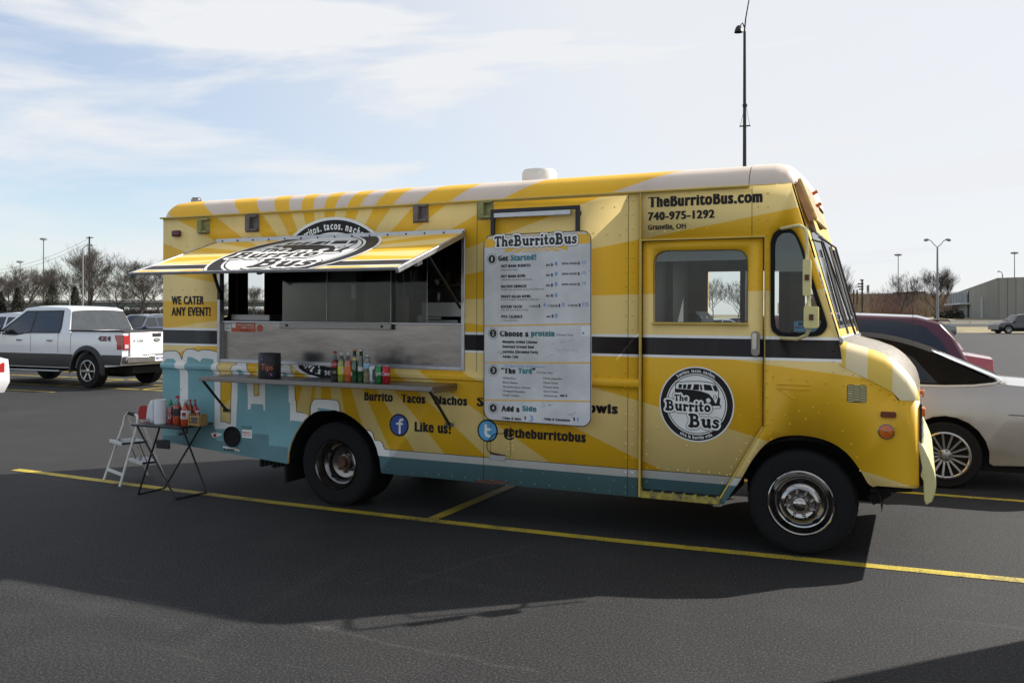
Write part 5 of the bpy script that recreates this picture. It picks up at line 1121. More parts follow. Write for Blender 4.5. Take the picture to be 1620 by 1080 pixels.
def on_table(px, Y): p = at_y(px, 668, Y); return Vector((p.x, Y, TZ))
# step stool
st_ = thing('step_stool', 'white metal step stool with black treads beside the table', 'step stool', (-7.56, .12, 0))
A_ = Vector((-7.87, .03, 0)); B_ = Vector((-7.42, -.16, 0)); C_ = Vector((-7.22, .26, 0)); D_ = Vector((-7.68, .44, 0)); O_ = Vector((-7.56, .12, 0))
for v_ in (A_, B_, C_, D_): v_ -= O_
wv_ = (B_ - A_).normalized(); dv_ = (D_ - A_).normalized(); 
tops = [A_ + dv_ * .22 + Vector((0, 0, .70)) + wv_ * .06, B_ + dv_ * .22 + Vector((0, 0, .70)) - wv_ * .06]
def lerp(a, b_, u): return a + (b_ - a) * u
for f0 in (A_, B_):
    tp_ = tops[0] if f0 is A_ else tops[1]
    mb = MB(); mb.tube([f0, lerp(f0, tp_, .82)], .0125, 8); part('rail', mb, 'tubewhite', st_)
for f0, tp_ in ((D_, tops[0]), (C_, tops[1])):
    mb = MB(); mb.tube([f0, lerp(f0, tp_, .97)], .0115, 8); part('rail', mb, 'tubewhite', st_)
a, b_ = lerp(A_, tops[0], .82), lerp(B_, tops[1], .82); up_ = Vector((0, 0, 1))
mb = MB(); mb.tube([a, a + up_ * .09 + dv_ * .02, a + up_ * .13 + wv_ * .05 + dv_ * .03, b_ + up_ * .13 - wv_ * .07 + dv_ * .03, b_ + up_ * .09 - wv_ * .02 + dv_ * .02, b_], .0125, 8); part('hoop', mb, 'tubewhite', st_, ang=60)
mb = MB(); mb.tube([a + up_ * .13 + wv_ * .08 + dv_ * .03, b_ + up_ * .13 - wv_ * .12 + dv_ * .03], .018, 8); part('grip', mb, 'rubber', st_)
def tread(z, d0, d1, w0, nm='tread'):
    c = (A_ + B_) / 2; mb = MB(); vs = []
    for dz in (0, -.022):
        for d, s in ((d0, -1), (d0, 1), (d1, 1), (d1, -1)): vs.append(c + dv_ * d + wv_ * s * w0 + up_ * (z + dz))
    mb.add(vs, [(0, 1, 2, 3), (7, 6, 5, 4)] + [(i, (i + 1) % 4, (i + 1) % 4 + 4, i + 4) for i in range(4)])
    t1 = part(nm, mb, 'tabletop', st_, bevel=.004)
    mb = MB(); mb.bar(c + dv_ * d0 + wv_ * w0 + up_ * (z - .012), c + dv_ * d0 - wv_ * w0 + up_ * (z - .012), .012, .03); part('tread_edge', mb, 'tubewhite', t1)
tread(.435, .04, .30, .175); tread(.215, .24, .42, .19)
mb = MB(); mb.bar(lerp(A_, tops[0], .16), lerp(B_, tops[1], .16), .012, .03); part('cross_bar', mb, 'tubewhite', st_)
for s in (-.16, .16):
    c = (A_ + B_) / 2; mb = MB(); mb.bar(c + dv_ * .22 + wv_ * s + up_ * .42, c + dv_ * .30 + wv_ * s + up_ * .21, .012, .006); part('link', mb, 'blackmetal', st_)
# condiments
tr2 = thing('paper_towel_roll', 'white paper towel roll standing on the black tray table', 'paper towels', on_table(254, -.30))
lath('roll', [(.022, .006), (.060, 0), (.0605, .002), (.0605, .228), (.060, .23), (.022, .226), (.022, .01)], mat('paper towel', (.72, .73, .76), .9, var=.04, bump=.3, bscale=120), tr2, 32)
mb = MB(); mb.loft([[(-.058 + .0 * z, -.02, z * .23), (-.075, -.045, z * .225), (-.10 - .02 * (1 - z), -.03, .02 + z * .20), (-.125 - .02 * (1 - z), -.045, .03 + z * .13)] for z in [0, .25, .5, .75, 1]]); o = part('loose_sheet', mb, bpy.data.materials['paper towel'], tr2, ang=80); md = o.modifiers.new('t', 'SOLIDIFY'); md.thickness = .001
nk = thing('red_packet', 'crumpled red packet leaning behind the paper towel roll', 'packet', on_table(232, -.12), rad(12))
mb = MB(); mb.loft([[(-.075, -.02, .0), (-.08, -.028, .06), (-.07, -.015, .13), (-.03, -.02, .142), (.03, -.026, .138), (.06, -.02, .10), (.065, -.02, 0)], [(-.07, .02, .0), (-.07, .02, .06), (-.06, .018, .125), (-.03, .02, .135), (.03, .02, .13), (.055, .02, .10), (.06, .02, 0)]]); mb.add([mb.v[i] for i in range(7)], [tuple(range(7))]); mb.add([mb.v[i] for i in range(7, 14)], [tuple(range(7))]); part('packet', mb, 'redplastic', nk, ang=25)
M['hot'] = mat('hot sauce', (.38, .045, .008), .12, coat=1); M['hotred'] = mat('red chilli sauce', (.26, .018, .008), .15, coat=1); M['greenplastic'] = mat('green plastic', (.02, .25, .05), .4)
g_ = 'condiments on the tray table'
t_ = thing('sauce_bottle', 'red chilli sauce squeeze bottle with pointed green cap', 'bottle', on_table(270, -.27), 0, g_)
lath('bottle_body', [(0, 0), (.030, 0), (.032, .006), (.032, .12), (.028, .15), (.024, .165), (0, .165)], 'hotred', t_); lath('clear_shoulder', [(.0285, .15), (.026, .165), (.018, .178), (0, .178)], 'clearplastic', t_)
lath('cap', [(.020, .172), (.020, .198), (.012, .205), (.007, .23), (.0, .24)], 'greenplastic', t_, 14)
mb = MB(); P = [(.0326 * cos(rad(FA) + .016 * cos(a) / .0326), .0326 * sin(rad(FA) + .016 * cos(a) / .0326), .075 + .028 * sin(a) * (1 if math.sin(3 * a) > 0 else .7)) for a in [2 * pi * k / 14 for k in range(14)]]; mb.add(P, [tuple(range(14))]); part('label_print', mb, 'paper', t_, sm=False)
t_ = bottle(0, 'large orange hot sauce bottle with red cap and dark label', .275, .042, 'hot', None, 'signblack', (.30, .56), .45, 'redplastic', fill=.74, grp=g_, loc=on_table(280.5, -.29), name='sauce_bottle')
t_ = bottle(0, 'large hot sauce jug with white label next to the crate', .245, .046, 'hot', None, 'paper', (.26, .58), .45, 'paper', fill=.86, grp=g_, loc=on_table(294, -.31), name='sauce_bottle'); patch(t_, .0475, .09, .125, FA - 30, FA + 20, 'hotred'); patch(t_, .0475, .075, .083, FA - 30, FA + 30, 'signblack')
for px0, Y, h, lb in ((301, -.20, .235, 'slim red sauce bottle directly behind the labelled hot sauce jug'), (308.5, -.18, .235, 'slim red sauce bottle with red cap standing behind crate'), (313, -.24, .165, 'short red sauce bottle with white neck in the crate')):
    bottle(0, lb, h, .026, 'hotred', None, 'hotred' if h > .2 else 'paper', (.3, .55) if h > .2 else (.75, .82), .5, 'redplastic', grp=g_, loc=on_table(px0, Y), name='sauce_bottle')
cr_ = thing('wooden_crate', 'small pale wooden crate at the right end of tray table', 'crate', on_table(313, -.28))
M['wood'] = mat('pale crate wood', (.36, .22, .075), .7, var=.25, vscale=10, stretch=(.5, 1, 6))
for z in (.0, .034, .068):
    mb = MB(); mb.box(-.075, .075, -.05, -.042, z + .004, z + .030); part('slat', mb, 'wood', cr_, bevel=.002)
    mb = MB(); mb.box(-.075, .075, .042, .05, z + .004, z + .030); part('slat', mb, 'wood', cr_, bevel=.002)
for x in (-.075, .067): mb = MB(); mb.box(x, x + .008, -.042, .042, .0, .112); part('end_panel', mb, 'wood', cr_, bevel=.002)
mb = MB(); mb.box(-.067, .067, -.042, .042, 0, .006); part('base', mb, 'wood', cr_)
for x in (-.07, .058): mb = MB(); mb.box(x, x + .012, -.056, -.05, 0, .106); part('batten', mb, 'wood', cr_)
mb = MB(); mb.box(-.028, .03, -.0545, -.0505, .03, .085); part('label_plate', mb, 'signgrey', cr_)

# ================================================================== VEHICLES
def body_shell(outline, w_, f, crown=.03, n=6, zc=(), nstrip=None):
    """closed car body: outline (x,z) CCW, half width w_ minus f(z) (x allowed), sides plus strips joining both sides"""
    V, F = cdt([outline]); bm = bmesh.new(); bv = [bm.verts.new((a, 0, b)) for a, b in V]
    for q in F:
        try: bm.faces.new([bv[i] for i in q])
        except ValueError: pass
    for z in zc: bmesh.ops.bisect_plane(bm, geom=bm.verts[:] + bm.edges[:] + bm.faces[:], plane_co=(0, 0, z), plane_no=(0, 0, 1), dist=1e-6)
    ol = [v for v in bm.verts if not v.link_faces]
    if ol: bmesh.ops.delete(bm, geom=ol, context='VERTS')
    vs = [v.co.copy() for v in bm.verts]; bm.verts.index_update(); fs = [[v.index for v in q.verts] for q in bm.faces]
    be = [(e_.verts[0].index, e_.verts[1].index) for e_ in bm.edges if len(e_.link_faces) == 1]; bm.free()
    mb = MB(); m_ = len(vs)
    for s in (-1, 1): mb.add([(v.x, s * (w_ - f(v.x, v.z)), v.z) for v in vs], fs)
    zmid = sum(p[1] for p in outline) / len(outline)
    ring = {}
    for i in set(sum(be, ())):
        v = vs[i]; hw = w_ - f(v.x, v.z); idx = [i]
        for k in range(1, n):
            u = -1 + 2 * k / n; y = hw * u; up = crown * (1 - u * u) * (1 if v.z > zmid else 0)
            mb.v.append((v.x, y, v.z + up)); idx.append(len(mb.v) - 1)
        idx.append(i + m_); ring[i] = idx
    for a, b_ in be:
        for k in range(n): mb.f.append((ring[a][k], ring[b_][k], ring[b_][k + 1], ring[a][k + 1]))
    return mb
def arch_pts(cx, r, zb, n=12, cz=None):     # from left to right over the arch, ends at zb
    cz = r * .92 if cz is None else cz; a0 = math.asin(max(-1, min(1, (zb - cz) / r)))
    return [(cx + r * cos(pi - a0 - (pi - 2 * a0) * k / n), cz + r * sin(pi - a0 - (pi - 2 * a0) * k / n)) for k in range(n + 1)]
def car_wheel(par, x, y, r, wd, side, spokes=10, rimr=None, rimm='alloy', detail=True, double=True):
    rimr = rimr or r * .68; s = side   # side=-1 faces -y
    w_ = part('wheel', MB().lathe([(rimr, 0), (rimr + .015, -.006 * -s * s), (r * .93, 0), (r, .025), (r, wd - .02), (r * .9, wd), (rimr * .8, wd)], (0, 0, 0), 'y', 36), 'rubber', par, ang=35)
    w_.location = (x, y, r)
    if s > 0: w_.scale = (1, -1, 1)
    mb = MB(); mb.lathe([(rimr + .004, -.004), (rimr - .012, -.008), (rimr - .022, .0), (rimr - .03, .05), (rimr - .05, .10), (.0, .11)], (0, 0, 0), 'y', 32)
    part('rim', mb, rimm, w_)
    if detail:
        mb = MB(); mb.lathe([(rimr - .032, .030), (.04, .07), (0, .07)], (0, 0, 0), 'y', 24); part('brake_backing', mb, 'dark', w_)
        for k in range(spokes):
            a = 2 * pi * k / spokes
            mb = MB(); mb.bar((.05 * cos(a), .015, .05 * sin(a)), ((rimr - .018) * cos(a), .004, (rimr - .018) * sin(a)), rimr * (.085 if double else .16), .02, up=(0, 1, 0)); part('spoke', mb, rimm, w_)
        mb = MB(); mb.lathe([(.065, .02), (.06, .0), (.03, -.006), (0, -.006)], (0, 0, 0), 'y', 16); hb2 = part('hub', mb, rimm, w_)
        mb = MB()
        for k in range(5): a = 2 * pi * k / 5; mb.lathe([(.010, -.004), (0, -.008)], (.045 * cos(a), 0, .045 * sin(a)), 'y', 6)
        part('lug_nuts', mb, 'dark', hb2)
    return w_
def side_sheet(par, nm, poly, w_, f, mt, off=.004, both=True, zc=(), thick=0):
    out = None
    for s in ((-1, 1) if both else (-1,)):
        me = flat_mesh([poly], fn=lambda x, z: (x, s * (w_ - f(x, z) + off), z), zc=zc, name=nm); out_ = part(nm, me, mt, par, sm=True, ang=40)
        if out is None: out = out_
    return out
def end_sheet(par, nm, p, q, w_, f, mt, m0=.08, m1=.08, off=.006, crown=.03):
    """pane between two outline points across the car"""
    dx, dz = q[0] - p[0], q[1] - p[1]; l = math.hypot(dx, dz); nx, nz = dz / l * off, -dx / l * off
    if nz < 0: nx, nz = -nx, -nz
    mb = MB(); R_ = []
    for u in (0.0, .33, .67, 1.0):
        x, z = p[0] + dx * u, p[1] + dz * u; hw = w_ - f(x, z) - (m0 + (m1 - m0) * u)
        R_.append([(x + nx, hw * t_, z + nz + crown * (1 - t_ * t_)) for t_ in (-1, -.6, -.2, .2, .6, 1)])
    mb.loft(R_); return part(nm, mb, mt, par, ang=60)

# --- white pickup: heads towards -x, tail towards +x ------------------------
pk = thing('pickup_truck', 'white crew cab pickup with 4X4 badge and black wheel arch flares', 'pickup truck', (-18.05, 9.25, 0))
HW = 1.0
def fp_(x, z):
    if z < 1.28: return .0 + max(0, .62 - z) * .12 + max(0, (z - 1.05)) * .05
    return .0125 + (z - 1.28) * .36
ol = [(1.10, .62), (1.16, .80), (1.17, 1.34), (-.62, 1.34), (-.62, 1.34)]
ar_r = arch_pts(0, .50, .50, cz=.42); ar_f = arch_pts(-3.68, .50, .50, cz=.42)
bodyo = [(1.10, .55), (1.165, .75), (1.17, 1.345), (.6, 1.345), (-.55, 1.345), (-.62, 1.30), (-3.0, 1.24), (-3.45, 1.22), (-4.50, 1.12), (-4.64, 1.0), (-4.66, .55)] + ar_f + [(-3.18, .46), (-.50, .46)] + ar_r
part('body', body_shell(bodyo, HW, fp_, .0, 4, zc=(.62, .8, 1.05, 1.2)), 'carwhite', pk, ang=30, bevel=.018)
cab = [(-.62, 1.28), (-.80, 1.87), (-.98, 1.93), (-2.0, 1.96), (-2.45, 1.91), (-3.25, 1.28)]
part('cab', body_shell(cab, HW, fp_, .03, 6, zc=(1.4, 1.6, 1.8)), 'carwhite', pk, ang=35, bevel=.02)
def wn(par, poly, mt='tint', **k): return side_sheet(par, 'side_window', poly, HW, fp_, mt, .005, zc=(1.45, 1.6, 1.75), **k)
wn(pk, [(-1.02, 1.33), (-.98, 1.42), (-1.08, 1.82), (-1.95, 1.82), (-1.95, 1.33)])
wn(pk, [(-2.02, 1.33), (-2.02, 1.82), (-2.35, 1.80), (-2.98, 1.38), (-2.95, 1.30), (-2.5, 1.27)])
side_sheet(pk, 'window_trim', [(-.95, 1.30), (-.93, 1.42), (-1.03, 1.86), (-2.38, 1.85), (-3.08, 1.38), (-3.05, 1.25), (-2.5, 1.235), (-2.0, 1.30)], HW, fp_, 'cladding', .003, zc=(1.45, 1.6, 1.75))
end_sheet(pk, 'rear_window', (-.643, 1.36), (-.789, 1.835), HW, fp_, 'tint2', .05, .03, .02); end_sheet(pk, 'windshield', (-3.1865, 1.33), (-2.50, 1.87), HW, fp_, 'tint', .06, .06, .02)
side_sheet(pk, 'lower_panel', [(1.10, .56), (1.155, .74), (1.155, .80), (.49, .80), (.53, .56)], HW, fp_, 'greylower', .006, zc=(.5, .62)); side_sheet(pk, 'lower_panel', [(-.52, .48), (-.50, .80), (-3.18, .80), (-3.16, .48)], HW, fp_, 'greylower', .006, zc=(.5, .62))
for s in (-1, 1):
    for cx in (0, -3.68):
        ri, ro = .49, .60; P = [(cx + ri * cos(a), .42 + ri * sin(a)) for a in [rad(-5 + 190 * k / 16) for k in range(17)]]; Po = [(cx + ro * cos(a), .42 + ro * sin(a)) for a in [rad(-12 + 204 * k / 16) for k in range(17)]]
        mb = MB(); mb.loft([[(x, s * (HW + .0), z) for x, z in Po], [(x, s * (HW + .05), z) for x, z in [(a[0] * .4 + b_[0] * .6, a[1] * .4 + b_[1] * .6) for a, b_ in zip(P, Po)]], [(x, s * (HW + .055), z) for x, z in P], [(x, s * (HW - .08), z) for x, z in P]]); part('wheel_flare', mb, 'cladding', pk, ang=50)
for x in (0, -3.68):
    mb = MB(); mb.box(x - .48, x + .48, -.72, .72, .35, .92); part('wheel_well', mb, 'dark', pk)
    for s in (-1, 1): car_wheel(pk, x, s * (HW - .02), .405, .27, s, 6, .255, 'alloy', True, False)
mb = MB(); mb.box(-.95, -3.0, -1.02, -.90, .36, .40); part('running_board', mb, 'alu', pk, bevel=.015)
mb = MB(); mb.box(-.95, -3.0, .90, 1.02, .36, .40); part('running_board', mb, 'alu', pk, bevel=.015)
mb = MB(); mb.box(-4.4, 1.0, -.55, .55, .34, .50).box(-.3, .3, -.15, .15, .22, .5); part('underbody', mb, 'dark', pk)
mb = MB(); mb.box(1.165, 1.20, -.80, .80, .78, 1.33); tg = part('tailgate', mb, 'carwhite', pk, bevel=.012)
mb = MB(); mb.box(1.195, 1.212, -.13, .13, 1.22, 1.31); th_ = part('handle', mb, 'blackmetal', tg, bevel=.008); mb = MB(); mb.box(1.21, 1.22, -.10, .10, 1.28, 1.30); part('grip', mb, 'chrome', th_)
def xp(X0, l=0): return lambda a, z: (X0 + l, a, z)
mb = MB(); mb.lathe([(.06, .0), (.06, .008), (0, .008)], (1.20, .0, 1.14), 'x', 24); ov = part('oval_badge', mb, 'signgrey', tg); ov.scale = (1, 1.6, .75); ov.location = (0, 0, 1.14 * .25)
def back_text(par, s, y0, y1, z0, h, X0, mt, bold=.02):   # readable from +x side: text runs along +y
    V, F = text_fit(s, y0, y1, z0, z0 + h, bold); me = bpy.data.meshes.new('lettering'); me.from_pydata([(X0 + k * .0002, a, z) for a, z, k in V], [], F); return part('lettering', me, mt, par, sm=False)
back_text(tg, 'Ford', -.045, .045, 1.125, .04, 1.2095, 'paper'); back_text(tg, 'F-150', -.70, -.42, 1.10, .05, 1.202, 'chrome', .03)
for s in (-1, 1):
    side_sheet(pk, 'tail_light', [(1.16, .93), (1.16, 1.27), (.92, 1.27), (.95, 1.17), (1.0, 1.10), (1.0, .93)], HW, fp_, 'redlens', .008, both=True, zc=(1.05,)) if s == 1 else None
    mb = MB(); y0, y1 = (-.995, -.80) if s < 0 else (.80, .995); mb.box(1.165, 1.203, y0, y1, .93, 1.27); tl2 = part('tail_light', mb, 'redlens', pk, bevel=.012)
    mb = MB(); mb.box(1.2, 1.207, y0 + .04, y1 - .05, .96, 1.05); part('reversing_light', mb, 'clearlens', tl2)
mb = MB(); mb.box(1.10, 1.30, -.98, .98, .60, .78); bp2 = part('rear_bumper', mb, 'chrome', pk, bevel=.03, segs=3)
mb = MB(); mb.box(1.12, 1.285, -.40, .40, .775, .80); part('step_pad', mb, 'cladding', bp2)
mb = MB(); mb.box(1.298, 1.306, -.155, .155, .63, .77); lp = part('license_plate', mb, 'paper', bp2); back_text(lp, 'HKX 7180', -.13, .13, .675, .05, 1.3075, 'fbblue', .03)
for q_ in ((1.16, -.60, -1.0, -.96, 1.345, 1.385), (1.16, -.60, .96, 1.0, 1.345, 1.385), (1.14, 1.20, -.98, .98, 1.335, 1.37)): mb = MB(); mb.box(*q_); part('bed_rail_cap', mb, 'cladding', pk, bevel=.006)
mb = MB(); mb.box(1.1, -.6, -.95, .95, 1.34, 1.36); part('bed_cover', mb, 'dark', pk)
end_sheet(pk, 'brake_light', (-.805, 1.875), (-.83, 1.905), .14, lambda x, z: 0, 'redlens', 0, 0, .012, 0)
for s in (-1, 1):
    mb = MB(); mb.tube([(-2.95, s * 1.0, 1.34), (-2.98, s * 1.12, 1.36)], .03, 6); ma = part('mirror_arm', mb, 'cladding', pk)
    mb = MB(); mb.box(-3.08, -2.92, s * 1.10, s * 1.30, 1.24, 1.50); part('door_mirror', mb, 'cladding', pk, bevel=.03)
    for x in (-1.25, -2.35): mb = MB(); mb.box(x - .12, x + .06, s * 1.0, s * 1.035, 1.105, 1.14); part('door_handle', mb, 'chrome', pk, bevel=.01)
for x in (-1.0, -1.98, -.56):
    side_sheet(pk, 'panel_gap', [(x, .82), (x + .010, .82), (x + .010, 1.30), (x, 1.30)], HW, fp_, 'dark', .002, zc=(1.05, 1.28))
V, F = text_fit('4X4', .38, .80, 1.13, 1.24, .05); me = bpy.data.meshes.new('lettering'); me.from_pydata([(x, -HW - .006 - k * .0002, z) for x, z, k in V], [], F); part('lettering', me, 'signgrey', pk, sm=False)
V, F = text_fit('X', .53, .645, 1.13, 1.24, .05); me = bpy.data.meshes.new('lettering'); me.from_pydata([(x, -HW - .009 - k * .0002, z) for x, z, k in V], [], F); part('lettering', me, 'redplastic', pk, sm=False)

# --- champagne sedan with black vinyl top: tail towards +x, right of truck ---
sd = thing('sedan', 'champagne silver coupe with black vinyl roof right of the food truck', 'car', (.24, 4.15, 0)); HS = .90
def fs_(x, z):
    if z < 1.02: return max(0, .45 - z) * .25 + max(0, z - .75) * .12
    return .0324 + (z - 1.02) * .42
so_ = [(1.28, .30), (1.36, .45), (1.38, .80), (1.33, 1.02), (.95, 1.045), (.40, 1.075), (0, 1.07), (-2.0, 1.0), (-3.3, .85), (-3.62, .65), (-3.62, .28)] + arch_pts(-2.75, .40, .28, cz=.335) + arch_pts(0, .40, .28, cz=.335)[0:]
so_ += [(.43, .255)]
so_ = spline([(1.28, .30), (1.35, .42), (1.38, .62), (1.375, .84), (1.33, .985), (1.15, 1.03), (.80, 1.045), (.40, 1.075)], 3) + so_[6:]
part('body', body_shell(so_, HS, fs_, .03, 6, zc=(.45, .75, 1.02)), 'carsilver', sd, ang=40)
top_ = spline([(.50, 1.07), (.32, 1.15), (.10, 1.262), (-.12, 1.365), (-.40, 1.46), (-.75, 1.522), (-1.2, 1.52), (-1.5, 1.46), (-2.3, 1.045)], 3) + [(-2.3, 1.04), (-2.3, 1.03), (.0, 1.032), (.3, 1.05)]
part('vinyl_roof', body_shell(top_, HS, lambda x, z: fs_(x, z) - .004, .03, 6, zc=(1.08, 1.2, 1.35, 1.45)), 'vinyltop', sd, ang=40, bevel=.02)
side_sheet(sd, 'side_window', [(-1.55, 1.09), (-1.50, 1.40), (-1.0, 1.445), (-.58, 1.41), (-.33, 1.29), (-.13, 1.09)], HS, fs_, 'tint', .010, zc=(1.2, 1.35)); side_sheet(sd, 'window_trim', [(-1.60, 1.06), (-1.55, 1.42), (-1.0, 1.47), (-.55, 1.44), (-.29, 1.31), (-.07, 1.06)], HS, fs_, 'blackmetal', .007, zc=(1.2, 1.35))
end_sheet(sd, 'rear_window', (.50, 1.085), (-.05, 1.325), HS, fs_, 'tint2', .10, .10, .01)
mb = MB()
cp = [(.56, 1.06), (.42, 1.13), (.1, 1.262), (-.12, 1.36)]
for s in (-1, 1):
    mb = MB(); mb.loft([[(x, s * (HS - fs_(x, z) + .004 - q), z + .018 + .012 * (q > 0)) for q in (0, .30)] for x, z in cp]); part('sky_reflection_strip', mb, 'carwhite', sd)  # white-painted strips imitate sky reflected in the rear window
    mb = MB(); mb.loft([[(x, s * (HS - fs_(x, 1.03) + .012), z) for z in (z0, z0 + .022)] for x, z0 in ((-2.2, 1.02), (.0, 1.022), (.25, 1.035), (.42, 1.06), (.50, 1.085))]); part('chrome_trim', mb, 'carwhite', sd)
    side_sheet(sd, 'panel_gap', [(.56, .765), (1.18, .765), (1.30, .83), (1.30, .84), (1.17, .773), (.56, .773)], HS, fs_, 'dark', .002, both=False) if s < 0 else None
side_sheet(sd, 'tail_light', [(1.30, .82), (1.36, .82), (1.34, .95), (1.22, .88), (1.18, .82)], HS, fs_, 'redlens', .006)
mb = MB(); mb.box(-3.5, 1.2, -.75, .75, .18, .32).box(-.45, .45, -.68, .68, .3, .75); part('underbody', mb, 'dark', sd)
for x in (0, -2.75):
    for s in (-1, 1): car_wheel(sd, x, s * (HS - .005), .335, .22, s, 15, .235)
side_sheet(sd, 'door_gap', [(-.62, .4), (-.612, .4), (-.512, 1.0), (-.52, 1.0)], HS, fs_, 'dark', .002, zc=(.45, .75, .88)); mb = MB(); mb.tube([(-.30, -.3, 1.45), (-.30, -.3, 1.85)], .003, 5); part('antenna', mb, 'blackmetal', sd)

# --- generic smaller cars ----------------------------------------------------
def simple_car(kind, paint, label, loc, rz, group=None, detail=True):
    P = {'sedan': dict(L=4.7, H=1.45, hw=.9, body=[(2.25, .3), (2.35, .5), (2.33, .92), (1.7, 1.02), (-1.0, .98), (-2.0, .86), (-2.33, .7), (-2.35, .3)], top=[(1.75, .95), (1.05, 1.38), (.4, 1.45), (-.3, 1.42), (-1.15, .92)], win=[[(.52, 1.0), (.46, 1.36), (1.0, 1.33), (1.45, 1.02)], [(-.9, .98), (-.25, 1.35), (.40, 1.37), (.44, 1.0)]], rw=((1.6, 1.04), (1.13, 1.33)), ws=((-1.02, 1.0), (-.38, 1.37)), wx=(1.4, -1.45), wr=.33),
         'suv': dict(L=4.7, H=1.75, hw=.93, body=[(2.25, .36), (2.35, .55), (2.34, 1.0), (2.28, 1.08), (-1.0, 1.06), (-2.1, .98), (-2.33, .8), (-2.35, .36)], top=[(2.28, 1.02), (2.05, 1.62), (1.85, 1.72), (.4, 1.76), (-.35, 1.72), (-1.15, 1.0)], win=[[(1.35, 1.12), (1.32, 1.60), (1.85, 1.57), (2.02, 1.14)], [(.34, 1.12), (.34, 1.62), (1.22, 1.62), (1.26, 1.12)], [(-.9, 1.08), (-.35, 1.62), (.25, 1.63), (.25, 1.12)]], rw=((2.24, 1.12), (2.07, 1.58)), ws=((-1.02, 1.1), (-.42, 1.67)), wx=(1.4, -1.45), wr=.37),
         'minivan': dict(L=5.0, H=1.75, hw=.96, body=[(2.35, .35), (2.45, .55), (2.46, .95), (2.34, 1.18), (-1.2, 1.02), (-2.1, .92), (-2.45, .7), (-2.47, .35)], top=[(2.38, 1.10), (2.22, 1.42), (2.02, 1.65), (1.75, 1.72), (.4, 1.77), (-.5, 1.72), (-1.6, .98)], win=[[(.90, 1.12), (.90, 1.685), (1.5, 1.67), (1.84, 1.60), (2.04, 1.42), (2.16, 1.20), (2.16, 1.12)], [(-.05, 1.12), (-.05, 1.69), (.84, 1.69), (.84, 1.12)], [(-1.35, 1.08), (-.52, 1.66), (-.12, 1.69), (-.12, 1.12)]], rw=((2.36, 1.2), (2.12, 1.58)), ws=((-1.4, 1.1), (-.6, 1.67)), wx=(1.55, -1.5), wr=.34)}[kind]
    c = thing('parked_' + {'sedan': 'car', 'suv': 'suv', 'minivan': 'minivan'}[kind], label, {'sedan': 'car', 'suv': 'suv', 'minivan': 'minivan'}[kind], loc, rz, group); hw = P['hw']; zb = P['body'][2][1] + .0
    belt = P['top'][0][1]
    f = lambda x, z: max(0, .5 - z) * .2 + (max(0, z - .7) * .08 if z < belt else (belt - .7) * .08 + (z - belt) * .40)
    r = P['wr']; zb0 = P['body'][0][1]
    bo_ = P['body'] + arch_pts(P['wx'][1], r + .07, zb0, 8, r) + arch_pts(P['wx'][0], r + .07, zb0, 8, r)
    part('body', body_shell(bo_, hw, f, .02, 4, zc=(.5, .7, .85)), paint, c, ang=32, bevel=.03 if detail else 0)
    part('cabin', body_shell(P['top'], hw, f, .03, 4, zc=(1.2, 1.4, 1.6)), paint, c, ang=35, bevel=.03 if detail else 0)
    for w_ in P['win']: side_sheet(c, 'side_window', w_, hw, f, 'tint', .008, zc=(1.3, 1.5))
    end_sheet(c, 'rear_window', *P['rw'], hw, f, 'tint', .12, .1, .01); end_sheet(c, 'windshield', *P['ws'], hw, f, 'tint', .08, .08, .01)
    mb = MB(); mb.box(P['body'][-1][0] + .2, P['body'][0][0] - .2, -hw + .2, hw - .2, .2, zb0 + .02)
    for x in P['wx']: mb.box(x - r - .05, x + r + .05, -hw + .22, hw - .22, .25, r * 2 + .05)
    part('underbody', mb, 'dark', c)
    for x in P['wx']:
        for s in (-1, 1): car_wheel(c, x, s * (hw - .01), r, .2, s, 10, None, 'alloy', detail, False)
    for s in (-1, 1):
        y0, y1 = sorted((s * (hw - .28), s * (hw - .09))); X1 = P['body'][1][0]; X0 = P['body'][-1][0]
        zt_ = .95 if kind != 'sedan' else .85
        mb = MB(); mb.box(X1 - .14, X1 - .005, y0, y1 + 0, zt_ - .18, zt_ + .02); part('tail_light', mb, 'redlens', c, bevel=.02)
        mb = MB(); mb.box(X0 + .03, X0 + .14, y0, y1, .62, .76); part('headlight', mb, 'clearlens', c, bevel=.02)
        mb = MB(); mb.box(-.95, -.80, s * (hw - .02), s * (hw + .16), 1.02, 1.15); part('door_mirror', mb, paint, c, bevel=.02)
    if kind == 'suv' and detail:
        for s in (-1, 1): mb = MB(); mb.bar((-.2, s * .62, 1.80), (1.7, s * .62, 1.79), .03); part('roof_rail', mb, 'blackmetal', c)
    return c
mv = simple_car('minivan', 'carmaroon', 'maroon minivan with dark windows parked beyond the champagne coupe', (-1.78, 7.2, 0), 0)
mb = MB(); mb.box(1.72, 2.16, -.62, .62, 1.665, 1.69); part('rear_spoiler', mb, 'carmaroon', mv, bevel=.01); mb = MB(); mb.tube([(-.2, -.5, 1.75), (-.2, -.5, 2.0)], .004, 5); part('antenna', mb, 'blackmetal', mv)
simple_car('sedan', 'carred', 'bright red car with only its tail showing behind the maroon minivan', (-1.28, 9.9, .13), 0)
simple_car('suv', 'carblack', 'black suv crossing the far side of lot near the guard rail', tuple(at_z(1612, 527.5, 0)), YAW)
wp = at_depth(13, 590, 16.5); wc = simple_car('sedan', 'carwhite', 'white car at the left edge showing only its red tail light', (wp.x - 2.36, wp.y - .86, 0), 0)
simple_car('suv', 'carwhite', 'white suv with roof rails parked behind the pickup cab', (-27.5, 13.4, .05), rad(4))
simple_car('suv', 'carblue', 'dark blue suv directly behind the pickup bed', tuple(at_z(226, 547, -.05)), rad(95))
random.seed(3)
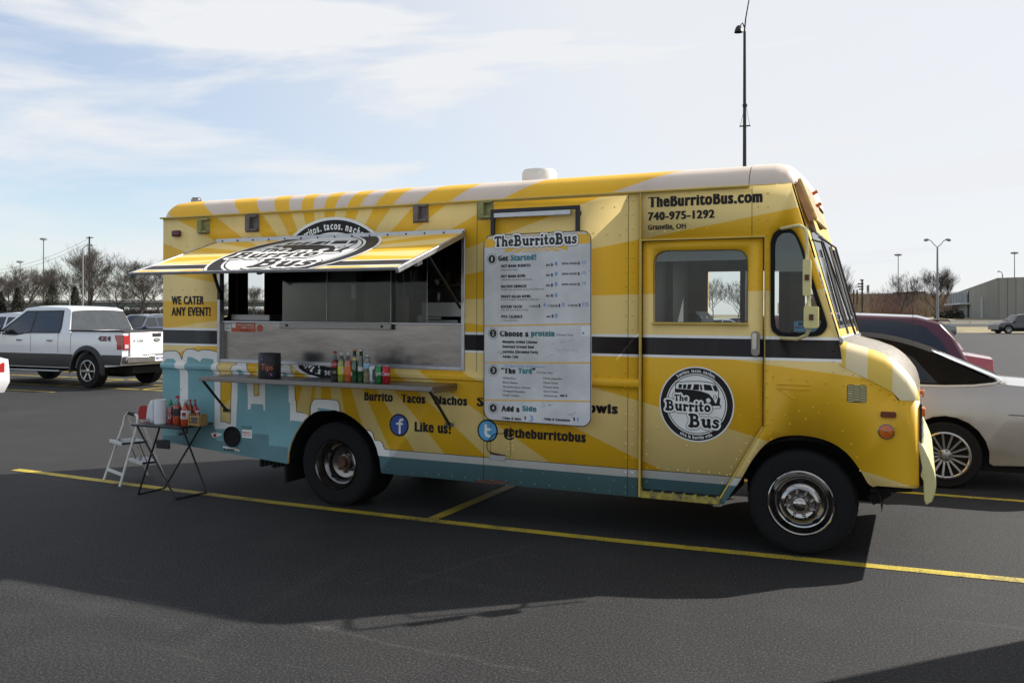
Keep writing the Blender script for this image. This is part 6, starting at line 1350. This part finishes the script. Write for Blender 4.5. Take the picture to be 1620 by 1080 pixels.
rowc = [(188, 'cargrey', 'sedan'), (204, 'carblack', 'sedan'), (222, 'carwhite', 'suv'), (241, 'carwhite', 'minivan'), (255, 'carmaroon', 'sedan')]
labs = ['grey sedan in the distant row just right of pickup cab', 'black sedan in the distant row above the blue suv', 'white suv in the distant row left of food truck', 'white minivan in the distant row touching the food truck edge', 'dark red sedan in the distant row partly behind food truck']
for (x, p_, k), lb in zip(rowc, labs): simple_car(k, p_, lb, tuple(at_depth(x, HOR + FPX * CAMH / 62, 62 + random.uniform(-3, 3)).to_2d()) + (0,), rad(95 if x != 241 else 0), 'cars parked in the distant row', detail=False)
for x, Z_, p_, k, lb in ((6, 70, 'carblue', 'suv', 'dark suv in the distance at the far left edge'), (36, 64, 'carsilver', 'sedan', 'silver car half hidden by the pickup windscreen'), (1352, 48, 'carsilver', 'suv', 'silver suv in the distance just right of the windshield'), (1338, 40, 'carblack', 'suv', 'dark suv nearest the truck windshield in the distance'), (1130, 60, 'carwhite', 'sedan', 'white car seen through the food truck door window'), (1160, 75, 'carblue', 'sedan', 'dark car seen through the door window beyond the white one'), (1450, 62, 'cargrey', 'sedan', 'grey car in the distance above the minivan roof')):
    simple_car(k, p_, lb, tuple(at_depth(x, HOR, Z_).to_2d()) + (0,), rad(20), None, detail=False)

# ================================================================== TREES AND BACKDROP
def tree_mesh(seed, H, spread, levels, up=.35, lean=0, n0=7, minr=.012, first=.25, r0=None, ncld=4):
    rnd = random.Random(seed); trunk = MB(); crown = MB()
    def branch(p, d, L_, r, lv):
        seg = 4 if lv == 0 else 3; pts = [p]; rs = [r]; q = p.copy(); dd = d.copy()
        for i in range(seg):
            dd = (dd + Vector((rnd.gauss(0, .13), rnd.gauss(0, .13), rnd.gauss(0, .06) + up * .16 * (lv > 0)))).normalized(); q = q + dd * L_ / seg; pts.append(q.copy()); rs.append(max(minr * .6, r * (1 - (.55 if lv == 0 else .7) * (i + 1) / seg)))
        if lv >= levels:
            s_ = Vector((rnd.gauss(0, 1), rnd.gauss(0, 1), rnd.gauss(0, .3))).normalized() * minr * .8; crown.add([p - s_, p + s_, q], [(0, 1, 2)]); return
        (trunk if lv <= 1 else crown).tube(pts, rs, 6 if lv == 0 else (4 if lv == 1 else 3), caps=False)
        if lv >= levels: return
        nb = n0 if lv == 0 else rnd.randint(ncld, ncld + 2)
        for k in range(nb):
            u = (first + (1 - first) * (k + rnd.random()) / nb) if lv == 0 else rnd.uniform(.2, 1); i = min(seg - 1, int(u * seg)); base_ = pts[i].lerp(pts[i + 1], u * seg - i)
            a = rnd.uniform(0, 2 * pi) if lv else k * 2.4 + rnd.random(); out = Vector((cos(a), sin(a), rnd.uniform(.15, .7))).normalized()
            nd_ = (dd * (1 - spread) + out * spread).normalized() if lv == 0 else (dd * .7 + Vector((rnd.gauss(0, .5), rnd.gauss(0, .5), rnd.gauss(0, .32) + up))).normalized()
            branch(base_, nd_, L_ * ((.80 - .38 * u) if lv == 0 else rnd.uniform(.5, .74)), max(minr, rs[i] * .55), lv + 1)
    branch(Vector((0, 0, 0)), Vector((lean, 0, 1)).normalized(), H * .62, r0 or H * .022, 0)
    return trunk, crown
TM = []
for sd_, sp_, up_k, n0, fr in ((1, .60, .42, 13, .14), (2, .74, .40, 10, .2), (7, .46, .60, 14, .08), (9, .68, .34, 14, .14)):
    t_, c_ = tree_mesh(sd_, 12, sp_, 5, up_k, 0, n0, .013, fr, ncld=4, r0=.17); TM.append((mesh_of(t_, 'trunk', False), mesh_of(c_, 'crown', False)))
def bare_tree(px, Z_, Hpx, kind, label, group, rz=0, zb=None, wide=1.0, crown_m='twig', trunk_m='bark'):
    p = at_depth(px, HOR, Z_); zb = (1.3 if Z_ > 120 else .5) if zb is None else zb
    H = (Hpx[1] - Hpx[0]) / FPX * Z_; H = CAMH + (HOR - Hpx[0]) / FPX * Z_ - zb
    t = thing('bare_tree', label, 'tree', (p.x, p.y, zb), rz, group); k = H / 12.0 / TK[kind]
    t.scale = (k * wide, k * wide, k)
    for nm, me, mt in (('trunk', TM[kind][0], trunk_m), ('crown', TM[kind][1], crown_m)):
        o = bpy.data.objects.new(nm, me); COL.objects.link(o); o.parent = t
        if not me.materials: me.materials.append(M[mt])
    return t
TK = [max(v.co.z for v in c.vertices) / 12.0 for a, c in TM]
gl = 'bare trees behind the left car park'; grr = 'bare trees before the brush bank on the right'
bare_tree(44, 175, (412, 500), 3, 'wide bare tree at the far left with arching limbs', gl, 0, wide=1.7)
bare_tree(98, 165, (425, 500), 1, 'crooked bare tree between the two dark evergreens', gl, 1.2, wide=1.3)
bare_tree(146, 160, (382, 500), 2, 'tallest bare tree on the left rising behind the pickup cab', gl, 2.2, wide=1.6)
bare_tree(221, 165, (402, 500), 0, 'broad bare tree just left of the food truck', gl, .4, wide=1.6)
bare_tree(256, 160, (430, 500), 1, 'bare tree partly hidden by the rear of the food truck', gl, 3.5, wide=1.5)
bare_tree(14, 180, (425, 500), 0, 'bare tree cut by the left edge of frame', gl, 5, wide=1.5)
bare_tree(185, 185, (425, 500), 3, 'faint bare tree filling the gap behind the two big left trees', gl, 4, wide=1.5)
bare_tree(70, 190, (418, 500), 2, 'slim bare tree just right of the widest left tree', gl, 1, wide=1.3)
bare_tree(402, 170, (448, 500), 0, 'bare tree seen through the rear window of the food truck', gl, 2)
bare_tree(352, 170, (440, 500), 3, 'bare tree glimpsed through the narrow rear door window', gl, 2)
bare_tree(1128, 130, (436, 500), 1, 'bare tree seen through the driver side door window', grr, 2, wide=1.0)
bare_tree(1165, 120, (440, 500), 1, 'smaller bare tree seen at the right of the door window', grr, 1)
bare_tree(1318, 120, (412, 500), 1, 'gnarled bare tree directly right of the truck windshield', grr, 4.4, wide=.8, trunk_m='bark')
bare_tree(1335, 170, (440, 500), 0, 'faint small bare tree beside the gnarled one', grr, 1)
bare_tree(1423, 130, (429, 505), 1, 'sparse bare tree between the sign stack and lamp post', grr, .5, wide=.95)
bare_tree(1484, 125, (418, 505), 2, 'dense rounded bare tree beside the concrete building', grr, 0.2, wide=1.5)
# conifers
def conifer(px, Z_, ytop, wpx, label, seed):
    p = at_depth(px, HOR, Z_); zb = 1.2; H = CAMH + (HOR - ytop) / FPX * Z_ - zb; R_ = wpx / 2 / FPX * Z_; rnd = random.Random(seed)
    t = thing('evergreen_tree', label, 'tree', (p.x, p.y, zb), 0, 'dark evergreens behind the left car park')
    mb = MB(); mb.tube([(0, 0, 0), (0, 0, H * .95)], [.2, .03], 6); part('trunk', mb, 'bark', t)
    mb = MB()
    for k in range(2600):
        u = rnd.random() ** .8; z = H * (.06 + .94 * u); r = R_ * (1 - u) ** .75 * rnd.uniform(.35, 1.08) + .05; a = rnd.uniform(0, 2 * pi); c = Vector((r * cos(a), r * sin(a), z + rnd.gauss(0, .1)))
        s = .34 * (1 - .4 * u); d = Vector((cos(a), sin(a), -.35 + rnd.gauss(0, .3))).normalized() * s; e_ = Vector((-sin(a), cos(a), rnd.gauss(0, .4))) * s * .35
        mb.add([c - e_, c + e_, c + d], [(0, 1, 2)])
    o = part('crown', mb, 'conifer', t, sm=False, fix=False)
M['conifer'] = mat('dark evergreen needles', (.022, .026, .016), .9, var=.5, vscale=1.5, c2=(.05, .05, .03))
conifer(28, 150, 455, 22, 'narrow dark evergreen under the leftmost bare tree', 1); conifer(83, 150, 450, 34, 'broad dark evergreen left of the crooked bare tree', 2); conifer(119, 150, 453, 24, 'pointed dark evergreen beside the tall lamp pole', 3); conifer(2, 150, 462, 18, 'dark evergreen cut off by the left edge', 4)
# brush bank on the right and scrub on the left
M['brushsoil'] = mat('brown scrub bank', (.09, .065, .045), .95, var=.4, vscale=.3, c2=(.16, .12, .075))
mb = MB(); rg = []
for i in range(60):
    px_ = 1230 + i * 6.5; f_ = 0.5 + .5 * sin(i * .7) * .2
    rg.append([at_depth(px_, HOR + 4, 165).to_3d(), at_depth(px_, HOR - 9, 180), at_depth(px_, HOR - 17 - 2 * f_, 195), at_depth(px_, HOR - 17, 215)])
for r in rg: r[0].z = 1.0
mb.loft(rg); structure('brush_bank', mb, 'brushsoil')
rnd = random.Random(4); mbs = [MB(), MB()]
for k in range(12000):
    px_ = rnd.uniform(1290, 1530); d = rnd.uniform(150, 214); h0 = 1.0 if d < 165 else (1.0 + (d - 165) / 15 * 1.85 if d < 180 else (2.85 + (d - 180) / 15 * 1.2 if d < 195 else 4.05 + (d - 195) / 20 * .3)); p = at_depth(px_, HOR, d); mbk = mbs[0 if (sin(px_ * .05) + rnd.gauss(0, .6)) > 0 else 1]
    for j in range(3):
        h = rnd.uniform(.6, 2.6) * (.7 + .5 * sin(px_ * .11) ** 2); a = rnd.uniform(-.6, .6); b_ = rnd.uniform(-.6, .6); w1 = rnd.uniform(.04, .13); q = Vector((p.x + rnd.gauss(0, .5), p.y + rnd.gauss(0, .5), h0 + rnd.uniform(-.2, .2)))
        tpp = q + Vector((a * h, b_ * h, h)); mbk.add([q - Vector((w1, 0, 0)), q + Vector((w1, 0, 0)), tpp], [(0, 1, 2)])
tag(part('brush', mbs[0], 'twigred', kind='stuff', sm=False, fix=False), 'reddish leafless scrub covering the bank behind the car park', 'scrub'); M['scrubtan'] = mat('tan scrub', (.30, .23, .15), .95, var=.4, vscale=1)
tag(part('dry_grass_tufts', mbs[1], 'scrubtan', kind='stuff', sm=False, fix=False), 'tan dry weeds mixed through the scrub bank', 'weeds')
rnd = random.Random(14); mbk = MB()
for k in range(3800):
    px_ = rnd.uniform(-20, 560); d = rnd.uniform(180, 230); p = at_depth(px_, HOR, d)
    for j in range(3):
        h = rnd.uniform(.6, 2.6); q = Vector((p.x + rnd.gauss(0, .6), p.y + rnd.gauss(0, .6), 1.3)); tpp = q + Vector((rnd.gauss(0, .4) * h, rnd.gauss(0, .4) * h, h)); w1 = rnd.uniform(.04, .12); mbk.add([q - Vector((w1, 0, 0)), q + Vector((w1, 0, 0)), tpp], [(0, 1, 2)])
tag(part('undergrowth', mbk, 'twig', kind='stuff', sm=False, fix=False), 'grey brown undergrowth below the bare trees on the left', 'undergrowth')
# highway bridge on the left
M['bridge'] = mat('green grey bridge steel', (.09, .12, .11), .7, var=.2, vscale=.2); M['bridgec'] = mat('pale bridge concrete', (.36, .35, .33), .8, var=.1, vscale=.2)
br = thing('highway_bridge', 'long grey green highway bridge behind the bare trees on the left', 'bridge', tuple(at_depth(120, HOR, 330).to_2d()) + (0,))
def rel(v, o): return (v.x - o.location.x, v.y - o.location.y, v.z - o.location.z)
a, b_ = at_depth(-250, 484, 310), at_depth(620, 481, 350)
mb = MB(); mb.bar(rel(a, br), rel(b_, br), 8, 1.5); part('girder', mb, 'bridge', br)
mb = MB(); mb.bar(rel(a + Vector((0, 0, 1.3)), br), rel(b_ + Vector((0, 0, 1.3)), br), 9, .9); part('parapet', mb, 'bridgec', br)
for k in range(22):
    c = a.lerp(b_, (k + .5) / 22); mb = MB(); q = rel(c, br); mb.box(q[0] - .7, q[0] + .7, q[1] - .8, q[1] + .8, -.5, q[2] - .6); part('pier', mb, 'bridgec', br)
# small far buildings left
def block(nm, px0, px1, ytop, Z_, mt, label, cat='building', depth=12, roof=None, yb=500):
    a = at_depth(px0, HOR, Z_); b_ = at_depth(px1, HOR, Z_); W = (b_ - a).length; H = CAMH + (HOR - ytop) / FPX * Z_
    t = thing(nm, label, cat, ((a.x + b_.x) / 2, (a.y + b_.y) / 2, 0), YAW); mb = MB(); mb.box(-W / 2, W / 2, 0, depth, 0, H); part('wall', mb, mt, t)
    mb = MB(); mb.box(-W / 2 - .2, W / 2 + .2, -.2, depth + .2, H, H + .35); part('roof', mb, roof or 'cladding', t)
    n = max(2, int(W / 4))
    for k in range(n): x = -W / 2 + W * (k + .5) / n; mb = MB(); mb.box(x - .9, x + .9, -.06, .0, H * .35, H * .7); part('window', mb, 'tint', t)
    return t
block('warehouse', 4, 15, 487, 260, 'plasticwhite', 'small white building at far left under the bridge'); block('warehouse', 34, 52, 490, 280, 'bridgec', 'low pale building between the left tree trunks'); block('warehouse', 204, 232, 486, 300, 'plasticwhite', 'pale low building behind the broad bare tree')
M['brick'] = mat('red brick far', (.13, .05, .04), .9, var=.2, vscale=.4)
block('brick_building', 1441, 1464, 463, 260, 'brick', 'low red brick building behind the rounded tree'); block('long_building', 1388, 1450, 466, 300, 'cargrey', 'long dark flat roofed building above the brush bank')
block('distant_wall', 1300, 1392, 466.5, 320, 'cargrey', 'grey flat roofed building above the brush bank nearest the truck')
# concrete building with glass entrance
cb = thing('concrete_building', 'windowless grey concrete building with sloping wall top and glass entrance', 'building', (0, 0, 0))
Pc = at_depth(1580, HOR, 120); Pl = at_depth(1500, HOR, 165); Pr = at_depth(1700, HOR, 118); cb.location = (Pc.x, Pc.y, .9); zb = .9
def zat(py, Z_): return CAMH + (HOR - py) / FPX * Z_ - zb
M['slabgap'] = mat('shadow joint', (.10, .095, .085), .9)
dl = Vector((Pl.x - Pc.x, Pl.y - Pc.y, 0)); dr = Vector((Pr.x - Pc.x, Pr.y - Pc.y, 0)); nl = Vector((-dl.y, dl.x, 0)).normalized(); nl = nl if nl.dot(Vector((Pc.x, Pc.y + CAMD, 0))) < 0 else -nl
hl0, hl1, hr1 = zat(439.5, 120), zat(468, 165), zat(436, 118); npn = 15
for k in range(npn):
    a, b_ = dl * (k / npn), dl * ((k + .996) / npn); h0, h1 = hl0 + (hl1 - hl0) * k / npn, hl0 + (hl1 - hl0) * (k + .996) / npn
    if 7.2 < k < 12.6: 
        mb = MB(); z0_ = 3.6; mb.add([a + Vector((0, 0, z0_)), b_ + Vector((0, 0, z0_)), b_ + Vector((0, 0, h1)), a + Vector((0, 0, h0))], [(0, 1, 2, 3)])
    else: mb = MB(); mb.add([a, b_, b_ + Vector((0, 0, h1)), a + Vector((0, 0, h0))], [(0, 1, 2, 3)])
    o = part('wall_panel', mb, 'concrete', cb, sm=False); md = o.modifiers.new('t', 'SOLIDIFY'); md.thickness = .3; md.offset = 0
for k in range(9):
    a, b_ = dr * (k / 9) + Vector((.05, 0, 0)), dr * ((k + .996) / 9); h0, h1 = hl0 + (hr1 - hl0) * k / 9, hl0 + (hr1 - hl0) * (k + .985) / 9
    mb = MB(); mb.add([a, b_, b_ + Vector((0, 0, h1)), a + Vector((0, 0, h0))], [(0, 1, 2, 3)]); o = part('wall_panel', mb, 'concrete', cb, sm=False); md = o.modifiers.new('t', 'SOLIDIFY'); md.thickness = .3; md.offset = 0
inn_ = -nl * .4; mb = MB(); mb.add([inn_, dl + inn_, dl + inn_ + Vector((0, 0, hl1 - .2)), inn_ + Vector((0, 0, hl0 - .2)), dr + inn_, dr + inn_ + Vector((0, 0, hl0 - .2)), dl + Vector((25, 22, hl1 - .3)), dr + Vector((25, 22, hl0 - .3))], [(0, 1, 2, 3), (0, 4, 5, 3), (3, 2, 6, 7, 5)]); part('inner_wall', mb, 'slabgap', cb, sm=False)
M['entr'] = mat('greenish entrance glass', (.05, .12, .12), .08, var=.3, vscale=.6, spec=.8)
for k in range(9):
    u0 = .49 + .34 * k / 9; u1 = .49 + .34 * (k + .88) / 9
    for z0_, z1_ in ((.1, 2.4), (2.7, 4.6)):
        mb = MB(); mb.add([dl * u0 + nl * .3 + Vector((0, 0, z0_)), dl * u1 + nl * .3 + Vector((0, 0, z0_)), dl * u1 + nl * .3 + Vector((0, 0, z1_)), dl * u0 + nl * .3 + Vector((0, 0, z1_))], [(0, 1, 2, 3)]); part('entrance_pane', mb, 'entr', cb, sm=False)
    mb = MB(); mb.bar(dl * u1 + nl * .32, dl * u1 + nl * .32 + Vector((0, 0, 4.7)), .18); part('mullion', mb, 'alu', cb)
mb = MB(); mb.bar(dl * .46 + nl * .8 + Vector((0, 0, 2.55)), dl * .85 + nl * .8 + Vector((0, 0, 2.55)), 1.6, .22); part('canopy', mb, 'plasticwhite', cb)
mb = MB(); mb.box(-6.2, -5.9, -3.0, -2.8, 0, 3.2); p_ = dl * .22 + nl * .35; mb = MB(); mb.bar(p_, p_ + Vector((0, 0, 3.4)), .35, .2); part('downpipe', mb, 'plasticwhite', cb)
mb = MB(); 
for k, (u, s) in enumerate(((.83, 0), (.9, 0))): pass
hd = thing('clipped_hedge', 'low dark hedge in front of the glass entrance', 'hedge', tuple(at_depth(1506, HOR, 128).to_2d()) + (1.1,)); mb = MB(); rnd = random.Random(2)
for k in range(900):
    c = Vector((rnd.uniform(-2.2, 1.5), rnd.uniform(-.8, .8), rnd.uniform(0, 1.1))); mb.add([c, c + Vector((rnd.gauss(0, .18), rnd.gauss(0, .18), .15)), c + Vector((rnd.gauss(0, .18), rnd.gauss(0, .18), -.1))], [(0, 1, 2)])
part('foliage', mb, 'conifer', hd, sm=False, fix=False)
# guard rail
gr_ = thing('guard_rail', 'long grey guard rail along the road on the right', 'guard rail', tuple(at_depth(1560, HOR, 99).to_2d()) + (.3,)); a, b_ = at_depth(1400, HOR, 101), at_depth(1720, HOR, 97)
for zz in (.55, .75): mb = MB(); mb.bar((a.x - gr_.location.x, a.y - gr_.location.y, zz), (b_.x - gr_.location.x, b_.y - gr_.location.y, zz), .08, .14); part('rail', mb, 'alu', gr_)
for k in range(10): c = a.lerp(b_, (k + .3) / 10); mb = MB(); mb.box(c.x - gr_.location.x - .07, c.x - gr_.location.x + .07, c.y - gr_.location.y, c.y - gr_.location.y + .12, -.1, .8); part('post', mb, 'alu', gr_)
# poles and lamps
M['pole'] = mat('brown steel pole', (.045, .038, .032), .6, .3, var=.3, vscale=2, stretch=(1, 1, .2)); M['galv'] = mat('galvanised pole', (.24, .25, .26), .6, .4, var=.15)
p = at_depth(1178, HOR, 44); lp_ = thing('tall_lamp_post', 'tall dark lamp post with small hooded lamp rising behind the food truck', 'lamp post', (p.x, p.y, 0)); zt = at_depth(1178, 50, 44).z
mb = MB(); mb.tube([(0, 0, 0), (0, 0, 8), (0, 0, zt)], [.12, .095, .065], 10); part('pole', mb, 'pole', lp_)
def off(px_, py_, Z_, o): v = at_depth(px_, py_, Z_); return Vector((v.x - o.location.x, v.y - o.location.y, v.z - o.location.z))
mb = MB(); mb.tube([off(1177.5, 52, 44, lp_), off(1180, 28, 44, lp_), off(1185, 0, 44, lp_), off(1190, -40, 44, lp_)], [.04, .035, .03, .03], 8); part('upper_arm', mb, 'pole', lp_)
mb = MB(); c = off(1170, 47, 44, lp_); mb.tube([off(1178, 44, 44, lp_), off(1174.5, 36.5, 44, lp_), off(1170.5, 42, 44, lp_)], .035, 8); q = off(1168.5, 51.5, 44, lp_); mb.lathe([(.22, 0), (.19, .12), (.12, .28), (.05, .34), (0, .34)], q, 'z', 14); part('lamp_hood', mb, 'blackmetal', lp_)
mb = MB(); mb.bar(off(1170, 200, 44, lp_), off(1187, 199, 44, lp_), .06).bar(off(1180, 167, 44, lp_), off(1186, 198, 44, lp_), .015).bar(off(1179, 167, 44, lp_), off(1171, 199, 44, lp_), .015).tube([off(1178.5, 165, 44, lp_), off(1178.5, 169, 44, lp_)], .12, 8); part('banner_bracket', mb, 'blackmetal', lp_)
mb = MB(); mb.lathe([(.35, 0), (.35, .7), (.3, .75), (0, .75)], (0, 0, 0), 'z', 16); part('base', mb, 'concrete', lp_)
p = at_depth(1483, HOR, 97); dlp = thing('double_lamp_post', 'slim grey lamp post with two cobra head lamps spreading in a V', 'lamp post', (p.x, p.y, .3)); Z_ = 97
mb = MB(); mb.tube([(0, 0, 0), off(1483, 400, Z_, dlp), off(1483, 391, Z_, dlp)], [.16, .09, .08], 10); part('pole', mb, 'galv', dlp)
for s in (-1, 1):
    mb = MB(); mb.tube([off(1483, 391, Z_, dlp), off(1483 + s * 5, 387, Z_, dlp), off(1483 + s * 10, 381, Z_, dlp), off(1483 + s * 15, 378.6, Z_, dlp)], .05, 6); ar_ = part('arm', mb, 'galv', dlp)
    mb = MB(); mb.tube([off(1483 + s * 13, 378.7, Z_, dlp), off(1483 + s * 16, 379.2, Z_, dlp), off(1483 + s * 20, 380, Z_, dlp), off(1483 + s * 21.5, 380.2, Z_, dlp)], [.06, .16, .15, .04], 8); part('lamp_head', mb, 'galv', ar_)
mb = MB(); mb.lathe([(.35, -.3), (.35, .55), (0, .6)], (0, 0, 0), 'z', 12); part('base', mb, 'concrete', dlp)
def mast(px_, ytop, Z_, label, r=.16, head='ring'):
    p = at_depth(px_, HOR, Z_); t = thing('light_mast', label, 'light mast', (p.x, p.y, .6)); H = CAMH + (HOR - ytop) / FPX * Z_ - .6; mb = MB(); mb.tube([(0, 0, 0), (0, 0, H)], [r * 1.5, r * .8], 6); part('pole', mb, 'galv', t)
    mb = MB(); mb.lathe([(.2, -.5), (1.3, -.3), (1.3, .2), (.2, .4)], (0, 0, H), 'z', 8); part('lamp_ring', mb, 'galv', t); return t
mast(1421, 403, 330, 'thin far light mast behind the sparse bare tree'); mast(1605, 400, 330, 'thin far light mast standing above the concrete building'); mast(69, 378, 330, 'tall light mast rising above the far left bare tree', .22); mast(32, 414, 340, 'short light mast inside the wide left tree')
def arm_lamp(px_, ytop, Z_, dx_, label, hgt=.5):
    p = at_depth(px_, HOR, Z_); t = thing('street_lamp', label, 'street lamp', (p.x, p.y, hgt)); mb = MB(); mb.tube([(0, 0, 0), off(px_, ytop + 4, Z_, t)], [.13, .08], 8); part('pole', mb, 'galv', t)
    mb = MB(); mb.tube([off(px_, ytop + 4, Z_, t), off(px_ + dx_ * .35, ytop, Z_, t), off(px_ + dx_, ytop - .8, Z_, t)], .06, 6); part('arm', mb, 'galv', t); mb = MB(); mb.tube([off(px_ + dx_ * .85, ytop - .8, Z_, t), off(px_ + dx_ * 1.25, ytop - .4, Z_, t)], [.13, .11], 6); part('lamp_head', mb, 'galv', t)
arm_lamp(131, 389, 120, 12, 'slim street lamp with short arm beside the pickup roof'); arm_lamp(1586, 430, 150, -6, 'small lamp peeking over the concrete building roof'); arm_lamp(110, 450, 130, 4, 'low lamp pole in front of the pointed evergreen')
p = at_depth(141, HOR, 210); t = thing('utility_pole', 'tall utility pole with crossarm inside the tallest left tree', 'utility pole', (p.x, p.y, 1)); mb = MB(); mb.tube([(0, 0, 0), off(141.5, 374, 210, t)], [.3, .18], 6); part('pole', mb, 'bark', t); mb = MB(); mb.bar(off(136.5, 376, 210, t), off(147.5, 376, 210, t), .2).bar(off(138, 387, 210, t), off(146, 387, 210, t), .18); part('crossarm', mb, 'bark', t)
p = at_depth(1364, HOR, 150); t = thing('sign_stack', 'brown post carrying four short dark boards stacked above the brush', 'sign', (p.x, p.y, 1)); mb = MB(); mb.tube([(0, 0, 0), off(1364, 443, 150, t)], .15, 6); part('post', mb, 'bark', t)
for x0, x1, y in ((1361, 1366, 443), (1357, 1366, 449), (1357, 1366, 453.5), (1359, 1366, 457.5)): mb = MB(); mb.bar(off(x0, y, 150, t), off(x1, y, 150, t), .2, .22); part('board', mb, 'bark', t)
p = at_depth(1373, HOR, 170); t = thing('roadside_sign', 'small pale upright sign on two posts beside the stacked boards', 'sign', (p.x, p.y, 1)); mb = MB(); mb.bar(off(1371.2, 455, 170, t), off(1375, 455, 170, t), .15, .9).bar(off(1371.5, 460, 170, t), off(1375, 460, 170, t), .15, .6); part('panel', mb, 'concrete', t); mb = MB(); mb.bar(off(1372, 452, 170, t), off(1372, 480, 170, t), .12).bar(off(1374.5, 450, 170, t), off(1374.5, 480, 170, t), .12); part('posts', mb, 'galv', t)
for x, lb in ((1350.5, 'thin dark utility pole left of the stacked boards'), (1356, 'second thin pole with tiny lamp arm near stacked boards')): p = at_depth(x, HOR, 160); t = thing('utility_pole', lb, 'utility pole', (p.x, p.y, 1)); mb = MB(); mb.tube([(0, 0, 0), off(x, 458, 160, t)], .12, 6); part('pole', mb, 'bark', t)
# power lines
def wire(p, q, label):
    a, b_ = p, q; pts = []
    for k in range(13): u = k / 12; v = a.lerp(b_, u); v.z -= 1.2 * 4 * u * (1 - u); pts.append(v)
    tag(part('power_line', MB().tube(pts, .035, 4), 'galv'), label, 'power line')
for y0, y1, lb in ((452, 463, 'highest thin wire crossing the sky on the right'), (457, 466, 'lower thin wire crossing above the brush bank')): wire(at_depth(1290, y0, 200), at_depth(1500, y1, 210), lb)
for y0, y1, lb in ((428, 392, 'upper thin wire in the sky behind the left trees'), (434, 398, 'lower thin wire in the sky behind the left trees')): wire(at_depth(-10, y0, 220), at_depth(141, y1 - 15, 212), lb)

# box truck added unseen, right of frame, to cast the lower right shadow
bt = thing('added_shadow_truck', 'white box truck added out of view on the right to cast a shadow', 'box truck', (4.6, -.75, 0))
mb = MB(); mb.box(-2.7, 1.8, -1.1, 1.1, .75, 2.75); part('cargo_box', mb, 'carwhite', bt, bevel=.04)
mb = MB(); mb.prism([(1.85, .5), (3.9, .5), (3.9, 1.15), (3.3, 1.25), (2.8, 2.1), (1.85, 2.2)], -1.0, 1.0); part('cab', mb, 'carwhite', bt, bevel=.05)
mb = MB(); mb.box(-2.6, 3.6, -.5, .5, .45, .75); part('frame', mb, 'dark', bt)
for s_ in (-1, 1):
    side_sheet(bt, 'side_window', [(2.1, 1.4), (3.1, 1.4), (2.75, 2.0), (2.1, 2.0)], 1.0, lambda x, z: 0, 'tint', .006, both=False) if s_ < 0 else None
    for x in (-1.6, 3.0): car_wheel(bt, x, s_ * .95, .4, .25, s_, 6, None, 'dullchrome', False)
end_sheet(bt, 'windshield', (3.2, 1.4), (2.85, 2.0), 1.0, lambda x, z: 0, 'tint', .1, .1, .02)
